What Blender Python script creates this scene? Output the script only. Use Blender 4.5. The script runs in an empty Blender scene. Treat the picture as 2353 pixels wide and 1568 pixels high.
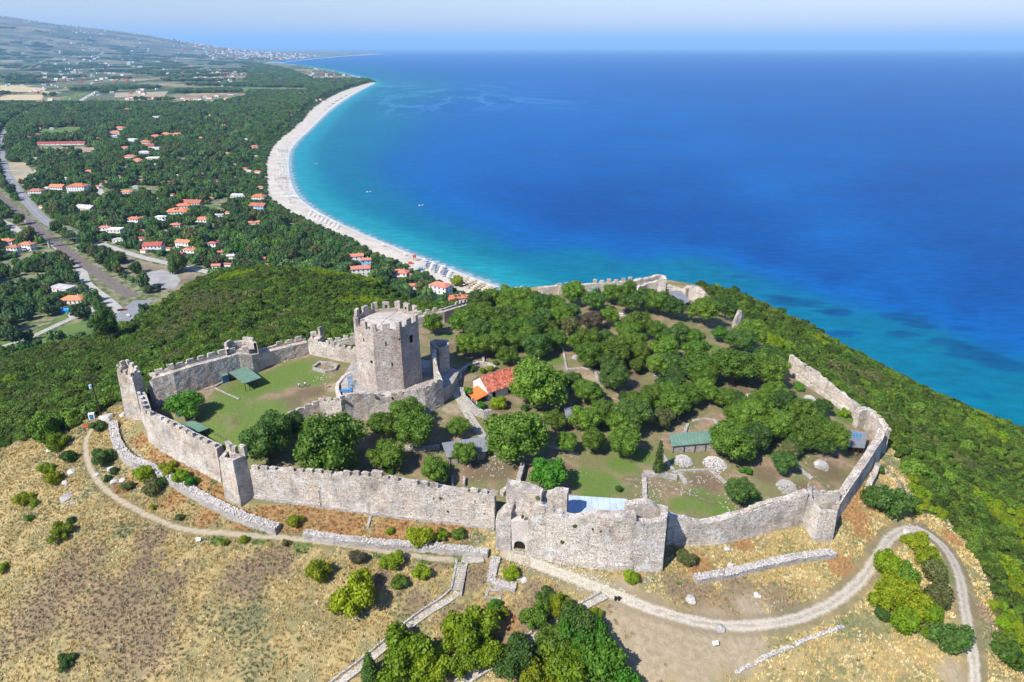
import bpy, bmesh, math, random, colorsys
import numpy as np
from mathutils import Vector, noise as mnoise

S = bpy.context.scene
COL = S.collection
R = math.radians
random.seed(7)
RNG = np.random.default_rng(11)

# ------------------------------------------------------------------ camera
CAMZ = 80.0
PITCH = math.atan(676 / 1569)
F = 1569.0                       # focal length in pixels of a 2353 x 1568 picture
cam_d = bpy.data.cameras.new('camera')
cam = bpy.data.objects.new('camera', cam_d)
COL.objects.link(cam)
cam.location = (0, 0, CAMZ)
cam.rotation_euler = (R(90) - PITCH, 0, 0)
cam_d.sensor_width = 36.0
cam_d.lens = 24.0
cam_d.clip_start = 1.0
cam_d.clip_end = 200000.0
S.camera = cam

# ------------------------------------------------------------------ light
SUN_EL, SUN_AZ = R(46), (-0.68, -0.73)       # horizontal direction towards the sun
sd = Vector((SUN_AZ[0], SUN_AZ[1], 0)).normalized() * math.cos(SUN_EL) + Vector((0, 0, math.sin(SUN_EL)))
sun_d = bpy.data.lights.new('sun', 'SUN')
sun_d.energy = 5.0
sun_d.angle = R(0.5)
sun_d.color = (1.0, 0.955, 0.88)
sun = bpy.data.objects.new('sun', sun_d)
COL.objects.link(sun)
sun.rotation_euler = sd.to_track_quat('Z', 'Y').to_euler()
W = bpy.data.worlds.new('World')
S.world = W
W.use_nodes = True
wn = W.node_tree
sky = wn.nodes.new('ShaderNodeTexSky')
sky.sky_type = 'NISHITA'
sky.sun_disc = False
sky.sun_elevation = SUN_EL
sky.sun_rotation = math.atan2(sd.x, sd.y)
sky.altitude = 200
sky.air_density = 1.6
sky.dust_density = 0.3
sky.ozone_density = 5.0
bg = wn.nodes['Background']
bg.inputs[1].default_value = 0.082
tint = wn.nodes.new('ShaderNodeMix'); tint.data_type = 'RGBA'; tint.blend_type = 'MULTIPLY'; tint.inputs[0].default_value = 1.0
tint.inputs[7].default_value = (.95, .99, 1.38, 1)
wn.links.new(sky.outputs[0], tint.inputs[6]); wn.links.new(tint.outputs[2], bg.inputs[0])
S.view_settings.view_transform = 'Standard'
S.view_settings.look = 'None'
S.view_settings.exposure = 0.74
S.view_settings.gamma = 1.0
S.view_settings.use_curve_mapping = False
S.render.engine = 'CYCLES'
S.cycles.use_denoising = True
S.cycles.max_bounces = 6
S.cycles.diffuse_bounces = 2
S.cycles.glossy_bounces = 2
S.cycles.transmission_bounces = 3
S.cycles.transparent_max_bounces = 6
S.cycles.volume_bounces = 0
S.cycles.caustics_reflective = False
S.cycles.caustics_refractive = False

SEA = -100.0
PLAIN = -98.6

# ------------------------------------------------------------------ from the picture to the place
FWD = np.array([0, math.cos(PITCH), -math.sin(PITCH)])
UP = np.array([0, math.sin(PITCH), math.cos(PITCH)])
def ray(px, py):
    return FWD + np.array([1.0, 0, 0]) * ((px - 1176.5) / F) + UP * ((784 - py) / F)
def at(px, py, z):
    """the point at height z seen at picture point px, py"""
    d = ray(px, py)
    t = (z - CAMZ) / d[2]
    return Vector((d[0] * t, d[1] * t, z))
def depth_of(p):
    return p[1] * math.cos(PITCH) - (p[2] - CAMZ) * math.sin(PITCH)
def top_at(p, py):
    """height over plan point p at which picture row py is met"""
    d = ray(1176.5, py)
    return CAMZ + d[2] / d[1] * p[1]
def proj(p):
    dz = p[2] - CAMZ
    dep = p[1] * math.cos(PITCH) - dz * math.sin(PITCH)
    return 1176.5 + F * p[0] / dep, 784 - F * (p[1] * math.sin(PITCH) + dz * math.cos(PITCH)) / dep

# ------------------------------------------------------------------ object helpers
def tag(o, label=None, cat=None, group=None, kind=None):
    if label: o['label'] = label
    if cat: o['category'] = cat
    if group: o['group'] = group
    if kind: o['kind'] = kind
    return o
def empty(name, loc=(0, 0, 0), rz=0.0):
    o = bpy.data.objects.new(name, None)
    o.location = loc
    o.rotation_euler = (0, 0, rz)
    o.empty_display_size = 0.5
    COL.objects.link(o)
    return o
def link(name, me, parent=None, loc=None, rot=None, scale=None):
    o = bpy.data.objects.new(name, me)
    COL.objects.link(o)
    if parent: o.parent = parent
    if loc is not None: o.location = loc
    if rot is not None: o.rotation_euler = rot
    if scale is not None: o.scale = scale
    return o

class MB:
    """collects vertices and faces of ONE mesh"""
    def __init__(s):
        s.v = []; s.f = []; s.m = []
    def add(s, vs, fs, mi=0):
        b = len(s.v)
        s.v += [tuple(v) for v in vs]
        s.f += [tuple(i + b for i in f) for f in fs]
        s.m += [mi] * len(fs)
    def box(s, c, size, rz=0.0, mi=0, taper=1.0):
        cx, cy, cz = c; hx, hy, hz = size[0] / 2, size[1] / 2, size[2] / 2
        co, si = math.cos(rz), math.sin(rz)
        vs = []
        for k, (a, b, d) in enumerate([(-1,-1,-1),(1,-1,-1),(1,1,-1),(-1,1,-1),(-1,-1,1),(1,-1,1),(1,1,1),(-1,1,1)]):
            t = taper if d > 0 else 1.0
            x, y = a * hx * t, b * hy * t
            vs.append((cx + x * co - y * si, cy + x * si + y * co, cz + d * hz))
        s.add(vs, [(0,3,2,1),(4,5,6,7),(0,1,5,4),(1,2,6,5),(2,3,7,6),(3,0,4,7)], mi)
    def bar(s, a, b, w, mi=0, n=4):
        a = Vector(a); b = Vector(b); d = (b - a)
        if d.length < 1e-6: return
        d.normalize()
        u = d.orthogonal().normalized(); v = d.cross(u)
        vs = []
        w2 = w if isinstance(w, (tuple, list)) else (w, w)
        for p, r in ((a, w2[0]), (b, w2[1])):
            for k in range(n):
                t = 2 * math.pi * (k + .5) / n
                vs.append(p + (u * math.cos(t) + v * math.sin(t)) * r)
        fs = [(k, (k + 1) % n, n + (k + 1) % n, n + k) for k in range(n)]
        fs += [tuple(range(n))[::-1], tuple(range(n, 2 * n))]
        s.add(vs, fs, mi)
    def slab(s, pts, th, mi=0):
        """polygon pts extruded down by th"""
        n = len(pts)
        vs = [tuple(p) for p in pts] + [(p[0], p[1], p[2] - th) for p in pts]
        s.add(vs, [tuple(range(n)), tuple(range(2 * n - 1, n - 1, -1))] +
              [(k, n + k, n + (k + 1) % n, (k + 1) % n) for k in range(n)], mi)
    def mesh(s, name, mat):
        me = bpy.data.meshes.new(name)
        me.from_pydata(s.v, [], s.f)
        for m in (mat if isinstance(mat, (list, tuple)) else [mat]):
            me.materials.append(m)
        if any(s.m): me.polygons.foreach_set('material_index', s.m)
        me.update()
        return me
    def build(s, name, mat, parent=None, **k):
        return link(name, s.mesh(name, mat), parent, **k)

def np_mesh(name, verts, faces, mat, attrs=None, smooth=False):
    """verts (n,3), faces (m,4) or (m,3)"""
    me = bpy.data.meshes.new(name)
    k = faces.shape[1]
    me.vertices.add(len(verts)); me.vertices.foreach_set('co', np.ascontiguousarray(verts, dtype=np.float32).ravel())
    me.loops.add(faces.size); me.loops.foreach_set('vertex_index', np.ascontiguousarray(faces, dtype=np.int32).ravel())
    me.polygons.add(len(faces))
    me.polygons.foreach_set('loop_start', np.arange(0, faces.size, k, dtype=np.int32))
    me.polygons.foreach_set('loop_total', np.full(len(faces), k, dtype=np.int32))
    if smooth: me.polygons.foreach_set('use_smooth', np.ones(len(faces), dtype=bool))
    for an, av in (attrs or {}).items():
        if av.ndim == 1:
            a = me.attributes.new(an, 'FLOAT', 'POINT'); a.data.foreach_set('value', av.astype(np.float32))
        else:
            a = me.attributes.new(an, 'FLOAT_VECTOR', 'POINT'); a.data.foreach_set('vector', av.astype(np.float32).ravel())
    me.update(calc_edges=True)
    for m in (mat if isinstance(mat, (list, tuple)) else [mat]): me.materials.append(m)
    return me

# ------------------------------------------------------------------ material helpers
class G:
    def __init__(s, name):
        s.mat = bpy.data.materials.new(name); s.mat.use_nodes = True
        s.t = s.mat.node_tree; s.n = s.t.nodes; s.n.clear()
        s.out = s.n.new('ShaderNodeOutputMaterial')
        s.bs = s.n.new('ShaderNodeBsdfPrincipled')
        s.t.links.new(s.bs.outputs[0], s.out.inputs[0])
        s.bs.inputs['Specular IOR Level'].default_value = 0.2
        s.pos = None
    def set(s, sock, v):
        if isinstance(v, bpy.types.NodeSocket): s.t.links.new(v, sock)
        elif isinstance(v, (tuple, list)) and len(v) == 3 and sock.type == 'RGBA': sock.default_value = (*v, 1)
        else: sock.default_value = v
    def P(s, scale=1.0, stretch=None):
        g = s.n.new('ShaderNodeNewGeometry').outputs['Position']
        if stretch is None: return g
        m = s.n.new('ShaderNodeVectorMath'); m.operation = 'MULTIPLY'
        s.set(m.inputs[0], g); m.inputs[1].default_value = stretch
        return m.outputs[0]
    def noise(s, scale, detail=3, rough=.55, vec=None, out=0, dist=0.0):
        n = s.n.new('ShaderNodeTexNoise'); s.set(n.inputs['Vector'], vec if vec is not None else s.P())
        n.inputs['Scale'].default_value = scale; n.inputs['Detail'].default_value = detail
        n.inputs['Roughness'].default_value = rough; n.inputs['Distortion'].default_value = dist
        return n.outputs[out]
    def voro(s, scale, feature='F1', out='Distance', vec=None, rnd=1.0):
        n = s.n.new('ShaderNodeTexVoronoi'); n.feature = feature
        s.set(n.inputs['Vector'], vec if vec is not None else s.P())
        n.inputs['Scale'].default_value = scale; n.inputs['Randomness'].default_value = rnd
        return n.outputs[out]
    def ramp(s, v, stops):
        n = s.n.new('ShaderNodeValToRGB'); s.set(n.inputs[0], v)
        e = n.color_ramp.elements
        while len(e) > 1: e.remove(e[-1])
        e[0].position = stops[0][0]; c = stops[0][1]
        e[0].color = (c, c, c, 1) if not isinstance(c, (tuple, list)) else (*c, 1)
        for p, c in stops[1:]:
            x = e.new(p); x.color = (c, c, c, 1) if not isinstance(c, (tuple, list)) else (*c, 1)
        return n.outputs[0]
    def mr(s, v, a, b, c=0.0, d=1.0, smooth=True):
        n = s.n.new('ShaderNodeMapRange')
        if smooth: n.interpolation_type = 'SMOOTHSTEP'
        s.set(n.inputs[0], v)
        for k, x in zip((1, 2, 3, 4), (a, b, c, d)): s.set(n.inputs[k], x)
        return n.outputs[0]
    def math(s, op, a, b=0.0, c=None):
        n = s.n.new('ShaderNodeMath'); n.operation = op
        s.set(n.inputs[0], a); s.set(n.inputs[1], b)
        if c is not None: s.set(n.inputs[2], c)
        return n.outputs[0]
    def mix(s, f, a, b, mode='MIX'):
        n = s.n.new('ShaderNodeMix'); n.data_type = 'RGBA'; n.blend_type = mode; n.clamp_factor = True
        s.set(n.inputs[0], f); s.set(n.inputs[6], a); s.set(n.inputs[7], b)
        return n.outputs[2]
    def attr(s, name, out='Fac'):
        n = s.n.new('ShaderNodeAttribute'); n.attribute_name = name
        return n.outputs[out]
    def rand(s):
        return s.n.new('ShaderNodeObjectInfo').outputs['Random']
    def island(s):
        return s.n.new('ShaderNodeNewGeometry').outputs['Random Per Island']
    def bump(s, h, strength=.5, dist=.1):
        n = s.n.new('ShaderNodeBump'); s.set(n.inputs['Height'], h)
        n.inputs['Strength'].default_value = strength; n.inputs['Distance'].default_value = dist
        s.t.links.new(n.outputs[0], s.bs.inputs['Normal'])
    def hsv(s, col, h=.5, sat=1.0, v=1.0):
        n = s.n.new('ShaderNodeHueSaturation'); s.set(n.inputs['Color'], col)
        s.set(n.inputs['Hue'], h); s.set(n.inputs['Saturation'], sat); s.set(n.inputs['Value'], v)
        return n.outputs[0]
    def fin(s, col, rough=.9, spec=None, metal=None):
        s.set(s.bs.inputs['Base Color'], col); s.set(s.bs.inputs['Roughness'], rough)
        if spec is not None: s.bs.inputs['Specular IOR Level'].default_value = spec
        if metal is not None: s.bs.inputs['Metallic'].default_value = metal
        return s.mat

def m_stone(name, light, dark, pink, scale=2.6, stain=.72, bstr=1.0):
    g = G(name)
    w = g.noise(.9, 3, out=1)
    vec = g.n.new('ShaderNodeVectorMath'); vec.operation = 'MULTIPLY_ADD'
    g.set(vec.inputs[0], w); vec.inputs[1].default_value = (.35, .35, .2); g.set(vec.inputs[2], g.P(stretch=(1, 1, 1.7)))
    v = vec.outputs[0]
    cell = g.voro(scale, out='Color', vec=v)
    edge = g.voro(scale, 'DISTANCE_TO_EDGE', vec=v)
    sep = g.n.new('ShaderNodeSeparateColor'); g.set(sep.inputs[0], cell)
    c = g.mix(g.mr(sep.outputs[0], .1, .9), light, pink)
    c = g.mix(g.mr(sep.outputs[1], .6, 1.0, 0, .6), c, dark)
    fine = g.noise(9, 4, .7)
    c = g.mix(g.mr(fine, .45, .75, .0, .4), c, dark)
    course = g.noise(1.1, 3, .6, vec=g.P(stretch=(.35, .35, 3.2)))
    c = g.mix(g.mr(course, .48, .66, 0, .5), c, dark)
    warm = g.noise(.13, 3, .6)
    c = g.mix(g.mr(warm, .5, .68, 0, .6), c, g.hsv(c, h=.485, sat=1.6, v=.93))
    big = g.noise(.22, 4, .6)
    c = g.mix(g.mr(big, .42, .72, 0, stain), c, tuple(x * .62 for x in dark))
    streak = g.noise(.9, 3, .6, vec=g.P(stretch=(1, 1, .12)))
    c = g.mix(g.mr(streak, .52, .78, 0, stain * .9), c, tuple(x * .7 for x in dark))
    pale = g.noise(.35, 3, .6)
    c = g.mix(g.mr(pale, .5, .7, 0, .55), c, tuple(min(.8, x * 1.22) for x in light))
    j = g.mr(edge, .0, .10)
    c = g.mix(j, g.mix(.55, c, (.16, .135, .11)), c)
    hole = g.voro(.9, out='Distance')
    hol = g.mr(hole, .07, .12)
    c = g.mix(hol, (.02, .018, .015), c)
    h = g.math('ADD', g.math('MULTIPLY', j, 1.0), g.math('MULTIPLY', fine, .7))
    h = g.math('ADD', h, g.math('MULTIPLY', g.math('ADD', sep.outputs[2], hol), .6))
    g.bump(h, bstr, .22)
    return g.fin(c, .95)

def m_plain(name, col, rough=.8, var=.15, scale=1.5, spec=.2, metal=0.0, bump=0.0, rnd=0.0):
    g = G(name)
    n = g.noise(scale, 4, .6)
    v = g.mr(n, .3, .7, 1 - var, 1 + var)
    if rnd: v = g.math('MULTIPLY', v, g.mr(g.rand(), 0, 1, 1 - rnd, 1 + rnd, smooth=False))
    c = g.hsv(col, v=v)
    if bump: g.bump(g.noise(scale * 8, 3), bump, .05)
    return g.fin(c, rough, spec, metal)

def m_leaf(name, dark, light, trans=.25, rnd=.25, hshift=.025, yellow=None):
    g = G(name)
    isl = g.island()
    big = g.noise(.8, 2, .5)
    f = g.math('ADD', g.math('MULTIPLY', isl, .55), g.math('MULTIPLY', g.mr(big, .3, .7), .45))
    c = g.mix(f, dark, light)
    r = g.rand()
    if yellow:
        c = g.mix(g.mr(r, .62, .95, 0, .8), c, yellow)
    c = g.hsv(c, h=g.mr(r, 0, 1, .5 - hshift, .5 + hshift, smooth=False),
              v=g.mr(g.math('FRACT', g.math('MULTIPLY', r, 7.31)), 0, 1, 1 - rnd, 1 + rnd, smooth=False))
    g.fin(c, .55, .25)
    tr = g.n.new('ShaderNodeBsdfTranslucent'); g.set(tr.inputs[0], g.hsv(c, sat=1.1, v=1.3))
    mx = g.n.new('ShaderNodeMixShader'); mx.inputs[0].default_value = trans
    g.t.links.new(g.bs.outputs[0], mx.inputs[1]); g.t.links.new(tr.outputs[0], mx.inputs[2])
    g.t.links.new(mx.outputs[0], g.out.inputs[0])
    return g.mat

M = {}
M['stone'] = m_stone('castle_stone', (.83, .745, .63), (.42, .37, .31), (.80, .68, .55))
M['donjon'] = m_stone('keep_stone', (.72, .63, .54), (.36, .30, .26), (.69, .56, .46), 3.0, .45)
M['rubble'] = m_stone('rubble_stone', (.62, .585, .53), (.33, .305, .28), (.56, .50, .44), 3.2, .3)
M['plaster'] = m_stone('gate_plaster', (.58, .52, .45), (.42, .37, .32), (.56, .48, .41), 2.0, .3, .3)
M['loose'] = m_plain('loose_stone', (.40, .375, .34), .95, .4, 5.0, rnd=.2, bump=.6)
M['concrete'] = m_plain('concrete_roof', (.40, .36, .31), .95, .18, .7)
M['white'] = m_plain('white_wall', (.60, .60, .58), .9, .08, .6)
M['cream'] = m_plain('cream_wall', (.62, .57, .47), .9, .08, .6)
M['blue_wall'] = m_plain('blue_wall', (.22, .45, .68), .9, .08, .6)
M['grey_wall'] = m_plain('grey_wall', (.36, .35, .33), .9, .12, .6)
M['roof_red'] = m_plain('red_roof_tile', (.42, .15, .10), .9, .3, .8, rnd=.22)
M['roof_orange'] = m_plain('orange_roof_tile', (.50, .17, .085), .9, .25, .8, rnd=.2)
M['roof_maroon'] = m_plain('maroon_roof_tile', (.30, .075, .06), .9, .25, .8, rnd=.18)
M['roof_grey'] = m_plain('grey_flat_roof', (.38, .36, .34), .95, .2, .3, rnd=.15)
M['tile_a'] = m_plain('chapel_tile', (.32, .09, .06), .9, .5, 3.0, rnd=.1)
M['tile_o'] = m_plain('porch_tile', (.58, .15, .04), .85, .08, 1.0)
M['green_metal'] = m_plain('green_sheet_metal', (.11, .19, .135), .6, .14, .6, .4)
M['grey_metal'] = m_plain('grey_sheet_metal', (.17, .18, .19), .6, .14, .6, .4)
M['pale_metal'] = m_plain('pale_sheet_metal', (.34, .41, .51), .5, .12, .35, .4)
M['white_metal'] = m_plain('white_painted_metal', (.75, .75, .73), .5, .05)
M['blue_metal'] = m_plain('blue_painted_metal', (.05, .17, .33), .5, .15)
M['blue_tarp'] = m_plain('blue_tarpaulin', (.03, .26, .68), .5, .12)
M['black'] = m_plain('black_plastic', (.012, .012, .014), .5, .1)
M['dark'] = m_plain('opening_shade_paint', (.012, .011, .010), .95, .1)  # near-black colour that paints the shade inside openings
M['glass'] = m_plain('window_glass', (.03, .04, .05), .15, .05, spec=.6)
M['wood'] = m_plain('weathered_wood', (.13, .085, .05), .9, .3, 3.0)
M['darkwood'] = m_plain('tarred_wood', (.045, .035, .028), .9, .3, 3.0)
M['bark'] = m_plain('tree_bark', (.11, .085, .06), .95, .3, 4.0, bump=.5)
M['asphalt'] = m_plain('asphalt_road', (.20, .20, .20), .9, .12, .25)
M['lightroad'] = m_plain('pale_gravel_road', (.34, .32, .28), .95, .15, .2)
M['paint'] = m_plain('road_paint', (.75, .75, .75), .8, .05)
M['ballast'] = m_plain('railway_ballast', (.135, .112, .095), .95, .2, .5)
M['rail'] = m_plain('rusty_rail', (.20, .17, .15), .5, .1)
M['redpaint'] = m_plain('red_painted_wood', (.50, .08, .04), .6, .1)
M['skin'] = m_plain('skin', (.50, .30, .21), .6, .05)
M['leaf'] = m_leaf('tree_foliage', (.052, .114, .010), (.140, .225, .022), hshift=.012)
M['leaf_dark'] = m_leaf('dark_foliage', (.036, .082, .014), (.085, .150, .024), hshift=.012)
M['leaf_bright'] = m_leaf('bright_foliage', (.100, .165, .006), (.240, .310, .010), .3)
M['leaf_olive'] = m_leaf('olive_foliage', (.070, .085, .022), (.150, .155, .048), .2)
M['leaf_emerald'] = m_leaf('emerald_foliage', (.040, .125, .010), (.100, .235, .016), .25)
M['leaf_brown'] = m_leaf('dry_brown_foliage', (.06, .05, .03), (.12, .10, .055), .15)
M['scrub'] = m_leaf('scrub_foliage', (.028, .070, .007), (.100, .168, .016), .2, .5, .028, yellow=(.130, .170, .016))
M['scrub_far'] = m_leaf('wood_foliage', (.026, .078, .024), (.095, .180, .046), .2, .5, .04, yellow=(.150, .200, .04))
# ================================================================== TERRAIN
CTRL = [  # picture x, picture y, height of the ground there
 # court left of the keep
 (360,940,-4),(450,900,-3),(600,860,-2.6),(700,820,-2.2),(620,900,-3),(560,960,-4),(740,880,-2.6),(690,940,-3.2),(480,1010,-5),(440,985,-4.5),
 # around the keep and the main bailey
 (903,952,-5),(980,950,-5.2),(1022,930,-4.8),(1050,865,-4),(1000,770,-3.2),(970,810,-3.2),(1100,790,-4),
 (1130,930,-6),(1100,985,-6.6),(1200,800,-5),(1300,730,-5),(1450,700,-6),(1180,690,-5),(1260,672,-6.5),(1400,664,-7),(1510,652,-8),(1600,690,-8.5),(1690,757,-9),
 (1500,850,-6.5),(1400,950,-7.2),(1650,850,-7.5),(1820,880,-10),(1750,950,-9),(1940,975,-12),(1960,1040,-12.5),(1925,1105,-12.8),(1800,1120,-12),(1700,1060,-10.6),
 (1550,1050,-9.6),(1400,1100,-9.6),(1200,1090,-8.6),(1000,1100,-8.2),(900,1060,-7.6),(700,1060,-7.5),(1350,1170,-10.5),(1600,1170,-12),
 # foot of the walls outside
 (300,970,-7.5),(340,1014,-8.5),(410,1054,-9.5),(508,1104,-10.5),(550,1168,-11),(724,1162,-11),(849,1180,-11.3),(974,1195,-11.6),(1137,1215,-12),
 (1139,1262,-13.2),(1279,1287,-13.6),(1400,1306,-13.8),(1519,1312,-14),(1545,1252,-14),(1651,1252,-14.3),(1776,1221,-14.6),(1860,1248,-15.5),(1912,1248,-15.6),
 (1930,1195,-15),(2012,1066,-15),(2032,1000,-14.5),
 (264,990,-9.8),(300,1072,-11.4),(460,1152,-12.8),(605,1212,-13.4),(800,1247,-13.8),(944,1257,-14.1),(1124,1272,-14.1),(1596,1334,-16.4),(1776,1296,-16.8),(1914,1272,-17),
 # foreground
 (200,1000,-11.5),(208,1080,-13),(430,1228,-14.8),(100,1080,-16),(0,1100,-19),(0,1300,-23),(0,1568,-29),(250,1350,-19),(400,1400,-19),(400,1568,-24),(800,1400,-17.6),(800,1568,-22),
 (1050,1400,-17.2),(1060,1290,-14.6),(1200,1400,-16.4),(1400,1370,-15.6),(1100,1568,-21.5),(1300,1568,-21.5),(1500,1568,-20.5),(1600,1440,-17.8),(1800,1440,-18.6),(1750,1540,-20.8),
 (2050,1225,-18.4),(1980,1330,-18.5),(2205,1320,-20.5),(2240,1500,-22.5),(2080,1400,-21),(2000,1568,-23.5),(2353,1568,-28),(2353,1400,-28.5),(2353,1200,-34),(2250,1200,-26),(2150,1100,-23),(2353,1050,-44),(2060,1060,-19),
 # wooded slopes left and behind
 (0,1000,-24),(150,900,-16),(250,890,-11),(300,820,-22),(150,850,-36),(0,900,-40),(0,838,-55),(150,790,-50),(290,758,-45),(400,682,-36),(500,720,-19),(560,620,-25),(650,700,-17),(740,632,-25),(900,668,-27),(800,720,-12),(1020,706,-20),(1090,706,-13),(1000,722,-9),(500,800,-8),(640,770,-6),(420,820,-10),
 (1130,694,-12),(1200,668,-14),
 # slope to the sea
 (1530,640,-10),(1620,664,-22),(1700,694,-31),(1850,772,-43),(2000,852,-53),(2120,912,-59),(2250,962,-63),(2353,994,-66),(1760,800,-14),(1850,830,-18),(2000,930,-24),(2100,1000,-32),(1650,715,-15),
 # outside the picture
 (2700,1150,-85),(2700,1568,-60),(2900,1300,-95),(-350,880,-75),(-350,1200,-45),(-350,1568,-50),(-700,1100,-80),(1176,2000,-36),(400,2100,-42),(1900,2100,-42),(2600,2100,-60),(-400,2100,-60),
]
cp = [at(x, y, z) for x, y, z in CTRL]
def beyond(x, y, z, k1=1.13, d1=14, k2=1.5):
    p = at(x, y, z)
    out = []
    for k, drop in ((k1, d1), (k2, None)):
        q = p * 1.0; q.x *= k; q.y *= k
        q.z = (CAMZ + (p.z - CAMZ) * k - drop) if drop else -112
        out.append(q)
    return out
for c in [(0,838,-55),(150,790,-50),(290,758,-45),(400,682,-36),(560,620,-25),(740,632,-25),(900,668,-27),(1020,706,-20),(1090,706,-13),(1130,694,-12),(1200,668,-14)]:
    cp += beyond(*c)
for c in [(1260,655,-9),(1400,648,-9),(1530,640,-10),(1700,694,-31),(1850,772,-43),(2000,852,-53),(2120,912,-59),(2353,994,-66)]:
    cp += beyond(*c, 1.13, 16, 1.55)
for a in (-2.6, -2.2, -1.8, -1.4): cp.append(Vector((-420 + 0 * a, 330 + (a + 2) * 180, -112)))
cp = np.array([list(p) for p in cp])
def tps_fit(P, z, lam=6.0):
    n = len(P)
    d = np.hypot(P[:, None, 0] - P[None, :, 0], P[:, None, 1] - P[None, :, 1]) / 100
    K = np.where(d > 0, d * d * np.log(np.maximum(d, 1e-9)), 0)
    A = np.zeros((n + 3, n + 3)); A[:n, :n] = K + np.eye(n) * lam * 1e-3
    Q = np.c_[np.ones(n), P[:, :2] / 100]; A[:n, n:] = Q; A[n:, :n] = Q.T
    return np.linalg.solve(A, np.r_[z, 0, 0, 0])
WT = tps_fit(cp, cp[:, 2])
def tps_eval(x, y):
    out = np.zeros_like(x)
    n = len(cp)
    for s0 in range(0, len(x), 20000):
        sl = slice(s0, s0 + 20000)
        d = np.hypot(x[sl, None] - cp[None, :, 0], y[sl, None] - cp[None, :, 1]) / 100
        K = d * d * np.log(np.maximum(d, 1e-9))
        out[sl] = K @ WT[:n] + WT[n] + WT[n + 1] * x[sl] / 100 + WT[n + 2] * y[sl] / 100
    return out

# coast line (water's edge) and inner edge of the beach
WATER = [(1240,690),(1165,657),(1100,634),(1000,598),(920,567),(850,540),(790,512),(730,480),(695,450),(679,420),(672,385),(673,350),(690,325),(720,297),(755,262),(790,235),(830,210),(866,191)]
COAST2 = [(866,191),(858,184),(830,176),(800,170),(760,160),(700,151),(650,145),(622,142),(650,138.5),(700,134.5),(780,128.5),(850,125),(886,123.2),(850,119),(700,113)]
INNER = [(1190,700),(1110,678),(1055,668),(1000,642),(940,609),(880,590),(840,565),(790,540),(740,522),(690,497),(650,475),(622,450),(617,410),(618,370),(625,345),(645,322),(672,303),(702,275),(722,247),(780,213),(830,197),(858,189)]
wat = np.array([list(at(x, y, SEA))[:2] for x, y in WATER])
cst = np.array([list(at(x, y, SEA))[:2] for x, y in COAST2])
inn = np.array([list(at(x, y, PLAIN))[:2] for x, y in INNER])
def resample(P, step):
    P = np.array(P, float); seg = np.hypot(*np.diff(P, axis=0).T); s = np.r_[0, np.cumsum(seg)]
    n = max(2, int(s[-1] / step) + 1); t = np.linspace(0, s[-1], n)
    return np.c_[[np.interp(t, s, P[:, k]) for k in range(P.shape[1])]].T
def smooth_poly(P, it=2):
    P = np.array(P, float)
    for _ in range(it):
        Q = [P[0]]
        for a, b in zip(P[:-1], P[1:]): Q += [a * .75 + b * .25, a * .25 + b * .75]
        Q.append(P[-1]); P = np.array(Q)
    return P
def dist_poly(x, y, P, maxd=None):
    d = np.full(x.shape, 1e9)
    for (ax, ay), (bx, by) in zip(P[:-1, :2], P[1:, :2]):
        L = (bx - ax) ** 2 + (by - ay) ** 2
        t = np.clip(((x - ax) * (bx - ax) + (y - ay) * (by - ay)) / max(L, 1e-9), 0, 1)
        d = np.minimum(d, np.hypot(x - ax - t * (bx - ax), y - ay - t * (by - ay)))
    return d
def inside(x, y, P):
    c = np.zeros(x.shape, bool); n = len(P)
    for i in range(n):
        x1, y1 = P[i][:2]; x2, y2 = P[(i + 1) % n][:2]
        if y1 == y2: continue
        c ^= ((y1 > y) != (y2 > y)) & (x < (x2 - x1) * (y - y1) / (y2 - y1) + x1)
    return c
wats = smooth_poly(wat); csts = smooth_poly(cst, 1); inns = smooth_poly(inn)
LANDPOLY = np.vstack([[[-200000, -500]], [[40, -500], [40, 300]], wats, csts, [[-30000, 60000], [-200000, 60000]]])
MIDS = smooth_poly(np.vstack([(wat[:-1] * .45 + np.array([inn[np.argmin(np.hypot(*(inn - w).T))] for w in wat[:-1]]) * .55)]), 1)

def fbm(x, y, seed=0, octs=4, f0=1.0):
    """cheap value noise on arrays, -1..1"""
    r = np.zeros_like(x); a = 1.0; tot = 0
    for o in range(octs):
        f = f0 * 2 ** o
        xi = np.floor(x * f); yi = np.floor(y * f); fx = x * f - xi; fy = y * f - yi
        fx = fx * fx * (3 - 2 * fx); fy = fy * fy * (3 - 2 * fy)
        def h(i, j):
            s_ = np.sin(i * 127.1 + j * 311.7 + seed * 74.7 + o * 19.3) * 43758.5453
            return (s_ - np.floor(s_)) * 2 - 1
        v = (h(xi, yi) * (1 - fx) + h(xi + 1, yi) * fx) * (1 - fy) + (h(xi, yi + 1) * (1 - fx) + h(xi + 1, yi + 1) * fx) * fy
        r += v * a; tot += a; a *= .5
    return r / tot
def sstep(a, b, v):
    t = np.clip((v - a) / (b - a), 0, 1); return t * t * (3 - 2 * t)

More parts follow.
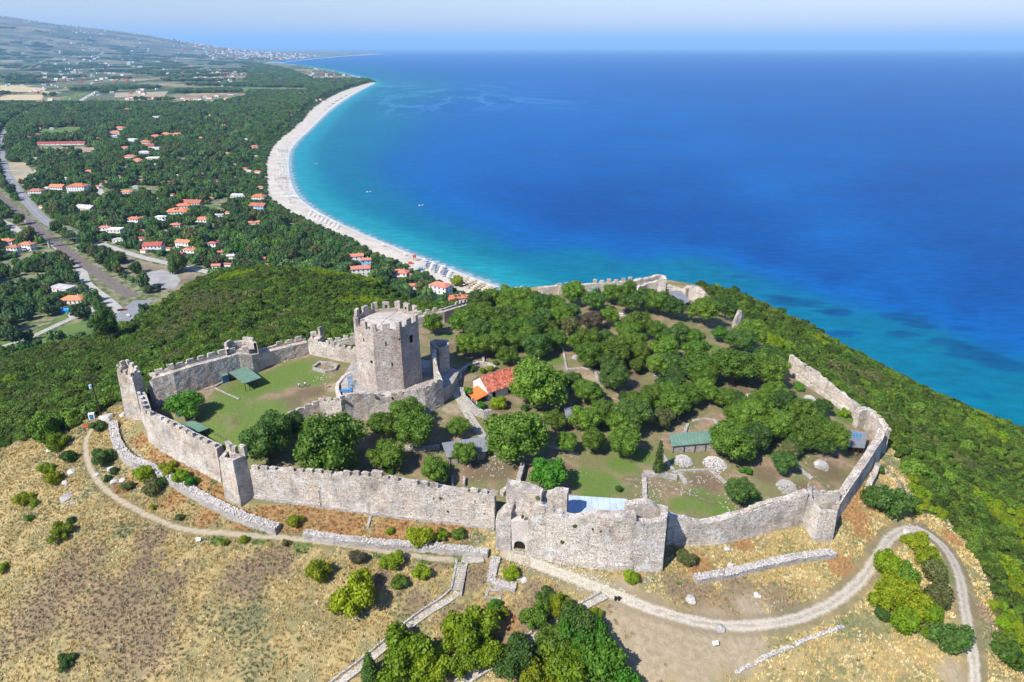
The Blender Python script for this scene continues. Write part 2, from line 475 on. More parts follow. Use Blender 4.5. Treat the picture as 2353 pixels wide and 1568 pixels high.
RIDGE_PX = [(-900, -60), (0, 34), (160, 60), (320, 77), (480, 91), (640, 102), (760, 109), (900, 112)]
ridge_az = []; ridge_el = []
for x, y in RIDGE_PX:
    d = ray(x, y); ridge_az.append(d[0] / d[1]); ridge_el.append(d[2] / d[1])
def plain_h(x, y):
    land = inside(x, y, LANDPOLY)
    h = np.where(land, PLAIN, -125.0)
    dc = dist_poly(x, y, np.vstack([wats, csts]))
    # near the water the ground dips under the separately built beach
    db = np.minimum(dist_poly(x, y, MIDS), 1e9)
    h = np.where(land, PLAIN - 14 * (1 - sstep(0, 26, dc)) * (y < 5500), h)
    az = x / np.maximum(y, 1)
    el = np.interp(az, ridge_az, ridge_el)
    k = sstep(5000, 15000, y) ** 1.3
    crest = np.maximum(CAMZ + y * el - PLAIN, 0)
    rough = 1 + .10 * fbm(x, y, 5, 4, 1 / 2600)
    mtn = crest * k * rough
    mtn = np.where(y > 15500, np.maximum(crest - (y - 15500) * .06, 0), mtn)
    mtn = mtn * sstep(100, 4500, dc)
    h = np.where(land, h + mtn * (y > 5000) + 1.5 * fbm(x, y, 9, 3, 1 / 900) * sstep(2500, 4000, y), h)
    return h
def height(x, y):
    x = np.asarray(x, float).ravel(); y = np.asarray(y, float).ravel()
    base = plain_h(x, y)
    r = (np.abs(x + 20) < 640) & (y < 620) & (y > -700)
    h = base.copy()
    if r.any():
        xx, yy = x[r], y[r]
        t = tps_eval(xx, yy)
        near = np.exp(-np.maximum(0, np.hypot(xx, yy - 130) - 90) / 60)
        t = t + .35 * fbm(xx, yy, 1, 3, 1 / 14) * (1 - .6 * near) + 1.4 * fbm(xx, yy, 2, 3, 1 / 60) * (1 - near)
        edge = sstep(520, 620, np.maximum(np.abs(xx + 20), yy))
        t = t * (1 - edge) + (-125) * edge
        h[r] = np.maximum(t, base[r])
    return h

def axis(lo, hi, step, far_lo, far_hi, g):
    a = list(np.arange(lo, hi + step, step)); s = step; b = a[-1]
    while b < far_hi: s *= g; b += s; a.append(b)
    s = step; b = a[0]; pre = []
    while b > far_lo: s *= g; b -= s; pre.append(b)
    return np.array(pre[::-1] + a)
GX = axis(-112, 132, .8, -40000, 900, 1.03)
GY = axis(72, 215, .8, -500, 60000, 1.028)
NX, NY = len(GX), len(GY)
XX, YY = np.meshgrid(GX, GY)
HH = height(XX, YY).reshape(NY, NX)
def H(x, y):
    """height of the terrain mesh at one plan point or at arrays of them"""
    i = np.clip(np.searchsorted(GX, x) - 1, 0, NX - 2); j = np.clip(np.searchsorted(GY, y) - 1, 0, NY - 2)
    u = (x - GX[i]) / (GX[i + 1] - GX[i]); v = (y - GY[j]) / (GY[j + 1] - GY[j])
    return (HH[j, i] * (1 - u) + HH[j, i + 1] * u) * (1 - v) + (HH[j + 1, i] * (1 - u) + HH[j + 1, i + 1] * u) * v
def hit(px, py, up=0.0):
    """where the line of sight through px, py first meets the ground raised by up"""
    d = ray(px, py)
    t = 60 * (1.004 ** np.arange(1500))
    z = CAMZ + d[2] * t
    hh = H(d[0] * t, d[1] * t) + up
    k = np.nonzero(z < hh)[0]
    if not len(k): return at(px, py, PLAIN + up) - Vector((0, 0, up))
    a, b = t[max(k[0] - 1, 0)], t[k[0]]
    for _ in range(14):
        m = (a + b) / 2
        if CAMZ + d[2] * m < float(H(d[0] * m, d[1] * m)) + up: b = m
        else: a = m
    x, y = d[0] * b, d[1] * b
    return Vector((x, y, float(H(x, y))))

# ------------------------------------------------------------------ what covers the ground
fx = XX.ravel(); fy = YY.ravel(); fz = HH.ravel()
near = (np.abs(fx) < 330) & (fy < 470) & (fy > -60)
def px_poly(pts, step=None, z=None):
    P = [hit(x, y) if z is None else at(x, y, z) for x, y in pts]
    return np.array([[p.x, p.y] for p in P])
def attr_dist(poly, half, clip=6.0):
    a = np.full(fx.shape, clip)
    P = smooth_poly(poly, 2)
    lo = P.min(0) - 20; hi = P.max(0) + 20
    m = (fx > lo[0]) & (fx < hi[0]) & (fy > lo[1]) & (fy < hi[1])
    a[m] = np.minimum(dist_poly(fx[m], fy[m], P) - half, clip)
    return a
FOOTPATHS = [([(212,985),(196,1010),(198,1050),(208,1082),(240,1128),(300,1165),(360,1195),(430,1220),(520,1228),(640,1235),(760,1247),(860,1262),(960,1280),(1046,1288)], .42),
             ([(1500,1090),(1540,1120),(1600,1140),(1640,1158)], .1), ([(1850,1085),(1890,1105),(1915,1128)], .1),
             ([(1440,1102),(1480,1105),(1500,1115)], .15),
             ([(2035,1075),(2060,1100),(2075,1130)], .3), ([(1290,1320),(1240,1300),(1160,1272)], .9)]
ROAD = [(1230,1295),(1320,1330),(1400,1362),(1480,1395),(1560,1420),(1640,1437),(1730,1440),(1830,1425),(1920,1385),(1985,1330),(2022,1270),(2050,1228),(2092,1213),(2132,1224),(2177,1262),(2207,1325),(2217,1400),(2232,1480),(2242,1568),(2240,1660)]
road_w = px_poly(ROAD)
a_path = np.full(fx.shape, 6.0)
for pts, w in FOOTPATHS: a_path = np.minimum(a_path, attr_dist(px_poly(pts), w))
a_road = attr_dist(road_w, 0.0, 8.0)
CASTLE = [(300,965),(340,1010),(410,1050),(508,1100),(560,1160),(724,1160),(974,1193),(1137,1213),(1150,1255),(1280,1283),(1519,1308),(1531,1250),(1651,1250),(1776,1219),(1851,1210),(1915,1240),(1924,1191),(2009,1066),(2030,1000),(1985,960),(1890,900),(1815,850),(1700,760),(1600,690),(1520,655),(1250,668),(1076,705),(957,755),(711,814),(600,850),(455,898),(360,930),(310,930)]
castle_w = px_poly(CASTLE)
COURT = px_poly([(340,960),(508,1100),(600,1140),(680,1000),(760,960),(800,920),(800,860),(711,814),(600,850),(455,898),(360,935)])
a_in = np.zeros(fx.shape); m = near
a_in[m] = inside(fx[m], fy[m], castle_w) * 1.0
inset = np.zeros(fx.shape); inset[m] = inside(fx[m], fy[m], COURT) * 1.0
def blobs(lst, fall=.5):
    a = np.zeros(fx.shape)
    for x, y, r in lst:
        p = hit(x, y); r = r * (1.15 if y > 1280 else 1.0)
        mm = (np.abs(fx - p.x) < 3 * r) & (np.abs(fy - p.y) < 3 * r)
        d = np.hypot(fx[mm] - p.x, fy[mm] - p.y) / r
        a[mm] = np.maximum(a[mm], np.exp(-d ** 2 * 1.1))
    return a
a_green = blobs([(600,880,9),(640,870,9),(520,930,8),(600,950,9),(480,1000,7),(560,1010,8),(680,850,8),(720,870,6),(660,980,7),(560,900,8),(440,1000,5),
                 (1390,1110,6),(1340,1100,5),(1430,1070,5),(1370,1140,5),(1560,1060,4),(1610,1150,5),(1650,1165,5),(1720,1140,4),(1560,1160,3),(1480,1050,4),
                 (1640,800,5),(1650,840,4),(1070,720,5),(1030,770,3),(1320,870,3),(1060,1286,2.6),(980,1275,3),(880,1262,2.5),(2150,1290,3),(2185,1330,2.5),(1830,1180,3),
                 (1280,830,4),(1940,960,5),(2100,1230,2.5),(700,1245,3),(600,1232,3),(500,1240,2)])
a_brown = blobs([(250,1400,9),(150,1330,8),(330,1460,8),(100,1400,8),(560,1330,5),(600,1300,4),(640,1290,4),(350,1240,5),(400,1330,4),(960,1380,3),(880,1330,3),(1240,1380,5),(1180,1450,5),(1600,1370,5),(1700,1350,4),(1790,1370,4),(1680,1400,4),(1560,1350,4),
                 (660,925,5),(720,900,4),(700,905,4),(560,965,4),(1300,1080,3),(1150,1080,5),(1100,1080,5),(980,1060,4),(1620,1110,5),(1900,1080,5),(1980,1050,4),(1760,1090,4),(1850,1130,4),
                 (1440,1440,6),(1400,1500,6),(1500,1500,5),(330,1300,5),(1010,1300,2),(1080,1330,3),(1110,1320,3),(1150,930,5),(1000,750,5),(1020,800,5),(1480,900,6),(1560,950,6),(1700,900,5),(1600,870,5),(1450,860,5),(1040,1420,3),(2250,1400,3),(2120,1215,3)])
a_orange = blobs([(400,1060,5),(450,1100,5),(370,1030,4),(500,1140,4),(700,1190,5),(800,1205,5),(900,1220,5),(620,1180,4),(330,1010,3),(1040,1225,4),(1000,1230,4),(760,1200,4),(280,1120,3),(560,1200,3),(480,1190,3),(400,1150,3),(1700,1240,3),(1960,1180,4),(2000,1150,4),(1930,1300,3),(1600,1300,3),(2190,1240,3),(1090,860,3),(1370,840,3),(1350,1100,2),(1280,790,4),
                  (1110,1440,3),(1170,1430,2),(1980,1220,3)])
a_bare = blobs([(1450,1410,5),(1500,1440,6),(1550,1480,6),(1620,1480,6),(1480,1520,6),(1400,1460,5),(1650,1460,5),(1580,1530,5),(1730,1400,4),(770,890,3),(1360,870,3),(1650,1440,5),(1720,1470,4),(2190,1550,3),(1700,1500,4),(1060,1000,3),(1040,940,3),(1440,1350,2.5),(1350,1340,2.5)])
# woods cover the slopes outside these lines
CLEAR = [(0,1035),(60,1015),(170,985),(230,945),(280,930),(345,922),(400,905),(455,884),(556,850),(610,830),(711,800),(826,824),(950,742),(1048,722),(1080,708),(1130,692),(1250,640),(1530,636),(1610,662),(1700,745),(1812,846),(1865,884),(1932,928),(1985,955),(2035,1000),(2055,1045),(2085,1090),(2095,1180),(2180,1200),(2230,1262),(2265,1340),(2280,1420),(2290,1500),(2353,1560),(2500,1700),(1176,2200),(-600,2200),(-600,1050)]
clear_w = px_poly(CLEAR[:-3])
clear_w = np.vstack([clear_w, [[300, -400], [-300, -400], [-200, 60]]])
a_wood = np.zeros(fx.shape)
big = (np.abs(fx) < 700) & (fy < 700)
dcl = dist_poly(fx[big], fy[big], np.vstack([clear_w, clear_w[:1]]))
ins = inside(fx[big], fy[big], clear_w)
sgn = np.where(ins, -dcl, dcl)
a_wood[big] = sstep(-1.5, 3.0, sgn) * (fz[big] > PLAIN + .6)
a_plain = (fz < PLAIN + .6) * 1.0
a_plain[fy > 900] = 1.0

# ---- ground material
def m_ground():
    g = G('ground_cover')
    n1 = g.noise(.16, 5, .62); n2 = g.noise(.9, 4, .65); n3 = g.noise(4.5, 4, .7); n4 = g.noise(.045, 3, .5)
    gold = g.mix(g.mr(n2, .35, .65), (.36, .275, .12), (.27, .205, .09))
    gold = g.mix(g.mr(n3, .45, .75, 0, .6), gold, (.42, .345, .175))
    sage = g.mix(g.mr(n3, .4, .7), (.125, .13, .06), (.19, .19, .10))
    c = g.mix(g.mr(n1, .40, .60, 0, .75), gold, sage)
    brown = g.mix(g.mr(n3, .35, .7), (.15, .112, .065), (.25, .19, .115))
    nb = g.math('ADD', g.attr('brown'), g.math('MULTIPLY', g.math('SUBTRACT', n2, .5), 1.1))
    c = g.mix(g.mr(nb, .2, 1.0, 0, .8), c, brown)
    oran = g.mix(g.mr(n3, .3, .7), (.215, .115, .042), (.34, .205, .085))
    no = g.math('ADD', g.attr('orange'), g.math('MULTIPLY', g.math('SUBTRACT', n2, .5), .9))
    c = g.mix(g.mr(no, .2, .7, 0, .85), c, oran)
    # trodden earth and grass inside the walls
    earth = g.mix(g.mr(n2, .3, .7), (.21, .145, .092), (.31, .225, .15))
    earth = g.mix(g.mr(n1, .38, .56, 0, .85), earth, (.135, .145, .055))
    inn_ = g.attr('inner')
    c = g.mix(inn_, c, earth)
    c = g.mix(g.math('MULTIPLY', inn_, g.mr(nb, .3, .8, 0, .8)), c, g.mix(n3, (.09, .07, .04), (.17, .12, .075)))
    bare = g.mix(g.mr(n2, .3, .75), (.26, .205, .13), (.37, .305, .205))
    na = g.math('ADD', g.attr('bare'), g.math('MULTIPLY', g.math('SUBTRACT', n1, .5), .9))
    c = g.mix(g.mr(na, .25, .8, 0, .9), c, bare)
    green = g.mix(g.mr(n3, .3, .7), (.072, .138, .020), (.130, .188, .042))
    green = g.mix(g.mr(n2, .5, .75, 0, .6), green, (.15, .16, .055))
    ng = g.math('ADD', g.attr('green'), g.math('MULTIPLY', g.math('SUBTRACT', n2, .5), 1.0))
    c = g.mix(g.mr(ng, .3, .85, 0, .92), c, green)
    # small pale stones
    st = g.voro(2.2, out='Distance'); sm = g.math('MULTIPLY', g.mr(st, .09, .05), g.mr(g.noise(.3, 2), .52, .62))
    c = g.mix(sm, c, (.44, .42, .38))
    # foot paths
    jit = g.math('MULTIPLY', g.math('SUBTRACT', n2, .5), .9)
    pth = g.math('ADD', g.attr('path'), jit)
    c = g.mix(g.mr(pth, 1.6, .5, 0, .55), c, (.12, .105, .055))
    c = g.mix(g.mr(pth, .35, -.1, 0, .95), c, g.mix(n3, (.30, .24, .165), (.40, .34, .25)))
    rd = g.math('ADD', g.attr('road'), g.math('MULTIPLY', jit, 1.3))
    c = g.mix(g.mr(rd, 3.0, 1.5, 0, .5), c, g.mix(n2, (.22, .17, .11), (.17, .14, .08)))
    c = g.mix(g.mr(rd, 1.35, .6, 0, .9), c, g.mix(g.mr(n3, .35, .65), (.38, .33, .25), (.56, .51, .43)))
    c = g.mix(g.math('MULTIPLY', g.mr(rd, .55, .1), .55), c, (.24, .20, .13))
    # under the scrub
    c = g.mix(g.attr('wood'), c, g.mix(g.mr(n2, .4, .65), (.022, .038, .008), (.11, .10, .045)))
    # plain: small plots
    v = g.voro(.0042, out='Color', vec=g.P(stretch=(1, .55, 0)), rnd=.8)
    sep = g.n.new('ShaderNodeSeparateColor'); g.set(sep.inputs[0], v)
    fld = g.ramp(sep.outputs[0], [(0, (.055, .085, .03)), (.25, (.08, .11, .045)), (.45, (.20, .185, .11)), (.62, (.065, .10, .04)), (.8, (.29, .235, .14)), (1, (.11, .12, .06))])
    v2 = g.voro(.013, 'DISTANCE_TO_EDGE', vec=g.P(stretch=(1, .7, 0)))
    fld = g.mix(g.mr(v2, .03, .01), fld, (.04, .06, .025))
    woodf = g.mr(g.noise(.0035, 4, .6), .52, .56)
    pl = g.mix(g.math('MULTIPLY', woodf, .85), fld, (.03, .055, .022))
    lowp = g.mix(g.mr(n1, .4, .62), (.065, .095, .03), (.22, .20, .12))
    far = g.n.new('ShaderNodeSeparateXYZ'); g.set(far.inputs[0], g.P())
    pl = g.mix(g.mr(far.outputs[1], 1500, 2300), lowp, pl)
    mt = g.mix(g.mr(g.noise(.0016, 6, .65), .42, .6), (.06, .085, .04), (.20, .17, .10))
    pl = g.mix(g.mr(far.outputs[2], -60, 60), pl, mt)
    c = g.mix(g.attr('plain'), c, pl)
    hgt = g.math('ADD', g.math('MULTIPLY', n3, .7), g.math('MULTIPLY', n2, .9))
    nearf = g.mr(far.outputs[1], 600, 300)
    bn = g.n.new('ShaderNodeBump'); g.set(bn.inputs['Height'], hgt); g.set(bn.inputs['Strength'], g.math('MULTIPLY', nearf, .8)); bn.inputs['Distance'].default_value = .35
    g.t.links.new(bn.outputs[0], g.bs.inputs['Normal'])
    return g.fin(c, .95, .1)
M['ground'] = m_ground()
idx = np.arange(NX * NY).reshape(NY, NX)
faces = np.stack([idx[:-1, :-1], idx[:-1, 1:], idx[1:, 1:], idx[1:, :-1]], -1).reshape(-1, 4)
keep = (HH[:-1, :-1] > -122) | (HH[1:, 1:] > -122) | (HH[1:, :-1] > -122) | (HH[:-1, 1:] > -122)
faces = faces[keep.ravel()]
me = np_mesh('ground', np.c_[fx, fy, fz], faces, M['ground'],
             dict(path=a_path, road=a_road, inner=a_in, green=a_green, brown=a_brown * (1 - .0 * a_in), orange=a_orange, bare=a_bare, wood=a_wood, plain=a_plain), smooth=True)
tag(link('ground', me), kind='structure', label='castle hill, dry slopes and coastal plain')

# ------------------------------------------------------------------ sea
SEACTL = [  # picture x, y, shallowness (0 deep blue .. 1 turquoise)
 (1165,657,.95),(1000,598,.95),(850,540,.95),(730,480,.95),(675,400,.95),(690,325,.9),(755,262,.85),(830,210,.8),(870,190,.7),
 (1300,640,.66),(1500,632,.62),(1700,690,.56),(1850,765,.58),(2000,845,.60),(2150,920,.64),(2353,990,.80),
 (1150,600,.72),(1000,560,.68),(900,520,.62),(800,460,.66),(740,400,.6),(720,350,.7),(760,300,.6),(830,240,.55),(900,180,.42),(800,150,.35),(650,142,.3),
 (1000,480,.3),(900,420,.32),(850,360,.38),(900,300,.4),(1000,250,.28),(1100,200,.22),(1200,570,.3),(1350,600,.55),(1450,580,.2),(1600,600,.42),(1700,640,.48),(1850,700,.5),(2000,745,.52),(2150,790,.52),(2353,870,.55),
 (1600,560,.05),(1750,600,.05),(1900,650,.06),(2050,690,.08),(2200,730,.1),(2353,790,.2),(1350,290,.20),(1600,345,.18),(1760,430,.18),(1900,540,.17),(2080,640,.16),(1500,480,.02),(1700,540,.02),(1300,520,.05),(1300,400,.1),(1400,300,.12),(1600,400,.05),(1600,250,.15),(1800,300,.1),(2000,450,.03),(2200,550,.03),(2353,650,.03),(2353,450,.04),(2353,300,.08),
 (1700,180,.12),(2100,180,.1),(1300,160,.18),(1000,130,.2),(1800,130,.1),(2353,130,.1),(2700,700,.2),(2700,900,.8),(600,300,1),(600,500,1),(2700,300,.08),(1900,900,.7),(1700,800,.65),(2353,1200,.85)]
sc_ = np.array([[*list(at(x, max(y, 112), SEA))[:2], v] for x, y, v in SEACTL])
def sea_uv(x, y): return np.c_[x / np.maximum(y, 50) * 3.2, np.log(np.maximum(y, 50)) * 1.6]
suv = sea_uv(sc_[:, 0], sc_[:, 1])
n_ = len(suv)
dd = np.hypot(suv[:, None, 0] - suv[None, :, 0], suv[:, None, 1] - suv[None, :, 1])
Aq = np.zeros((n_ + 1, n_ + 1)); Aq[:n_, :n_] = -dd - np.eye(n_) * .02; Aq[:n_, n_] = 1; Aq[n_, :n_] = 1
sw = np.linalg.solve(Aq, np.r_[sc_[:, 2], 0])
SXg = axis(-700, 900, 8, -30000, 90000, 1.035)
SYg = axis(250, 900, 8, -400, 100000, 1.018)
sx, sy = np.meshgrid(SXg, SYg); fsx = sx.ravel(); fsy = sy.ravel()
uv = sea_uv(fsx, fsy); val = np.zeros(len(fsx))
for s0 in range(0, len(fsx), 40000):
    u_ = uv[s0:s0 + 40000]
    val[s0:s0 + 40000] = -np.hypot(u_[:, None, 0] - suv[None, :, 0], u_[:, None, 1] - suv[None, :, 1]) @ sw[:n_] + sw[n_]
dsh = np.minimum(dist_poly(fsx, fsy, np.vstack([wats, csts])), 400)
landm = inside(fsx, fsy, LANDPOLY)
g = G('sea_water')
sh = g.math('ADD', g.attr('shallow'), g.math('MULTIPLY', g.math('SUBTRACT', g.noise(.006, 5, .6), .5), .20))
c = g.ramp(sh, [(0, (.000, .045, .180)), (.18, (.000, .075, .250)), (.30, (.000, .080, .220)), (.42, (.000, .100, .185)), (.78, (.000, .122, .175)), (1.0, (.002, .150, .180))])
shore = g.math('ADD', g.attr('shore'), g.math('MULTIPLY', g.math('SUBTRACT', g.noise(.05, 3), .5), 4))
c = g.mix(g.mr(shore, 60, 4, 0, .8), c, (.01, .21, .25))
c = g.mix(g.mr(shore, 7, 1, 0, .5), c, (.10, .18, .21))
c = g.mix(g.mr(shore, 1.6, .4, 0, .5), c, (.34, .37, .38))
sg = g.voro(.028, out='Distance', vec=g.P(stretch=(.5, 1.0, 1)))
c = g.mix(g.math('MULTIPLY', g.mr(g.math('ADD', sg, g.math('MULTIPLY', g.noise(.05, 4), .5)), .47, .36, 0, .75), g.attr('weed')), c, (.0, .045, .16))
wisp = g.noise(.0022, 7, .68, vec=g.P(stretch=(1, .55, 1)), dist=1.0)
thin = g.mr(g.math('ABSOLUTE', g.math('SUBTRACT', wisp, .5)), .035, .0, 0, 1)
c = g.mix(g.math('MULTIPLY', g.math('MULTIPLY', thin, g.attr('wisp')), .30), c, (.10, .30, .50))
rp = g.n.new('ShaderNodeVectorMath'); rp.operation = 'MULTIPLY_ADD'
g.set(rp.inputs[0], g.noise(.07, 3, out=1)); rp.inputs[1].default_value = (14, 14, 0); g.set(rp.inputs[2], g.P())
for rx_, ry_, rs_ in [(2075,728,12),(2114,746,8),(2078,769,8),(2172,786,9),(2214,796,6),(2234,815,13),(2307,838,12),(1828,695,14),(1794,684,9),(1900,716,7)]:
    q_ = at(rx_, ry_, SEA); dn = g.n.new('ShaderNodeVectorMath'); dn.operation = 'SUBTRACT'; g.set(dn.inputs[0], rp.outputs[0]); dn.inputs[1].default_value = (q_.x + 7, q_.y + 7, q_.z)
    d2_ = g.n.new('ShaderNodeVectorMath'); d2_.operation = 'MULTIPLY'; g.set(d2_.inputs[0], dn.outputs[0]); d2_.inputs[1].default_value = (.62, 1.1, 0)
    d3_ = g.n.new('ShaderNodeVectorMath'); d3_.operation = 'LENGTH'; g.set(d3_.inputs[0], d2_.outputs[0])
    c = g.mix(g.mr(d3_.outputs['Value'], rs_ * 1.15, rs_ * .5, 0, .7), c, (.0, .045, .125))
wave = g.noise(.11, 4, .6, vec=g.P(stretch=(.55, 1.35, 1)))
wl = g.noise(.02, 3, .6, vec=g.P(stretch=(.6, 1.4, 1)))
c = g.hsv(c, v=g.math('MULTIPLY', g.mr(wave, .3, .7, .84, 1.14), g.mr(wl, .3, .7, .94, 1.06)))
bn = g.n.new('ShaderNodeBump'); g.set(bn.inputs['Height'], wave); bn.inputs['Strength'].default_value = .25; bn.inputs['Distance'].default_value = 1.0
g.t.links.new(bn.outputs[0], g.bs.inputs['Normal'])
M['sea'] = g.fin(c, .42, .06); g.bs.inputs['IOR'].default_value = 1.33
wp = np.array([list(at(x, y, SEA))[:2] for x, y in [(1900,700),(2100,780),(2250,810),(1800,720)]])
weed = np.exp(-(np.minimum.reduce([np.hypot(fsx - a, fsy - b) for a, b in wp]) / 110) ** 2)
wq = np.array([list(at(x, y, SEA))[:2] for x, y in [(930,200),(980,215),(1080,230),(900,240)]])
wisp_a = np.exp(-(np.minimum.reduce([np.hypot((fsx - a), (fsy - b)) / (b * .16) for a, b in wq])) ** 2)
idx = np.arange(len(fsx)).reshape(sx.shape)
faces = np.stack([idx[:-1, :-1], idx[:-1, 1:], idx[1:, 1:], idx[1:, :-1]], -1).reshape(-1, 4)
deepland = (landm & (dsh > 150)).reshape(sx.shape)
keep = ~(deepland[:-1, :-1] & deepland[1:, 1:] & deepland[1:, :-1] & deepland[:-1, 1:])
me = np_mesh('sea', np.c_[fsx, fsy, np.full(len(fsx), SEA)], faces[keep.ravel()], M['sea'], dict(shallow=np.clip(val, 0, 1), shore=np.where(landm, 0, dsh), weed=weed, wisp=wisp_a))
tag(link('sea', me), kind='structure', label='blue gulf with turquoise shallows along the shore')

# ------------------------------------------------------------------ beach
g = G('beach_sand')
nb = g.noise(.06, 4, .6); nf = g.noise(1.2, 3, .6)
c = g.mix(g.mr(nb, .35, .68), (.47, .43, .36), (.38, .34, .28))
c = g.mix(g.mr(g.attr('edge'), .62, .86), c, (.50, .48, .45))
c = g.mix(g.mr(g.attr('edge'), .90, .965), c, (.25, .25, .255))
c = g.mix(g.mr(g.attr('edge'), .12, .0, 0, .5), c, (.17, .16, .09))
c = g.hsv(c, v=g.mr(nf, .3, .7, .93, 1.07))
M['sand'] = g.fin(c, .95, .1)
wa = resample(wats[6:], 12.0)
nW = len(wa); rows = []
inr = resample(inns, 4.0)
edges = np.linspace(0, 1, 9)
vs = []; ed = []
lastk = 0
for i, w in enumerate(wa):
    # nearest inner point, monotone along the beach
    dk = np.hypot(inr[lastk:lastk + 60, 0] - w[0], inr[lastk:lastk + 60, 1] - w[1]); lastk = lastk + int(np.argmin(dk))
    q = inr[lastk]
    v = w - q; L = np.hypot(*v) + 1e-6; w2 = w + v / L * 2.5; q2 = q - v / L * 6
    for e in edges:
        p = q2 * (1 - e) + w2 * e
        zz = PLAIN + .45 * (1 - e) - (PLAIN - SEA + .75) * sstep(.45, 1.0, np.array(e))
        vs.append((p[0], p[1], float(zz))); ed.append(e)
idx = np.arange(nW * 9).reshape(nW, 9)
faces = np.stack([idx[:-1, :-1], idx[:-1, 1:], idx[1:, 1:], idx[1:, :-1]], -1).reshape(-1, 4)
me = np_mesh('beach', np.array(vs), faces, M['sand'], dict(edge=np.array(ed)), smooth=True)
tag(link('beach', me), kind='structure', label='long curved pale sand beach')
fb = np.array([list(at(x, y, PLAIN))[:2] for x, y in [(612,145),(650,144.4),(700,138),(780,130.5),(850,126.2),(884,124)]])
fq = fb + np.array([-60.0, 260.0]) * np.array([[.5], [.6], [1], [1.6], [2.2], [2.0]])
vs = [(a[0], a[1], PLAIN + 1.2) for a in fb] + [(a[0], a[1], PLAIN + 3.0) for a in fq]
me = np_mesh('far_beach', np.array(vs), np.array([(k, k + 1, k + 7, k + 6) for k in range(5)]), M['sand'], dict(edge=np.full(12, .8)))
tag(link('far_beach', me), kind='structure', label='thin pale beach of the far bay')
BEACH_W, BEACH_I = wats, inns
def on_beach(px, py):
    p = at(px, py, PLAIN + .25)
    return p
# ================================================================== CASTLE WALLS
def jit(p, amp, f=.9):
    n = mnoise.noise_vector(Vector((p[0] * f, p[1] * f, p[2] * f)))
    m_ = mnoise.noise_vector(Vector((p[0] * 2.9 + 7, p[1] * 2.9, p[2] * 2.9)))
    return Vector((p[0] + (n.x + m_.x * .5) * amp, p[1] + (n.y + m_.y * .5) * amp, p[2] + (n.z + m_.z * .5) * amp * .6))
def patch(mb, a, b, c, d, step=.9, amp=.07, mi=0):
    """subdivided uneven quad a b c d (a-b bottom, d-c top)"""
    a, b, c, d = map(Vector, (a, b, c, d))
    n = max(1, int(round(max((b - a).length, (c - d).length) / step)))
    m_ = max(1, int(round(max((d - a).length, (c - b).length) / step)))
    vs = []
    for j in range(m_ + 1):
        v = j / m_
        l = a.lerp(d, v); r = b.lerp(c, v)
        for i in range(n + 1):
            vs.append(jit(l.lerp(r, i / n), amp))
    fs = [(j * (n + 1) + i, j * (n + 1) + i + 1, (j + 1) * (n + 1) + i + 1, (j + 1) * (n + 1) + i) for j in range(m_) for i in range(n)]
    mb.add(vs, fs, mi)
def rag(p, amp, f=.35):
    return amp * (mnoise.noise(Vector((p[0] * f, p[1] * f, 3.3))) + .6 * mnoise.noise(Vector((p[0] * 1.4, p[1] * 1.4, 9.1))))

def wpt(px, yb, yt, zb=None, dz=0.0):
    """a wall point from its foot px,yb and the picture row of its top"""
    p = hit(px, yb) if zb is None else at(px, yb, zb)
    return Vector((p.x, p.y, p.z)), top_at(p, yt) + dz
def tpt(px, yt, zt):
    p = at(px, yt, zt)
    return Vector((p.x, p.y, float(H(p.x, p.y)))), zt

def fine_path(pts, step=.9):
    out = []
    for (p, zt), (q, zu) in zip(pts[:-1], pts[1:]):
        n = max(1, int(round(math.hypot(q.x - p.x, q.y - p.y) / step)))
        for i in range(n):
            t = i / n
            out.append((p.x * (1 - t) + q.x * t, p.y * (1 - t) + q.y * t, p.z * (1 - t) + q.z * t, zt * (1 - t) + zu * t))
    p, zt = pts[-1]; out.append((p.x, p.y, p.z, zt))
    return out
def offs(P, w):
    """offset the plan path to its left by w"""
    out = []
    for i in range(len(P)):
        a = P[max(i - 1, 0)]; b = P[min(i + 1, len(P) - 1)]
        dx, dy = b[0] - a[0], b[1] - a[1]; L = math.hypot(dx, dy) + 1e-9
        out.append((P[i][0] - dy / L * w, P[i][1] + dx / L * w))
    return out
def ribbon(mb, P, Q, z0, z1, levels=None, amp=.07, face=True):
    """vertical surface along plan path P (z0 bottom list, z1 top list)"""
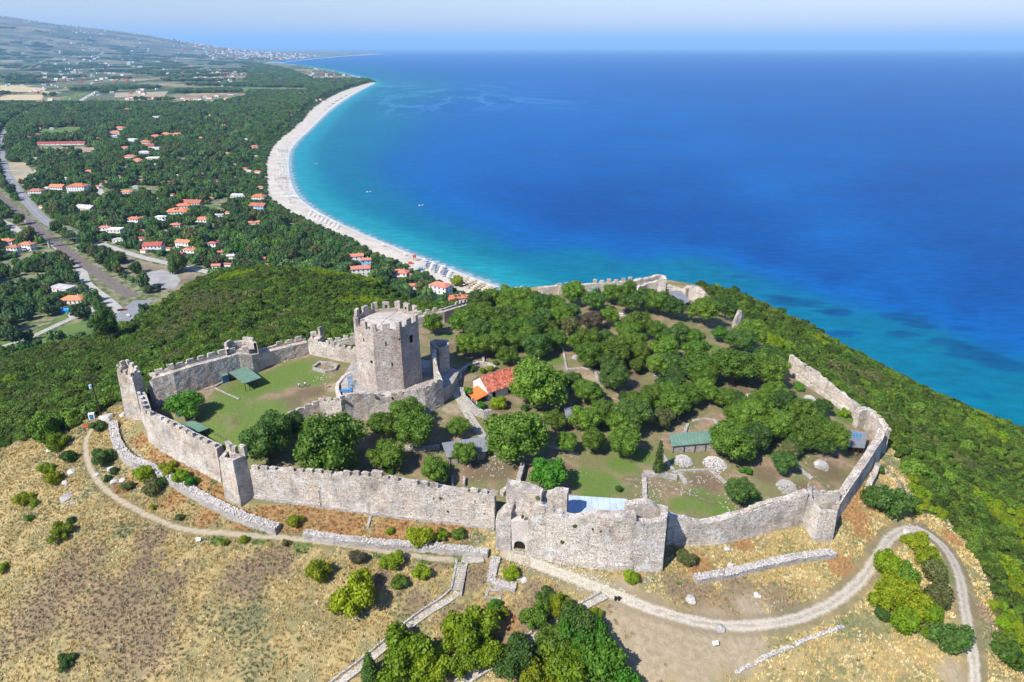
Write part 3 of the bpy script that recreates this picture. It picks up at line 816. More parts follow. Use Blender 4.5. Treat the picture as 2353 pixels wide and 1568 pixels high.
def wall_body(mb, P, w, ragamp=0.0, bury=1.6, step=.9, batter=.0, amp=.07):
    """P: fine path (x,y,zfoot,ztop) of one face, body extends w to the left"""
    Q = offs(P, w)
    n = len(P)
    hmax = max(p[3] - p[2] for p in P) + bury
    m_ = max(2, int(round(hmax / step)))
    s = 1 if w > 0 else -1
    tops = [p[3] + (rag((p[0], p[1]), ragamp) if ragamp else 0) for p in P]
    O = offs(P, -s * batter)
    A = []; B = []
    for j in range(m_ + 1):
        t = j / m_
        for i in range(n):
            zf = min(P[i][2], float(H(Q[i][0], Q[i][1]))) - bury
            z = zf * (1 - t) + tops[i] * t
            k = (1 - t) ** 2
            A.append(jit((P[i][0] * (1 - k) + O[i][0] * k, P[i][1] * (1 - k) + O[i][1] * k, z), amp))
            B.append(jit((Q[i][0], Q[i][1], z + (.15 * ragamp * (t == 1))), amp))
    fsA = [(j * n + i, j * n + i + 1, (j + 1) * n + i + 1, (j + 1) * n + i) for j in range(m_) for i in range(n - 1)]
    fsB = [f[::-1] for f in fsA]
    if w < 0: fsA, fsB = fsB, fsA
    b0 = len(mb.v)
    mb.add(A, fsA); b1 = len(mb.v); mb.add(B, fsB)
    # top with a middle row
    C = []
    for i in range(n):
        a, b = A[m_ * n + i], B[m_ * n + i]
        mid = (a + b) / 2; mid.z += rag((mid.x, mid.y, 0), ragamp * .5) if ragamp else 0
        C.append(mid)
    bc = len(mb.v); mb.add(C, [])
    for i in range(n - 1):
        a0, a1 = b0 + m_ * n + i, b0 + m_ * n + i + 1
        c0, c1 = bc + i, bc + i + 1
        d0, d1 = b1 + m_ * n + i, b1 + m_ * n + i + 1
        for f in ((a0, a1, c1, c0), (c0, c1, d1, d0)):
            mb.f.append(f if w > 0 else f[::-1]); mb.m.append(0)
    for i in (0, n - 1):
        for j in range(m_):
            f = (b0 + j * n + i, b1 + j * n + i, b1 + (j + 1) * n + i, b0 + (j + 1) * n + i)
            mb.f.append(f if (i == n - 1) == (w > 0) else f[::-1]); mb.m.append(0)
    return tops

MERLONS = []
def _merlon_mesh(k):
    rr = random.Random(k)
    mb = MB()
    c = [(-.5,-.5,0),(.5,-.5,0),(.5,.5,0),(-.5,.5,0),(-.5,-.5,1),(.5,-.5,1),(.5,.5,1),(-.5,.5,1),(0,-.5,1.06),(0,.5,1.06),(-.5,-.5,.5),(.5,-.5,.5),(.5,.5,.5),(-.5,.5,.5)]
    v = [(x + rr.uniform(-.05, .05), y + rr.uniform(-.06, .06), z + rr.uniform(-.06, .05) * (z > 0)) for x, y, z in c]
    mb.add(v, [(0,1,11,10),(10,11,5,8,4),(1,2,12,11),(11,12,6,5),(2,3,13,12),(12,13,7,9,6),(3,0,10,13),(13,10,4,7),(4,8,9,7),(8,5,6,9)])
    return mb.mesh('merlon', M['stone'])
MERLONS = [_merlon_mesh(k) for k in range(6)]
def merlons(P, root, every=2.3, width=1.25, thick=.55, high=1.1, side=0.0, lift=0.0, skip=(), start=.6, mats=None, tilt=True):
    """merlons standing on the fine path P"""
    s = 0; nxt = start; k = 0
    for (x0, y0, _, z0), (x1, y1, _, z1) in zip(P[:-1], P[1:]):
        L = math.hypot(x1 - x0, y1 - y0)
        while nxt <= s + L:
            t = (nxt - s) / max(L, 1e-6)
            a = math.atan2(y1 - y0, x1 - x0)
            if k not in skip and random.random() > .05:
                x = x0 + (x1 - x0) * t - math.sin(a) * side; y = y0 + (y1 - y0) * t + math.cos(a) * side
                o = link('merlon', random.choice(MERLONS), root, loc=(x, y, z0 * (1 - t) + z1 * t + lift - .08), rot=(0, 0, a),
                         scale=(width * random.uniform(.88, 1.1), thick, high * random.uniform(.62, 1.12)))
            nxt += every; k += 1
        s += L

# loose stones, shared shapes -------------------------------------------------
def stone_verts(rr, r):
    v = []
    for x, y, z in ((1,0,-.2),(0,1,-.1),(-1,0,-.2),(0,-1,-.1),(.5,.5,.55),(-.5,.45,.5),(-.5,-.5,.6),(.5,-.45,.5)):
        v.append((x * r * rr.uniform(.75, 1.25), y * r * rr.uniform(.75, 1.25), z * r * rr.uniform(.7, 1.2)))
    return v
STONE_F = [(4,5,6,7),(0,4,7),(0,1,4),(1,5,4),(1,2,5),(2,6,5),(2,3,6),(3,7,6),(3,0,7),(0,3,2,1)]
def stones_mesh(name, pts, mat=None):
    """pts: (x,y,z,r)"""
    mb = MB(); rr = random.Random(len(pts))
    for x, y, z, r in pts:
        a = rr.uniform(0, 6.28); c, s = math.cos(a), math.sin(a)
        mb.add([(x + vx * c - vy * s, y + vx * s + vy * c, z + vz) for vx, vy, vz in stone_verts(rr, r)], STONE_F)
    return mb.mesh(name, mat or M['loose'])

def curtain(name, label, pts, w, mer=None, walk=None, ragamp=0.0, parapet=None, batter=0.0, group=None, cat='wall', mat='stone', step=.9, extra=None, bury=1.6, amp=.07):
    root = empty(name, pts[0][0])
    root.location = (pts[0][0].x, pts[0][0].y, pts[0][0].z)
    tag(root, label, cat, group)
    inv = Vector(root.location)
    P = fine_path(pts, step)
    P = [(x - inv.x, y - inv.y, z - inv.z, t - inv.z) for x, y, z, t in P]
    class Loc: pass
    mb = MB()
    # local frame: shift helper functions work in world, so build in world and move
    Pw = [(x + inv.x, y + inv.y, z + inv.z, t + inv.z) for x, y, z, t in P]
    wall_body(mb, Pw, w, ragamp, bury, step, batter, amp)
    o = mb.build('wall_body', M[mat], root); o.location = (-inv.x, -inv.y, -inv.z)
    if parapet:
        ph, pw, poff = parapet     # height, thickness, offset from the path
        Q = offs(Pw, poff)
        PP = [(q[0], q[1], p[3] - .15, p[3] + ph) for q, p in zip(Q, Pw)]
        mb = MB(); wall_body(mb, PP, pw, .12, .1, .5, 0, .04)
        o = mb.build('parapet', M[mat], root); o.location = (-inv.x, -inv.y, -inv.z)
    if mer:
        base = [(x, y, z, t) for x, y, z, t in P]
        merlons(base, root, **mer)
    return root, Pw

# --- west curtain (left), seen from outside ---------------------------------
W1 = [wpt(329,962,905), wpt(335,975,918), wpt(346,1014,949), wpt(372,1034,961), wpt(410,1054,977), wpt(448,1075,1001), wpt(480,1090,1015), wpt(512,1106,1031)]
curtain('curtain_wall', 'long crenellated wall below the green court, running from the left tower down to the front corner tower', W1, 1.7, ragamp=.0,
        mer=dict(every=2.25, width=1.5, thick=.6, high=1.0, side=.35, lift=.0), batter=.55)
# --- front-left corner tower ------------------------------------------------
def tower(name, label, cs, w=.9, mer=None, floor_drop=1.3, mat='stone', batter=.5, group=None, ragamp=.25, roofmat=None, bury=1.5, open_side=None):
    """cs: list of (foot point, top z) anticlockwise from above"""
    n = len(cs)
    cx = sum(c[0].x for c in cs) / n; cy = sum(c[0].y for c in cs) / n; cz = min(c[0].z for c in cs)
    root = empty(name, (cx, cy, cz)); tag(root, label, 'tower', group)
    mb = MB()
    T = []; Bt = []; In = []
    for p, zt in cs:
        d = Vector((cx - p.x, cy - p.y, 0)); L = d.length; d.normalize()
        Bt.append(Vector((p.x, p.y, p.z - bury)) - root.location)
        T.append(Vector((p.x + d.x * batter, p.y + d.y * batter, zt)) - root.location)
        In.append(Vector((p.x + d.x * (batter + w * 1.25), p.y + d.y * (batter + w * 1.25), zt)) - root.location)
    for i in range(n):
        j = (i + 1) % n
        if open_side is not None and i in open_side:
            continue
        patch(mb, Bt[i], Bt[j], T[j], T[i], .8, .07)
        patch(mb, T[i], T[j], In[j], In[i], .6, .05)
        patch(mb, In[i] - Vector((0, 0, floor_drop)), In[i], In[j], In[j] - Vector((0, 0, floor_drop)), .8, .05) if False else \
        patch(mb, In[j] - Vector((0, 0, floor_drop)), In[i] - Vector((0, 0, floor_drop)), In[i], In[j], .8, .05)
    mb.build('tower_wall', M[mat], root)
    fl = MB(); fl.add([q - Vector((0, 0, floor_drop - .03)) for q in In], [tuple(range(n))])
    fl.build('tower_floor', M[roofmat or mat], root)
    if mer:
        for i in range(n):
            if open_side is not None and i in open_side: continue
            a, b = T[i], T[(i + 1) % n]
            L = (b - a).length; k = max(1, int(L / mer.get('every', 2.1)))
            ang = math.atan2(b.y - a.y, b.x - a.x)
            for q in range(k):
                t = (q + .5) / k
                p = a.lerp(b, t); nrm = Vector((-math.sin(ang), math.cos(ang), 0))
                link('merlon', random.choice(MERLONS), root, loc=p + nrm * .32 - Vector((0, 0, .08)), rot=(0, 0, ang), scale=(mer.get('width', 1.3), .6, mer.get('high', 1.2) * random.uniform(.85, 1.1)))
    return root, T
c0, t0 = wpt(517,1152,1053); c1, t1 = wpt(555,1167,1062); c2, t2 = wpt(587,1141,1046)
c3 = c2 + Vector((-3.6, 1.6, 1)); c4 = c0 + Vector((.5, 4.2, 1))
root, T_ = tower('corner_tower', 'tall square corner tower with one blue-shaded side, where the front wall meets the left wall', [(c0, t0), (c1, t1), (c2, t2), (c3, t2 + .1), (c4, t0)], w=.8, floor_drop=1.6, batter=.55)
for k, (i, u, wd, hh) in enumerate([(3, .55, 2.3, 2.0), (2, .2, 1.3, 2.4), (2, .85, .9, 1.7)]):
    a, b = T_[i], T_[(i + 1) % 5]; ang = math.atan2(b.y - a.y, b.x - a.x)
    link('merlon', MERLONS[k], root, loc=a.lerp(b, u) + Vector((.2, -.1, -.1)), rot=(0, 0, ang), scale=(wd, .8, hh))

# --- far left tower ----------------------------------------------------------
a0, ta = wpt(289,966,859); a1, tb = wpt(328,966,868); ta = max(ta, tb); 
a2 = a1 + Vector((.9, 3.4, .4)); a3 = a1 + Vector((-1.4, 6.2, .8)); a4 = a0 + Vector((.3, 6.0, .6)); a5 = a0 + Vector((-1.4, 3.0, .2))
tower('watch_tower', 'tall pale tower at the far left corner of the castle, above the dirt footpath', [(a0, ta), (a1, ta - .3), (a2, ta - .2), (a3, ta), (a4, ta + .2), (a5, ta)], w=.8, mer=dict(every=1.75, width=1.1, high=1.15), floor_drop=1.0, batter=.75)

# --- north-west curtain, seen from inside ------------------------------------
# inner foot line, with the height of the wall walk
W2 = [wpt(352,938,880), wpt(362,936,873), wpt(410,916,857), wpt(455,898,842), wpt(505,880,829), wpt(556,864,814), wpt(585,859,816), wpt(610,845,812), wpt(660,829,799), wpt(711,815,787)]
r2, P2 = curtain('curtain_wall', 'crenellated wall behind the green court with its walkway, mostly in blue shade', W2, 2.2,
                 mer=dict(every=2.75, width=1.75, thick=.55, high=1.15, side=1.85, lift=.62, skip=(10, 11, 12)), parapet=(.7, .6, 1.6))
# half-round turret on it
tp = Vector((P2[0][0], 0, 0))
tc = at(562, 812, 2.0)
segs = []
base_dir = math.atan2(W2[6][0].y - W2[4][0].y, W2[6][0].x - W2[4][0].x)
ctr = (W2[5][0] + W2[6][0]) / 2; zt_ = top_at(ctr + Vector((-1, 3.5, 0)), 787)
cs = []
for k in range(9):
    a = base_dir + math.pi + .2 - k * (math.pi + .4) / 8
    p = Vector((ctr.x + 4.3 * math.cos(a) - 1.2, ctr.y + 4.3 * math.sin(a) + 1.2, 0)); p.z = float(H(p.x, p.y)); cs.append((p, zt_ + random.uniform(-.2, .2)))
cs = cs[::-1]
root, T_ = tower('wall_turret', 'half-round turret with broken rim on the wall behind the green court', cs, w=.75, mer=None, floor_drop=1.9, batter=.2, open_side=(8,), ragamp=.4)
for i in (1, 2, 5, 6):
    a, b = T_[i], T_[i + 1]; ang = math.atan2(b.y - a.y, b.x - a.x)
    link('merlon', random.choice(MERLONS), root, loc=a.lerp(b, .5) + Vector((.25 * -math.sin(ang), .25 * math.cos(ang), -.1)), rot=(0, 0, ang), scale=(1.5, .65, 1.0))

# --- short wall from the back corner to the keep ------------------------------
W3 = [wpt(711,815,788), wpt(745,822,797), wpt(780,830,805), wpt(826,840,815)]
curtain('curtain_wall', 'short double-crenellated wall between the back corner and the left side of the keep', W3, 2.6,
        mer=dict(every=1.9, width=1.05, thick=.55, high=1.2, side=1.1, lift=.5), parapet=(.6, .5, .9))
W3b = [tpt(735,790,.2), tpt(770,785,.6), tpt(800,778,1.2), tpt(835,770,1.8)]
curtain('curtain_wall', 'far wall with battered merlons seen just left of the keep', W3b, 1.2, mer=dict(every=2.3, width=1.3, thick=.6, high=1.1, side=.6))
p0, z0 = wpt(722,812,779)
cs = [(p0 + Vector((-1.2, -.6, 0)), z0), (p0 + Vector((2.2, -1.2, 0)), z0 + .2), (p0 + Vector((2.8, 2.2, 0)), z0 + .6), (p0 + Vector((-.8, 2.6, 0)), z0 + .3)]
root, T_ = tower('corner_turret', 'small turret with one tall standing stub at the back corner of the court', cs, w=.6, floor_drop=.5, batter=.1)
link('merlon', MERLONS[2], root, loc=T_[2] + Vector((-.5, -.5, -.1)), rot=(0, 0, 1.0), scale=(1.5, .8, 2.6))
link('merlon', MERLONS[3], root, loc=T_[3] + Vector((.6, -.5, -.1)), rot=(0, 0, .3), scale=(1.6, .8, 1.1))

# --- north curtain right of the keep ------------------------------------------
W4 = [wpt(950,752,731), wpt(975,748,728), wpt(1022,742,717), wpt(1048,732,709), wpt(1080,718,699)]
curtain('curtain_wall', 'crenellated wall running right from the keep towards the grove', W4, 2.2, mer=dict(every=2.6, width=1.2, thick=.6, high=1.25, side=1.8, lift=.5, skip=(4, 5, 6, 7)), parapet=(.55, .55, 1.55))
def mline(pts, z): return [tpt(x, y, z + dz) for x, y, dz in pts]
W5 = [tpt(1080,700,-1.0), tpt(1130,682,-1.2), tpt(1188,668,-1.6), tpt(1219,664,-1.8)]
curtain('curtain_wall', 'stretch of back wall with four merlons standing out against the turquoise sea', W5, 1.6, mer=dict(every=2.5, width=1.25, thick=.6, high=1.5, start=22.5))
W5b = [tpt(1238,663,-2.6), tpt(1262,661,-2.5), tpt(1286,657,-2.3)]
curtain('curtain_wall', 'low plain stretch of back wall between two crenellated ones, against the sea', W5b, 1.6, ragamp=.3)
W5c = [tpt(1284,659,-2.2), tpt(1340,655,-2.4), tpt(1400,650.5,-2.6), tpt(1462,646,-2.6)]
curtain('curtain_wall', 'longest row of pale merlons on the back wall above the sea', W5c, 1.6, mer=dict(every=2.85, width=1.45, thick=.6, high=1.5, side=.8, skip=(3, 4, 11)))
W5d = [tpt(1462,646,-2.6), tpt(1490,640,-2.2), tpt(1519,633,-1.6), tpt(1522,641,-1.9)]
curtain('curtain_wall', 'ruined stepped end of the back wall at its highest point over the sea', W5d, 1.7, ragamp=.55)
W5e = [tpt(1468,662,-3.4), tpt(1488,651,-2.6), tpt(1512,648,-2.4), tpt(1530,660,-4.2)]
curtain('ruined_wall', 'ragged triangular ruin standing inside the far corner of the castle', W5e, 1.2, ragamp=.8)
W5f = [tpt(1524,652,-4.2), tpt(1556,663,-5.2), tpt(1580,672,-5.4)]
curtain('curtain_wall', 'low sloping wall between the far corner and the ruined sea tower', W5f, 1.4, ragamp=.3)
W5g = [tpt(1576,668,-4.2), tpt(1584,660,-3.2), tpt(1600,664,-3.6), tpt(1617,676,-4.6), tpt(1622,690,-6.5)]
curtain('ruined_tower', 'ruined tower of pale stone with stub merlons beside the grey-green roof, nearest the sea', W5g, 1.5, ragamp=.7, cat='tower', mer=dict(every=1.9, width=1.0, thick=.6, high=.7, side=.5))
W5h = [wpt(1682,752,741), wpt(1690,755,722), wpt(1699,757,712), wpt(1708,758,726)]
curtain('ruined_wall', 'lone tall wedge of ruined wall right of the grove, before the wooded slope', W5h, 1.3, ragamp=1.0, amp=.22)

# --- east curtain towards the right corner -------------------------------------
W6 = [wpt(1808,852,818), wpt(1822,862,829), wpt(1862,890,852), wpt(1896,915,883), wpt(1930,940,908), wpt(1970,968,940)]
W6i = [(p, z) for p, z in W6]
curtain('curtain_wall', 'long ruined wall climbing down beside the wooded sea slope to the right corner', W6i, 1.0, ragamp=.55, mer=dict(every=3.1, width=1.0, thick=.8, high=.55, side=.5, skip=(3, 7, 8)))
W6b = [wpt(1820,866,856), wpt(1885,908,900), wpt(1950,958,949)]
curtain('ledge_wall', 'low stone ledge along the foot of the right-hand ruined wall', W6b, .7, ragamp=.15)
W7 = [wpt(1968,985,948), wpt(1984,985,943), wpt(2003,1010,962), wpt(2021,1040,989)]
curtain('curtain_wall', 'high broken wall end where the right-hand walls turn, beside the grey roof', W7, 1.5, ragamp=.5, mer=dict(every=1.7, width=1.0, thick=.7, high=.7, side=1.0))
W8 = [wpt(2021,1052,990), wpt(2016,1062,1010), wpt(1990,1098,1052), wpt(1960,1142,1100), wpt(1936,1176,1135), wpt(1922,1196,1160)]
curtain('curtain_wall', 'straight wall on the right seen edge-on, its outer face in blue shade above dry grass', W8, -1.8, ragamp=.25, mer=dict(every=1.5, width=1.2, thick=1.0, high=.35, side=-.9), batter=.3)
bt = [wpt(2009,1075,1062), wpt(2000,1100,1085), wpt(1988,1122,1108)]
curtain('buttress', 'low sloping stone buttress at the foot of the shaded right wall', bt, 1.2, ragamp=.2, cat='buttress', batter=.8)

# --- south-east corner tower ----------------------------------------------------
e0, u0 = wpt(1840,1203,1146); e1, u1 = wpt(1869,1247,1180); e2, u2 = wpt(1913,1247,1180); e3, u3 = wpt(1925,1197,1168)
e4 = e3 + Vector((-1.2, 4.0, 1.5)); e5 = e0 + Vector((1.5, 4.2, 1.5))
tower('corner_tower', 'pale three-sided tower with a hollow broken top at the right end of the front wall', [(e0, u0), (e1, u1), (e2, u2), (e3, u3), (e4, u3 + 1.2), (e5, u0 + .8)], w=.8, floor_drop=2.4, batter=.5, ragamp=.5)
W8b = [tpt(1926,1128,-8.3), tpt(1895,1131,-8.3), tpt(1862,1128,-8.0), tpt(1845,1134,-8.0)]
curtain('curtain_wall', 'ragged wall top joining the right-hand corner tower to the shaded wall', W8b, 1.0, ragamp=.5, mer=dict(every=1.6, width=1.1, thick=.7, high=.6, side=.5))

# --- front wall right of the gate -------------------------------------------------
W9 = [wpt(1531,1252,1188), wpt(1571,1253,1195), wpt(1606,1253,1203), wpt(1651,1252,1196), wpt(1701,1240,1183), wpt(1741,1230,1165), wpt(1776,1220,1156), wpt(1811,1211,1147), wpt(1843,1205,1135)]
curtain('curtain_wall', 'sagging ragged front wall between the gate bastion and the right corner tower', W9, 1.6, ragamp=.45, batter=.25, mer=dict(every=2.0, width=1.5, thick=1.0, high=.5, side=.7, start=13.0))

# --- front wall left of the gate --------------------------------------------------
W10 = [wpt(584,1141,1080), wpt(654,1151,1083), wpt(724,1161,1088), wpt(790,1170,1094), wpt(849,1179,1096), wpt(905,1186,1103), wpt(974,1194,1118), wpt(1060,1203,1131), wpt(1137,1215,1139)]
r10, P10 = curtain('curtain_wall', 'long sunlit front wall with tree shadows and a pale plinth, left of the arched gate', W10, 1.6, ragamp=.0, batter=.35,
        mer=dict(every=2.1, width=1.45, thick=.7, high=.95, side=.4, start=1.2, skip=(3, 9, 16, 21)))
mb = MB(); PP = [(x, y, z, z + .45) for x, y, z, t in P10]; Q = offs(PP, -.55); PP = [(q[0], q[1], p[2], p[3]) for q, p in zip(Q, PP)]
wall_body(mb, PP, .8, .12, .6, .6, 0, .06)
o = mb.build('plinth', m_stone('pale_footing', (.60, .55, .50), (.36, .33, .30), (.58, .49, .43), 2.2, .2), r10); o.location = -Vector(r10.location)
p, z = wpt(874,1181,1087)
link('merlon', MERLONS[1], r10, loc=Vector((p.x, p.y + .4, z - 1.6)) - r10.location, rot=(0, 0, -.2), scale=(2.3, 1.0, 1.7))
p, z = wpt(718,1160,1100)
mb = MB(); mb.bar((p.x + 2.0, p.y - .9, p.z), (p.x + 2.0, p.y - .62, p.z + 4.2), .07)
o = mb.build('drain_pipe', M['black'], r10); o.location = -Vector(r10.location)

# --- gate block ---------------------------------------------------------------------
def wpz(px, yb, yt): return wpt(px, yb, yt)
gate = empty('gatehouse'); 
gA, gzA = wpt(1139,1262,1165); gate.location = gA
tag(gate, 'massive ruined gatehouse with a small dark arched doorway at the front of the castle', 'gatehouse')
def gpart(name, mb, mat): 
    o = mb.build(name, mat, gate); o.location = -Vector(gate.location); return o
GP = [wpt(1139,1260,1200), wpt(1160,1261,1176), wpt(1174,1263,1176)]
mb = MB(); wall_body(mb, fine_path(GP, .7), 3.0, .4, 1.5, .7, .5); gpart('left_pier', mb, M['stone'])
# recessed panel with the arched doorway
pa, za = wpt(1170,1262,1190); pb, zb = wpt(1216,1268,1190)
dirv = Vector((pb.x - pa.x, pb.y - pa.y, 0)); Lg = dirv.length; dirv.normalize(); nv = Vector((-dirv.y, dirv.x, 0))
zf = min(pa.z, pb.z)
top_ = zf + 7.2
d0 = (hit(1181,1263) - pa).dot(dirv); d1 = (hit(1207,1265) - pa).dot(dirv)
ah = 2.1; hw = (d1 - d0) / 2; cxm = (d0 + d1) / 2
def gp(s, z, off=0.0): q = pa + dirv * s + nv * off; return Vector((q.x, q.y, zf + z))
mb = MB()
arch = [(cxm - hw, -1.5), (cxm - hw, ah * .55)] + [(cxm - hw * math.cos(t), ah * .55 + ah * .55 * math.sin(t)) for t in np.linspace(.3, math.pi - .3, 7)] + [(cxm + hw, ah * .55), (cxm + hw, -1.5)]
ol = [(0, -1.5), (0, ah), ] 
# front sheet as strips round the opening
n = len(arch)
mb.add([gp(0, -1.5), gp(cxm - hw, -1.5), gp(cxm - hw, 7.2), gp(0, 7.2)], [(0, 1, 2, 3)])
mb.add([gp(cxm + hw, -1.5), gp(Lg, -1.5), gp(Lg, 7.2), gp(cxm + hw, 7.2)], [(0, 1, 2, 3)])
for k in range(1, n - 2):
    (s0, z0_), (s1, z1_) = arch[k], arch[k + 1]
    mb.add([gp(s0, z0_), gp(s1, z1_), gp(s1, 7.2), gp(s0, 7.2)], [(0, 1, 2, 3)])
for k in range(n - 1):
    (s0, z0_), (s1, z1_) = arch[k], arch[k + 1]
    mb.add([gp(s0, z0_), gp(s0, z0_, 1.6), gp(s1, z1_, 1.6), gp(s1, z1_)], [(0, 1, 2, 3)])
mb.add([gp(0, 7.2), gp(Lg, 7.2), gp(Lg, 7.2, 1.6), gp(0, 7.2, 1.6)], [(0, 1, 2, 3)])
gpart('gate_panel', mb, M['plaster'])
mb = MB(); mb.add([gp(s, z, .45) for s, z in arch], [tuple(range(n))]); gpart('doorway', mb, M['dark'])  # dark sheet set across the arch, stands in for the shade inside
mb = MB()
mb.add([gp(cxm - hw - .3, -.2, -.9), gp(cxm + hw + .3, -.2, -.9), gp(cxm + hw + .3, -.05, -.9), gp(cxm - hw - .3, -.05, -.9), gp(cxm - hw - .3, -.05, .3), gp(cxm + hw + .3, -.05, .3)], [(0, 1, 2, 3), (3, 2, 5, 4)])
gpart('door_step', mb, M['rubble'])
# broken masonry above and behind the panel
mb = MB(); GQ = [wpt(1156,1262,1134), wpt(1180,1264,1142), wpt(1205,1267,1150), wpt(1236,1272,1162)]
GQ = [(p + nv * 3.2, z) for p, z in GQ]; wall_body(mb, fine_path(GQ, .7), 2.2, .6, 1.5, .8); gpart('upper_wall', mb, M['stone'])
mb = MB(); GQ = [(pa + nv * 1.7 + dirv * .2, zf + 8.6), (pa + nv * 1.7 + dirv * (Lg - .2), zf + 8.2)]; wall_body(mb, fine_path(GQ, .6), 1.4, .7, 1.5, .8); gpart('stepped_ledge', mb, M['stone'])
# main bastion
GB = [wpt(1212,1270,1196), wpt(1222,1272,1168), wpt(1246,1277,1170), wpt(1279,1286,1184), wpt(1302,1290,1195), wpt(1318,1293,1195), wpt(1350,1298,1187), wpt(1384,1303,1188), wpt(1420,1306,1190), wpt(1452,1308,1191)]
mb = MB(); wall_body(mb, fine_path(GB, .8), 2.2, .45, 1.5, .8, .45); gpart('bastion_wall', mb, M['stone'])
PB = offs([(q[0], q[1], q[2], q[3]) for q in fine_path([(p, p.z + (.5 + 1.0 * k / 9)) for k, (p, z) in enumerate(GB)], .8)], -.75); PF = fine_path([(p, p.z + (.4 + 1.1 * k / 9)) for k, (p, z) in enumerate(GB)], .8)
mb = MB(); wall_body(mb, [(a[0], a[1], b[2], b[3]) for a, b in zip(PB, PF)], .9, .2, 1.0, .6, .1); gpart('footing', mb, M['stone'])
GC = [wpt(1450,1308,1200), wpt(1485,1310,1202), wpt(1520,1311,1199)]
mb = MB(); wall_body(mb, fine_path(GC, .7), 1.4, .35, 1.5, .8, .7); gpart('right_bastion', mb, M['stone'])
GCs = [GC[-1], (GC[-1][0] + Vector((1.2, 4.6, .3)), GC[-1][1])]
mb = MB(); wall_body(mb, fine_path(GCs, .7), 1.4, .3, 1.5, .8, .3); gpart('bastion_side', mb, M['stone'])
GD = [(GC[0][0] + Vector((-1, 4.2, 0)), top_at(GC[0][0] + Vector((0, 4.2, 0)), 1163)), (GC[1][0] + Vector((0, 4.6, 0)), top_at(GC[1][0] + Vector((0, 4.6, 0)), 1158)), (GC[2][0] + Vector((1.0, 4.8, 0)), top_at(GC[2][0] + Vector((0, 4.8, 0)), 1176))]
mb = MB(); wall_body(mb, fine_path(GD, .7), 1.6, .7, 1.5, .8); gpart('bastion_back_wall', mb, M['stone'])
GE = [wpt(1225,1272,1160), wpt(1262,1281,1128), wpt(1292,1287,1133)]
GE = [(p + nv * 5.2, top_at(p + nv * 5.2, y)) for (p, z), y in zip(GE, (1143, 1131, 1134))]
mb = MB(); wall_body(mb, fine_path(GE, .7), 1.8, .5, 1.5, .8); gpart('inner_wall', mb, M['stone'])
link('merlon', MERLONS[4], gate, loc=(P10[-1][0] + 2.2 - gate.location.x, P10[-1][1] + 1.2 - gate.location.y, P10[-1][3] - gate.location.z - .3), rot=(0, 0, .9), scale=(2.4, .9, 1.2))
for s, (px, y) in enumerate([(1243, 1172), (1262, 1176), (1282, 1180)]):
    p, z = wpt(px, 1280, y)
    link('merlon', MERLONS[s], gate, loc=Vector((p.x, p.y + .5, z - .9)) - gate.location, rot=(0, 0, -.15), scale=(1.3, .8, 1.0))

# --- ring wall round the keep ---------------------------------------------------------
WR = [wpt(668,1000,953,), wpt(700,985,938), wpt(737,968,921)]
WR = [(at(668,975,-4.4), 0), (at(700,965,-4.5), 0), (at(737,955,-4.6), 0)]
WR = [(p, top_at(p, y)) for (p, _), y in zip(WR, (955, 941, 926))]
curtain('ring_wall', 'low crenellated wall in blue shade between the dark round trees and the keep', WR, 1.0, mer=dict(every=2.1, width=1.5, thick=.55, high=1.0, side=.3))
WS = [wpt(738,966,924), wpt(765,970,922), wpt(790,975,921)]
curtain('ring_wall', 'short lit stretch of crenellated wall left of the keep turret', WS, 1.2, mer=dict(every=1.9, width=1.25, thick=.55, high=.8, side=.3))
WT_ = [wpt(789,976,920), wpt(797,972,914), wpt(812,968,910), wpt(850,961,911), wpt(889,957,912), wpt(935,955,906), wpt(979,951,896), wpt(1000,942,885), wpt(1020,931,874)]
rr_, PR = curtain('ring_wall', 'curved crenellated terrace wall wrapped round the foot of the keep', WT_, 1.2, mer=dict(every=1.75, width=1.15, thick=.55, high=.9, side=.3), batter=.2, ragamp=.1)
WL = [tpt(790,921,.2), tpt(777,912,.2), tpt(770,896,.2), tpt(771,882,.0), tpt(786,864,-.2), tpt(800,856,-.2)]
curtain('ring_wall', 'smooth curved stair wall at the left side of the keep', WL, -.9, ragamp=.1, mat='plaster')
WM = [wpt(1020,931,874), wpt(1010,905,852), wpt(1004,890,820), wpt(1006,880,803)]
curtain('ring_wall', 'thin stepped wall rising from the keep terrace to the small open turret', WM, .9, ragamp=.3)
# terrace filling between ring and keep
KC = Vector((-32.2, 162.7, 0.0)); KA = R(9.5)
kr = [Vector((KC.x + 8.85 * math.cos(KA - math.pi / 2 + R(22.5) + k * math.pi / 4), KC.y + 8.85 * math.sin(KA - math.pi / 2 + R(22.5) + k * math.pi / 4), 0)) for k in range(8)]
mb = MB()
outer = [Vector((x, y, -.35)) for x, y, z, t in PR[1::3]]
outer = [Vector((-44.5, 171, -.35)), Vector((-45, 160, -.35))] + outer + [Vector((-15.5, 160.5, -1.2)), Vector((-14.5, 170, -2.2)), Vector((-22, 176, -2.0)), Vector((-36, 177, -1.0))]
Cc = Vector((KC.x, KC.y, -.2))
vs = [Cc] + outer; nn = len(outer)
vs2 = [Vector((v.x, v.y, v.z - 6)) for v in outer]
mb.add(vs + vs2, [(0, 1 + k, 1 + (k + 1) % nn) for k in range(nn)] + [(1 + k, 1 + nn + k, 1 + nn + (k + 1) % nn, 1 + (k + 1) % nn) for k in range(nn)])
tag(mb.build('terrace', M['rubble']), 'rubble terrace filling the ground between the keep and its ring wall', 'terrace')

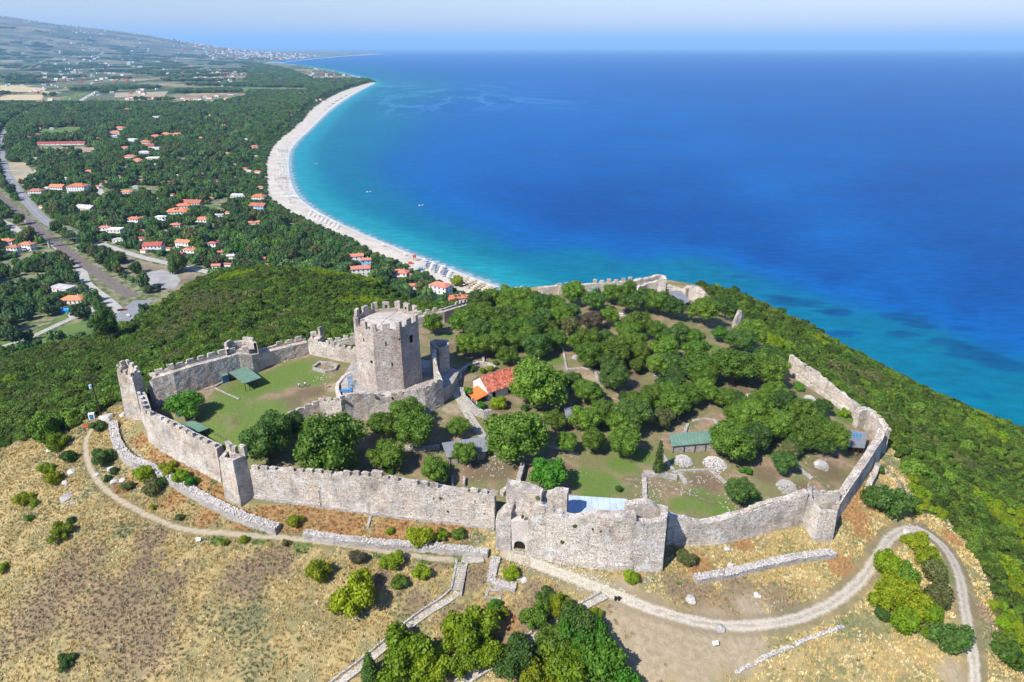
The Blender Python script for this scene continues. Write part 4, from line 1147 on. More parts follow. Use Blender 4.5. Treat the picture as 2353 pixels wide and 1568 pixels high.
# --- the keep -----------------------------------------------------------------------
keep = empty('keep', (KC.x, KC.y, 0.0))
tag(keep, 'tall octagonal stone keep with battlements and a pale concrete roof', 'tower')
KH = 16.05; RB, RT = 8.85, 8.62
def kpt(k, r, z): a = KA - math.pi / 2 - R(22.5) + k * math.pi / 4; return Vector((r * math.cos(a), r * math.sin(a), z))
mb = MB()
for k in range(8):
    patch(mb, kpt(k, RB + .18, -3), kpt(k + 1, RB + .18, -3), kpt(k + 1, RB, 1.2), kpt(k, RB, 1.2), .9, .06)
    patch(mb, kpt(k, RB, 1.2), kpt(k + 1, RB, 1.2), kpt(k + 1, RT, KH), kpt(k, RT, KH), .9, .06)
    patch(mb, kpt(k, RT, KH), kpt(k + 1, RT, KH), kpt(k + 1, RT - .85, KH + .03), kpt(k, RT - .85, KH + .03), .8, .04)
    patch(mb, kpt(k + 1, RT - .85, KH - 1.0), kpt(k, RT - .85, KH - 1.0), kpt(k, RT - .85, KH + .03), kpt(k + 1, RT - .85, KH + .03), .8, .04)
mb.build('keep_wall', M['donjon'], keep)
mb = MB()
rv = [kpt(k, RT - .83, KH - .75) for k in range(8)]
mb.add(rv + [Vector((0, 0, KH + .15))], [(k, (k + 1) % 8, 8) for k in range(8)])
mb.build('keep_roof', M['concrete'], keep)
mb = MB()
for k in range(0, 8, 2): mb.bar(kpt(k, RT - 1, KH - .72), (0, 0, KH + .19), .07)
mb.build('roof_ridge', M['rubble'], keep)
MK = []
for q in range(4):
    me_ = MERLONS[q].copy(); me_.materials.clear(); me_.materials.append(M['donjon']); MK.append(me_)
def corner_merlon(k):
    a = KA - math.pi / 2 - R(22.5) + k * math.pi / 4
    mb = MB(); pts_o = []; h0 = random.uniform(1.75, 2.05)
    c = kpt(k, RT, KH)
    d1 = (kpt(k + 1, RT, KH) - c).normalized(); d2 = (kpt(k - 1, RT, KH) - c).normalized(); inn_ = -Vector((c.x, c.y, 0)).normalized()
    o = [c + d2 * .8, c, c + d1 * .8, c + d1 * .8 + inn_ * .68, c + inn_ * .8, c + d2 * .8 + inn_ * .68]
    lo = [p - Vector((0, 0, .1)) for p in o]; hi = [p + Vector((0, 0, h0 + random.uniform(-.15, .15))) for p in o]
    mb.add(lo + hi, [(0, 1, 7, 6), (1, 2, 8, 7), (2, 3, 9, 8), (3, 4, 10, 9), (4, 5, 11, 10), (5, 0, 6, 11), (6, 7, 10, 11), (7, 8, 9, 10)])
    mb.build('merlon', M['donjon'], keep)
for k in range(8):
    corner_merlon(k)
    a, b = kpt(k, RT, KH), kpt(k + 1, RT, KH)
    ang = math.atan2(b.y - a.y, b.x - a.x); nrm = Vector((-math.sin(ang), math.cos(ang), 0))
    for t in (.5,):
        mo = link('merlon', MK[k % 4], keep, loc=a.lerp(b, t) + nrm * .36 - Vector((0, 0, .08)), rot=(0, 0, ang), scale=(1.75, .72, random.uniform(1.75, 2.1)))
    if k in (3, 4):
        q = MB(); c_ = a.lerp(b, .5) + nrm * .8 + Vector((0, 0, .75))
        q.box((0, 0, 0), (.55, .10, .75)); 
        q.build('arrow_niche', M['dark'], keep, loc=a.lerp(b, .5) + nrm * .74 + Vector((0, 0, .75)), rot=(0, 0, ang))
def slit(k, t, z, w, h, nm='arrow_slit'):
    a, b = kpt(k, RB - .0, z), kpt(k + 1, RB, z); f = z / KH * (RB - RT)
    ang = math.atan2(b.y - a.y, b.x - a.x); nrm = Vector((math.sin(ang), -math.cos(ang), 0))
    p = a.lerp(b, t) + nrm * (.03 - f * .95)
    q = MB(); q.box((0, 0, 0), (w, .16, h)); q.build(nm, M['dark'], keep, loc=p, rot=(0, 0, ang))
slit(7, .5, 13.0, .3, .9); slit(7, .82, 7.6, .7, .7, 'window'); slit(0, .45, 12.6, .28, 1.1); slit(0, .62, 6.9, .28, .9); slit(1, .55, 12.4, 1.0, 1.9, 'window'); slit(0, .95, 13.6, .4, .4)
mb = MB(); mb.bar((5.4, 5.6, KH - .8), (5.4, 5.6, KH + 5.8), (.07, .04)); mb.bar((5.2, 5.6, KH - .8), (5.6, 5.6, KH - .5), .12)
tag(mb.build('flagpole', M['grey_metal'], None, loc=(KC.x, KC.y, 0)), 'thin bare flagpole standing on the roof of the keep', 'flagpole')

# small open turret right of the keep
f0, v0 = wpt(992,845,793); f1, v1 = wpt(1012,876,803); f2, v2 = wpt(1034,872,801)
f0 = f1 + Vector((-3.0, 4.2, .5)); f3 = f2 + Vector((-.2, 3.6, .3)); f4 = f0 + Vector((1.2, .8, 0))
zt = top_at(f1, 803)
tower('open_turret', 'narrow tall turret with broken top just right of the keep, over the cobbled path', [(f1, zt), (f2, zt + .1), (f3, zt + .7), (f4, zt + .9), (f0, zt + .5)], w=.65, floor_drop=3.0, batter=.15, open_side=())

# --- outer low walls ---------------------------------------------------------------------
def low_wall(name, label, pts, w, h, ragamp=.25, stones=True, cat='wall', dens=3.2, mat='rubble', srad=(.12, .26), hs=None):
    P = []
    for i, (x, y) in enumerate(pts):
        p = hit(x, y); hh = h if hs is None else hs[i]
        P.append((Vector((p.x, p.y, p.z)), p.z + hh))
    root = empty(name, P[0][0]); tag(root, label, cat)
    F_ = fine_path(P, .7)
    F_ = [(x, y, float(H(x, y)), t) for x, y, z, t in F_]
    F_ = [(a[0], a[1], a[2], b_[3]) for a, b_ in zip([(q[0], q[1], 0, 0) if False else q for q in F_], F_)]
    off = offs(F_, -w / 2); F2 = [(o[0], o[1], q[2] - .2, q[3]) for o, q in zip(off, F_)]
    mb = MB(); wall_body(mb, F2, w, ragamp, .6, .55, .12, .09)
    o = mb.build('wall_body', M[mat], root); o.location = -Vector(root.location)
    if stones:
        pts_ = []; nv_ = offs(F_, 1.0)
        for i in range(len(F_) - 1):
            for _ in range(int(dens * w * 2)):
                t = random.random(); u = random.uniform(-.55, .55) * w
                x = F_[i][0] + (F_[i + 1][0] - F_[i][0]) * t; y = F_[i][1] + (F_[i + 1][1] - F_[i][1]) * t
                nx, ny = nv_[i][0] - F_[i][0], nv_[i][1] - F_[i][1]
                pts_.append((x + nx * u, y + ny * u, F_[i][3] + rag((x, y), ragamp) + .02, random.uniform(*srad)))
        so = link('stones', stones_mesh('stones', pts_), root, loc=-Vector(root.location)); tag(so, kind='stuff')
    return root
low_wall('outer_wall', 'long low rubble wall curving round the left front of the castle, outside the main wall', [(263,978),(265,1000),(270,1023),(283,1045),(300,1063),(340,1077),(390,1104),(425,1125),(460,1146),(500,1167),(535,1186),(570,1200),(605,1212),(640,1222)], 1.9, 1.4)
low_wall('outer_wall', 'straight low rubble wall ending at the steps before the gate', [(700,1233),(723,1236),(799,1247),(870,1254),(944,1259),(1000,1264),(1060,1270),(1122,1276)], 1.6, 1.1)
low_wall('outer_wall', 'pale low rubble wall on its own below the right front wall', [(1596,1336),(1640,1328),(1676,1322),(1725,1310),(1776,1297),(1850,1284),(1916,1276)], 1.7, 1.0)
low_wall('field_wall', 'thin dry-stone wall at the bottom right edge of the bare ground', [(1690,1548),(1720,1530),(1765,1508),(1810,1490),(1855,1469),(1900,1453),(1940,1440)], .75, .18, .25)
# foundations inside the bailey
FND = [([(1522,1046),(1538,1070),(1553,1089)], .8, .35, 'straight low foundation running from the cypress towards the ruined room'),
 ([(1479,1090),(1520,1092),(1556,1100)], 1.5, .8, 'broad stub of ruined wall beside the cypress'),
 ([(1480,1092),(1481,1125),(1482,1159)], 1.0, .5, 'low foundation running towards the gate bastion'),
 ([(1558,1084),(1568,1100),(1577,1114)], .9, .5, 'short foundation crossing at the yellow flowers'),
 ([(1560,1083),(1600,1081),(1631,1080)], .6, .3, 'thin pale foundation just below the two round stone heaps'),
 ([(1631,1080),(1652,1098),(1674,1117)], .8, .4, 'slanting foundation ending at the dark round bush'),
 ([(1826,1069),(1846,1086),(1866,1102)], .8, .35, 'short slanting foundation near the right corner of the bailey'),
 ([(1293,801),(1298,828),(1303,853)], .6, .4, 'thin wall edging a strip of grass behind the chapel tree'),
 ([(1306,850),(1340,848),(1370,852),(1385,860)], .6, .4, 'low ruined edge of an excavated room behind the big chapel tree'),
 ([(1368,854),(1372,870),(1380,884)], .7, .5, 'short rubble cross wall in the excavated room'),
 ([(1110,822),(1112,838)], .6, .8, 'short upright foundation behind the chapel'),
 ([(1572,999),(1580,976)], .8, .5, 'short foundation above the long green roof'),
 ([(1640,965),(1655,985)], .7, .4, 'small foundation between the grove and the long green roof'),
 ([(1592,968),(1620,963),(1645,966)], .5, .3, 'thin row of stones above the long green roof'),
 ([(1330,1046),(1290,1035),(1260,1028)], .5, .4, 'thin path edge between the grove trees in the middle of the bailey'),
 ([(1040,1120),(1040,1100)], .5, 1.2, 'left of two thin walls standing behind the front wall'),
 ([(1066,1120),(1067,1104)], .5, 1.2, 'right of two thin walls standing behind the front wall'),
 ([(930,1032),(970,1034),(1010,1030)], 1.2, .8, 'ruined wall in tree shade left of the grey shed roof'),
 ([(912,1062),(935,1060)], .8, .4, 'short stone footing between the shrubs behind the front wall'),
 ([(720,846),(735,836),(760,838),(775,842)], .7, .8, 'stone rim of the ruined basin in the green court'),
 ([(775,842),(770,852),(748,857),(720,850)], .7, .9, 'front rim of the ruined basin in the green court'),
 ([(470,897),(495,890),(520,876)], .5, .5, 'low stone footing in front of the court wall, left of the sheds'),
 ([(495,893),(520,905),(550,918)], .4, .15, 'line of stones lying in the court grass'),
 ([(365,985),(380,978)], .9, .6, 'pile of stones by the small tree of the court'),
 ([(285,985),(290,1005),(305,1030),(330,1054)], .35, .12, 'thin white kerb curving through the dry grass behind the outer wall'),
 ([(845,1215),(852,1188)], .5, .5, 'thin stub wall leaning on the foot of the front wall'),
 ([(1188,1132),(1194,1105),(1201,1078)], 1.0, 2.2, 'tall side wall of the gate passage, dark on its right'),
 ]
for pts, w, h, lab in FND: low_wall('foundation', lab, pts, w, h * .8, .12, srad=(.06, .13), dens=1.6)
low_wall('enclosure_wall', 'stone wall enclosing the garden behind the chapel', [(1056,876),(1057,858),(1078,846),(1101,838),(1122,842),(1140,850)], .8, 1.0, .15)
low_wall('retaining_wall', 'high retaining wall bending between the cobbled path and the chapel yard', [(1062,905),(1065,922),(1080,938),(1095,954),(1112,960),(1130,958)], .8, 1.9, .15)
low_wall('retaining_wall', 'small wall beside the lower cobbled path', [(1100,1000),(1085,975),(1070,950)], .4, .3, .1)
# walls of the small basin platform near the gate
low_wall('platform_wall', 'pale L-shaped stone platform between the stairs and the gate', [(1140,1284),(1136,1300),(1131,1320),(1128,1337),(1150,1345),(1186,1353)], 1.7, .55, .06, srad=(.1, .2))
low_wall('planter_wall', 'small square stone kerb with a bush growing in it, below the platform', [(1120,1357),(1150,1359),(1148,1378),(1117,1376),(1120,1357)], .55, .3, .05, srad=(.06, .12))
# earth-filled top of the basin
# ================================================================== COAST ROAD, RAILWAY, VILLAGE
def drape(name, pts, width, mat, z0, kind='structure', label=None, step=8, on_ground=False, lift=.12):
    P = np.array([[*list(at(x, y, z0 if not on_ground else z0))[:2]] for x, y in pts])
    P = resample(smooth_poly(P, 3), step)
    vs = []
    for i in range(len(P)):
        a = P[max(i - 1, 0)]; b = P[min(i + 1, len(P) - 1)]; d = b - a; d /= (np.hypot(*d) + 1e-9); n = np.array([-d[1], d[0]])
        w = width[0] + (width[1] - width[0]) * i / (len(P) - 1) if isinstance(width, tuple) else width
        for s in (-.5, 0, .5):
            q = P[i] + n * w * s; z = z0
            if on_ground: z = max(float(H(q[0], q[1])), z0 - 1) + lift
            vs.append((q[0], q[1], z))
    n = len(P); fs = [(3 * i + k, 3 * i + k + 1, 3 * i + k + 4, 3 * i + k + 3) for i in range(n - 1) for k in (0, 1)]
    fs = [f[::-1] for f in fs]
    mb = MB(); mb.add(vs, fs)
    o = mb.build(name, mat); tag(o, label, kind=kind)
    return P, o
Z1 = PLAIN + .10
roads_xy = []
Pr, _ = drape('coast_road', [(90,250),(54,263.6),(24,280),(3,312),(0,350),(18,406),(54,454),(84,490),(120,520),(156,531),(196,548)], 11, M['asphalt'], Z1, label='grey coast road')
roads_xy.append((Pr, 9))
for s, nm in ((0, 'centre_line'),):
    mb = MB(); Q = resample(Pr, 12)
    for i in range(0, len(Q) - 1):
        d = Q[i + 1] - Q[i]; L = np.hypot(*d); d /= L; n = np.array([-d[1], d[0]]) * .12; e = Q[i] + d * 5
        mb.add([(*(Q[i] - n), Z1 + .03), (*(e - n), Z1 + .03), (*(e + n), Z1 + .03), (*(Q[i] + n), Z1 + .03)], [(3, 2, 1, 0)][::1])
    tag(mb.build('road_marking', M['paint']), 'dashed line along the coast road', kind='structure')
Prail, _ = drape('railway_bed', [(-40,415),(0,451),(20,468),(51,496),(105,541),(180,598),(228,631),(279,666),(305,682)], 9.5, M['ballast'], Z1 + .05, label='brown railway bed')
roads_xy.append((Prail, 11))
for k, off_ in enumerate((-3.2, -1.75, 1.75, 3.2)):
    mb = MB(); O = offs([tuple(p) for p in Prail], off_)
    vs = []; 
    for x, y in O: vs += [(x - .15, y, Z1 + .22), (x + .15, y, Z1 + .22)]
    mb.add(vs, [(2 * i, 2 * i + 2, 2 * i + 3, 2 * i + 1)[::-1] for i in range(len(O) - 1)])
    tag(mb.build('rail', M['rail']), kind='structure', label='steel rail of the double track')
drape('lane', [(-30,500),(0,508),(25,518),(42.5,535),(52,552)], 9, M['lightroad'], Z1, label='pale lane left of the railway'); roads_xy.append((np.array([list(at(x, y, PLAIN))[:2] for x, y in [(0,508),(25,518),(42.5,535),(52,552)]]), 9))
Pl, _ = drape('lane', [(112,552),(140,575),(175,605),(192,628),(196,650),(217,667),(250,690),(272,712),(284,728)], 7, M['lightroad'], Z1, label='pale lane right along the railway'); roads_xy.append((Pl, 7))
Pj, _ = drape('road', [(330,690),(312,705),(290,722),(280,738),(268,756),(255,772)], 15, M['asphalt'], Z1 + .03, label='grey road junction at the foot of the hill'); roads_xy.append((Pj, 12))
Pp, _ = drape('track', [(-10,802),(40,786),(87,768),(155,735),(190,723),(225,719),(272,724)], 5, M['lightroad'], Z1, label='white track crossing the green field'); roads_xy.append((Pp, 5))
Ps, _ = drape('lane', [(232,560),(287,580),(350,598),(425,613),(480,626)], 7, M['lightroad'], Z1, label='pale lane behind the car park'); roads_xy.append((Ps, 7))
Pq, _ = drape('lane', [(225,428),(228,440),(236,452),(248,460)], 9, M['lightroad'], Z1, label='short grey lane among the trees'); roads_xy.append((Pq, 8))
drape('lane', [(0,392),(30,392),(60,394),(90,397)], 5, M['lightroad'], Z1 + .02, label='straight lane joining the coast road')
drape('lane', [(330,300),(345,280),(335,268)], 8, M['lightroad'], Z1, label='pale lane in the middle of the village')
drape('avenue', [(120,270),(200,222),(240,200),(285,172)], 16, M['lightroad'], Z1, label='straight pale avenue through the fields')
drape('motorway', [(282,148),(296,137),(314,128)], 60, M['lightroad'], Z1, step=120, label='far straight road')
def sheet(name, pts, mat, label, z=Z1 - .03):
    mb = MB(); P = [at(x, y, z) for x, y in pts]
    a = sum(P[i].x * P[(i + 1) % len(P)].y - P[(i + 1) % len(P)].x * P[i].y for i in range(len(P)))
    if a < 0: P = P[::-1]
    mb.add(P, [tuple(range(len(P)))])
    tag(mb.build(name, mat), label, kind='structure')
M['dry_field'] = m_plain('dry_field', (.30, .25, .16), .95, .2, .02)
M['tan_field'] = m_plain('harvested_field', (.42, .34, .19), .95, .15, .02)
M['green_field'] = m_plain('green_field', (.09, .14, .035), .95, .25, .03)
M['brown_field'] = m_plain('trodden_ground', (.19, .155, .10), .95, .3, .06)
M['gravel'] = m_plain('gravel_yard', (.27, .26, .24), .95, .15, .1)
OPEN = []   # picture polygons without trees
def field(pts, mat, label, build=True, z=Z1 - .03):
    OPEN.append(np.array([list(at(x, y, PLAIN))[:2] for x, y in pts]))
    if build: sheet('field', pts, mat, label, z)
field([(235,575),(290,590),(350,606),(430,622),(490,636),(500,655),(470,668),(420,672),(330,662),(290,640),(258,600)], M['brown_field'], 'bare brown ground below the lane')
field([(330,628),(372,620),(405,628),(415,645),(400,664),(340,662)], M['gravel'], 'pale gravel car park', z=Z1 + .02)
field([(-20,812),(60,790),(150,748),(222,732),(225,770),(180,790),(100,800),(40,815)], M['green_field'], 'green field beside the white track')
field([(0,800),(80,765),(150,733),(160,715),(120,740),(60,770),(0,785)], M['green_field'], 'green strip above the white track')
field([(90,339),(215,339),(235,352),(120,354),(85,352)], M['dry_field'], 'pale field in front of the long red building')
field([(80,300),(150,292),(190,294),(190,312),(100,318)], M['green_field'], 'green field near the coast road')
field([(12,372),(60,374),(78,398),(60,430),(40,420),(20,395)], M['dry_field'], 'dry verge inside the road bend')
field([(0,196),(150,198),(140,214),(0,210)], M['tan_field'], 'tan harvested field at the far left')
field([(0,218),(100,218),(95,230),(0,230)], M['tan_field'], 'lower tan field at the far left')
field([(265,207),(390,207),(375,222),(262,224)], M['dry_field'], 'pale field beyond the village')
field([(120,236),(170,228),(230,206),(180,212)], M['green_field'], 'narrow field beside the avenue')
field([(550,200),(720,203),(700,212),(560,213)], M['green_field'], 'green field among the far woods')
field([(470,473),(495,473),(500,482),(468,482)], M['green_field'], 'small lawn beside the long red roofs')
field([(600,205),(650,205),(650,209),(600,209)], M['dry_field'], '', False)
field([(200,560),(245,556),(250,572),(235,575)], M['gravel'], 'pale forecourt by the footbridge')
field([(150,708),(215,706),(225,722),(160,735)], M['lightroad'], 'pale yard below the orange hip roof')

def wt_roof(mb, L, D, z, rise, kind, ov=.5):
    a, b = L / 2 + ov, D / 2 + ov
    if kind == 'flat':
        mb.box((0, 0, z + .15), (2 * a - .4, 2 * b - .4, .3)); return
    r = a - b if kind == 'hip' else a
    r = max(r, .6)
    v = [(-a, -b, z), (a, -b, z), (a, b, z), (-a, b, z), (-r, 0, z + rise), (r, 0, z + rise)]
    v += [(x, y, zz - .18) for x, y, zz in v[:4]]
    mb.add(v, [(0, 1, 5, 4), (1, 2, 5), (2, 3, 4, 5), (3, 0, 4), (6, 7, 1, 0), (7, 8, 2, 1), (8, 9, 3, 2), (9, 6, 0, 3), (9, 8, 7, 6)])
HOUSES = []
def house(px, py, wpx, label, roof='roof_red', kind='hip', st=2, wall='white', rz=None, ratio=.62, wing=None, group=None, detail=None, rows=None, solar=False):
    wh = st * 2.9
    p = at(px, py, PLAIN + wh + .8)
    dep = depth_of(p)
    L = wpx * dep / F * .92; D = L * ratio
    if L > 34: D = min(D, 15)
    if rz is None: rz = random.uniform(-.35, .35)
    p.z = PLAIN - .2
    # the picture point is the middle of the roof
    detail = wpx >= 20 if detail is None else detail
    root = empty('house', p, rz); tag(root, label, 'house', group)
    HOUSES.append((p.x, p.y, max(L, D) * .5, wh))
    mb = MB(); mb.box((0, 0, wh / 2 + .1), (L, D, wh + .2)); mb.build('wall', M[wall], root)
    rise = min(.24 * D, 3.2)
    mb = MB(); wt_roof(mb, L, D, wh + .2, rise, kind); r_ = mb.build('roof', M[roof], root)
    if kind != 'flat' and wpx > 22:
        q = MB(); q.box((L * .2, D * .1, wh + rise * .8 + .6), (.6, .6, 1.3)); q.build('chimney', M['white'], r_)
        if kind == 'gable':
            for s in (-1, 1):
                q = MB(); q.add([(s * L / 2, -D / 2, wh + .2), (s * L / 2, D / 2, wh + .2), (s * L / 2, 0, wh + .2 + rise * .93)], [(0, 1, 2) if s > 0 else (2, 1, 0)]); q.build('gable', M[wall], root)
    if solar:
        for k in (-1, 1):
            q = MB(); q.add([(k * 1.4 - 1, -D * .30, wh + .35 + rise * .42), (k * 1.4 + 1, -D * .30, wh + .35 + rise * .42), (k * 1.4 + 1, -D * .12, wh + .5 + rise * .80), (k * 1.4 - 1, -D * .12, wh + .5 + rise * .80)], [(0, 1, 2, 3)]); q.build('solar_panel', M['glass'], root)
    if detail:
        nw = max(2, min(int(L / 3.2), 9))
        for s in range(st):
            for k in range(nw):
                x = (k + .5) / nw * L - L / 2; z = s * 2.9 + 1.65
                q = MB(); door = (s == 0 and k == nw // 2)
                if door: q.box((x, -D / 2 - .02, 1.25), (1.1, .12, 2.2)); q.build('door', M['wood'], root)
                else: q.box((x, -D / 2 - .02, z), (1.15, .10, 1.3)); q.build('window', M['glass'], root)
            for k in (-.25, .25):
                q = MB(); q.box((L / 2 + .02, k * D, s * 2.9 + 1.65), (.10, 1.1, 1.3)); q.build('window', M['glass'], root)
        if st >= 2 and wpx >= 26:
            q = MB(); q.box((-L * .18, -D / 2 - .75, 3.0), (L * .5, 1.5, .18)); q.box((-L * .18, -D / 2 - 1.45, 3.5), (L * .5, .08, .9)); q.build('balcony', M['white'], root)
    if wing:
        wx, wy, wl, wd, wh2, wr, wk = wing
        mb = MB(); mb.box((wx * L, wy * D, wh2 / 2 + .1), (wl * L, wd * D, wh2 + .19)); mb.build('wing', M[wall], root)
        mb = MB(); wt_roof(mb, wl * L, wd * D, wh2 + .2, min(rise, 2.2), wk); o = mb.build('wing_roof', M[wr], root); o.location = (wx * L, wy * D, 0)
    return root
HL = [
 (12,551,34,'orange-roofed house half cut by the left edge of the picture','roof_orange','hip',2),
 (30,565,28,'red-roofed house between two orange ones at the left edge','roof_red','hip',2),
 (62,558,34,'white villa with an orange hip roof beside the striped mast','roof_orange','hip',2),
 (4,577,22,'small orange-roofed house at the left edge below the villas','roof_orange','hip',1),
 (168,683,54,'house with a big bright orange hip roof below the railway','roof_orange','hip',1),
 (142,657,56,'long white flat-roofed house above the orange hip roof','roof_grey','flat',1),
 (308,500,30,'white two-storey house with an orange hip roof alone among trees','roof_orange','hip',2),
 (240,520,26,'pinkish-red roof joined to the white terraced house','roof_red','hip',2),
 (264,524,34,'white flat-roofed house with terraces next to the pinkish roof','white','flat',2),
 (273,547,26,'low grey flat-roofed shed above the lane','roof_grey','flat',1),
 (324,545,22,'small dark red roof above the long maroon one','roof_maroon','hip',1),
 (352,560,44,'house with a long maroon roof and white chimneys','roof_maroon','gable',2),
 (330,572,16,'tiny orange lean-to left of the maroon roof','roof_orange','hip',1),
 (387,568,12,'tiny orange roof right of the maroon one','roof_orange','hip',1),
 (423,553,40,'upper of two orange-roofed white houses by the lane','roof_orange','gable',2),
 (438,570,32,'lower of two orange-roofed white houses by the lane, with solar panels','roof_orange','hip',2),
 (410,581,28,'low maroon roof at the foot of the two orange houses','roof_maroon','gable',1),
 (488,556,22,'small white house with a brown-red roof right of the orange pair','roof_red','hip',2),
 (504,577,26,'low orange-red roof next to the pale grey one','roof_red','hip',1),
 (531,585,26,'pale grey hipped roof near the wooded crest','roof_grey','hip',1),
 (496,607,20,'low red roof just above the car park trees','roof_red','gable',1),
 (524,604,18,'second low red roof above the car park trees','roof_red','gable',1),
 (603,591,18,'little white chapel-like house above the crest','roof_red','gable',1),
 (616,606,20,'bright red roof just above the wooded crest','roof_red','hip',1),
 (408,482,50,'long orange roof with a skylight in front of the lawn','roof_orange','hip',1),
 (420,470,34,'middle stepped orange roof above the long one','roof_orange','hip',1),
 (443,463,48,'long brown-red roof at the back of the stepped group','roof_red','gable',1),
 (465,501,32,'white bungalow with a reddish hip roof below the lawn','roof_red','hip',1),
 (402,514,24,'small house with an orange-brown roof among dense trees','roof_red','hip',1),
 (371,496,28,'white flat-roofed villa left of the lawn','white','flat',2),
 (501,492,24,'low pale building right of the lawn','roof_grey','flat',1),
 (524,486,14,'small bright orange roof right of the lawn','roof_orange','hip',1),
 (505,479,10,'tiny red kiosk roof at the end of the lawn','roof_red','hip',1),
 (594,449,32,'broad orange hip roof near the beach','roof_orange','hip',2),
 (594,470,40,'blue and white house with a bright red roof near the beach','roof_red','gable',2),
 (575,509,18,'left of two small orange roofs below the blue house','roof_orange','hip',1),
 (594,508,20,'right of two small orange roofs below the blue house','roof_orange','hip',1),
 (548,446,34,'low white flat roof in the trees left of the broad orange one','white','flat',1),
 (198,475,50,'large grey pitched roof beside the coast road trees','roof_grey','gable',1),
 (133,427,36,'left half of the long orange-roofed building','roof_orange','gable',2),
 (179,425,44,'right half of the long orange-roofed building, three white floors','roof_orange','hip',3),
 (223,427,16,'small orange roof at the end of the long orange building','roof_orange','hip',1),
 (82,436,32,'white house with a red roof beside the coast road','roof_red','hip',2),
 (95,472,12,'tiny red roof by the coast road below the white house','roof_red','hip',1),
 (291,439,26,'small orange roof alone in deep woods','roof_orange','hip',1),
 (204,393,24,'small orange-roofed house with blue tarpaulins behind it','roof_orange','hip',1),
 (142,328,112,'very long dark red roofed barrack by the pale field','roof_maroon','gable',1),
 (197,345,26,'small orange roof right of the long barrack','roof_orange','hip',1),
 (68,313,16,'small dark red roof left of the long barrack','roof_maroon','hip',1),
 (162,304,14,'little red roof at the edge of the green field','roof_red','hip',1),
 (275,293,26,'topmost of three stacked white houses in the village','roof_red','hip',2),
 (264,303,26,'middle of three stacked white houses in the village','roof_orange','hip',2),
 (264,311,26,'lowest of three stacked white houses in the village','white','flat',2),
 (357,312,26,'orange-roofed house left of the pair with joined roofs','roof_orange','hip',1),
 (381,307,24,'left of the pair of joined orange roofs','roof_orange','hip',1),
 (407,307,24,'right of the pair of joined orange roofs','roof_orange','hip',1),
 (303,319,28,'white multi-peaked house in the village centre','white','flat',2),
 (333,325,26,'orange roof in the village centre','roof_orange','hip',2),
 (345,333,34,'wide dark red roof in the village centre','roof_maroon','hip',2),
 (290,338,26,'reddish roof left of the round grey one','roof_red','hip',1),
 (331,349,30,'round-edged grey roof in the village centre','roof_grey','hip',1),
 (300,358,30,'white house with reddish patches at the lower village edge','roof_red','hip',1),
 (316,367,26,'lowest orange roof at the village edge','roof_orange','hip',1),
 (352,361,32,'long white house at the lower village edge','white','flat',1),
 (358,338,18,'white block right of the dark red roof','white','flat',2),
 (225,318,18,'small house left of the village','roof_red','hip',1),
 (459,316,18,'lone orange roof in the woods between village and beach','roof_orange','hip',1),
 (585,336,24,'red roof in the woods nearest the beach bend','roof_red','hip',1),
 (521,351,16,'dark red roof in the middle of the beach woods','roof_red','hip',1),
 (563,386,18,'reddish roof beside a grey one near the beach','roof_red','hip',1),
 (571,391,16,'grey roof beside the reddish one near the beach','roof_grey','hip',1),
 (592,393,18,'orange roof closest to the widest part of the beach','roof_orange','hip',1),
 (597,428,16,'small orange roof above the broad hip roof','roof_orange','hip',1),
 (279,253,18,'left of two small roofs north of the village','roof_red','hip',1),
 (292,251,18,'right of two small roofs north of the village','roof_orange','hip',1),
 (326,256,11,'tiny orange roof north of the village','roof_orange','hip',1),
 (357,267,20,'white houses cluster north of the village','white','flat',2),
]
for i, h in enumerate(HL):
    px, py, w, lab, roof, kind, st = h
    wall = 'blue_wall' if 'blue and white' in lab else ('cream' if i % 5 == 3 else 'white')
    house(px, py, w, lab, roof, kind, st, wall, rz=(.12 if 'barrack' in lab else None), ratio=(.2 if 'barrack' in lab else random.uniform(.5, .72)), solar=('solar' in lab or 'skylight' in lab))
# hotels and tavernas by the near beach
house(818,585,34,'gabled red-roofed white hotel furthest up the near beach','roof_red','gable',2,'white',.25,.6)
house(840,594,24,'pale blue hotel wing with a red roof','roof_red','gable',2,'blue_wall',.2,.7)
house(828,613,46,'large white hotel block with a long red roof and balconies','roof_red','gable',3,'white',.25,.5, wing=(-.35,.3,.5,.7,6.5,'roof_red','hip'))
house(921,622,38,'cream house with a bright red hipped roof and a rooftop tank','roof_red','hip',2,'cream',-.2,.7, wing=(.5,.1,.5,.6,3.0,'roof_red','hip'))
house(851,643,26,'low brown-red canopy roof at the foot of the hotels','roof_maroon','gable',1,'white',.1,.6)
house(956,652,34,'red-roofed taverna with cream parasols on its terrace','roof_red','gable',2,'white',.15,.5)
house(1012,652,50,'white building with a big red roof beside the beach tree','roof_red','hip',3,'white',-.5,.62)
house(1050,680,46,'orange roof complex with solar panels half hidden by the castle wall','roof_orange','hip',2,'white',.3,.6, solar=True, wing=(.5,.2,.6,.8,4.2,'roof_orange','hip'))
FORD = ['first','second','third','fourth','fifth','sixth','seventh','eighth','ninth','tenth','eleventh','twelfth','thirteenth','fourteenth','fifteenth','sixteenth','seventeenth','eighteenth','nineteenth','twentieth','twenty-first','twenty-second','twenty-third','twenty-fourth','twenty-fifth','twenty-sixth']
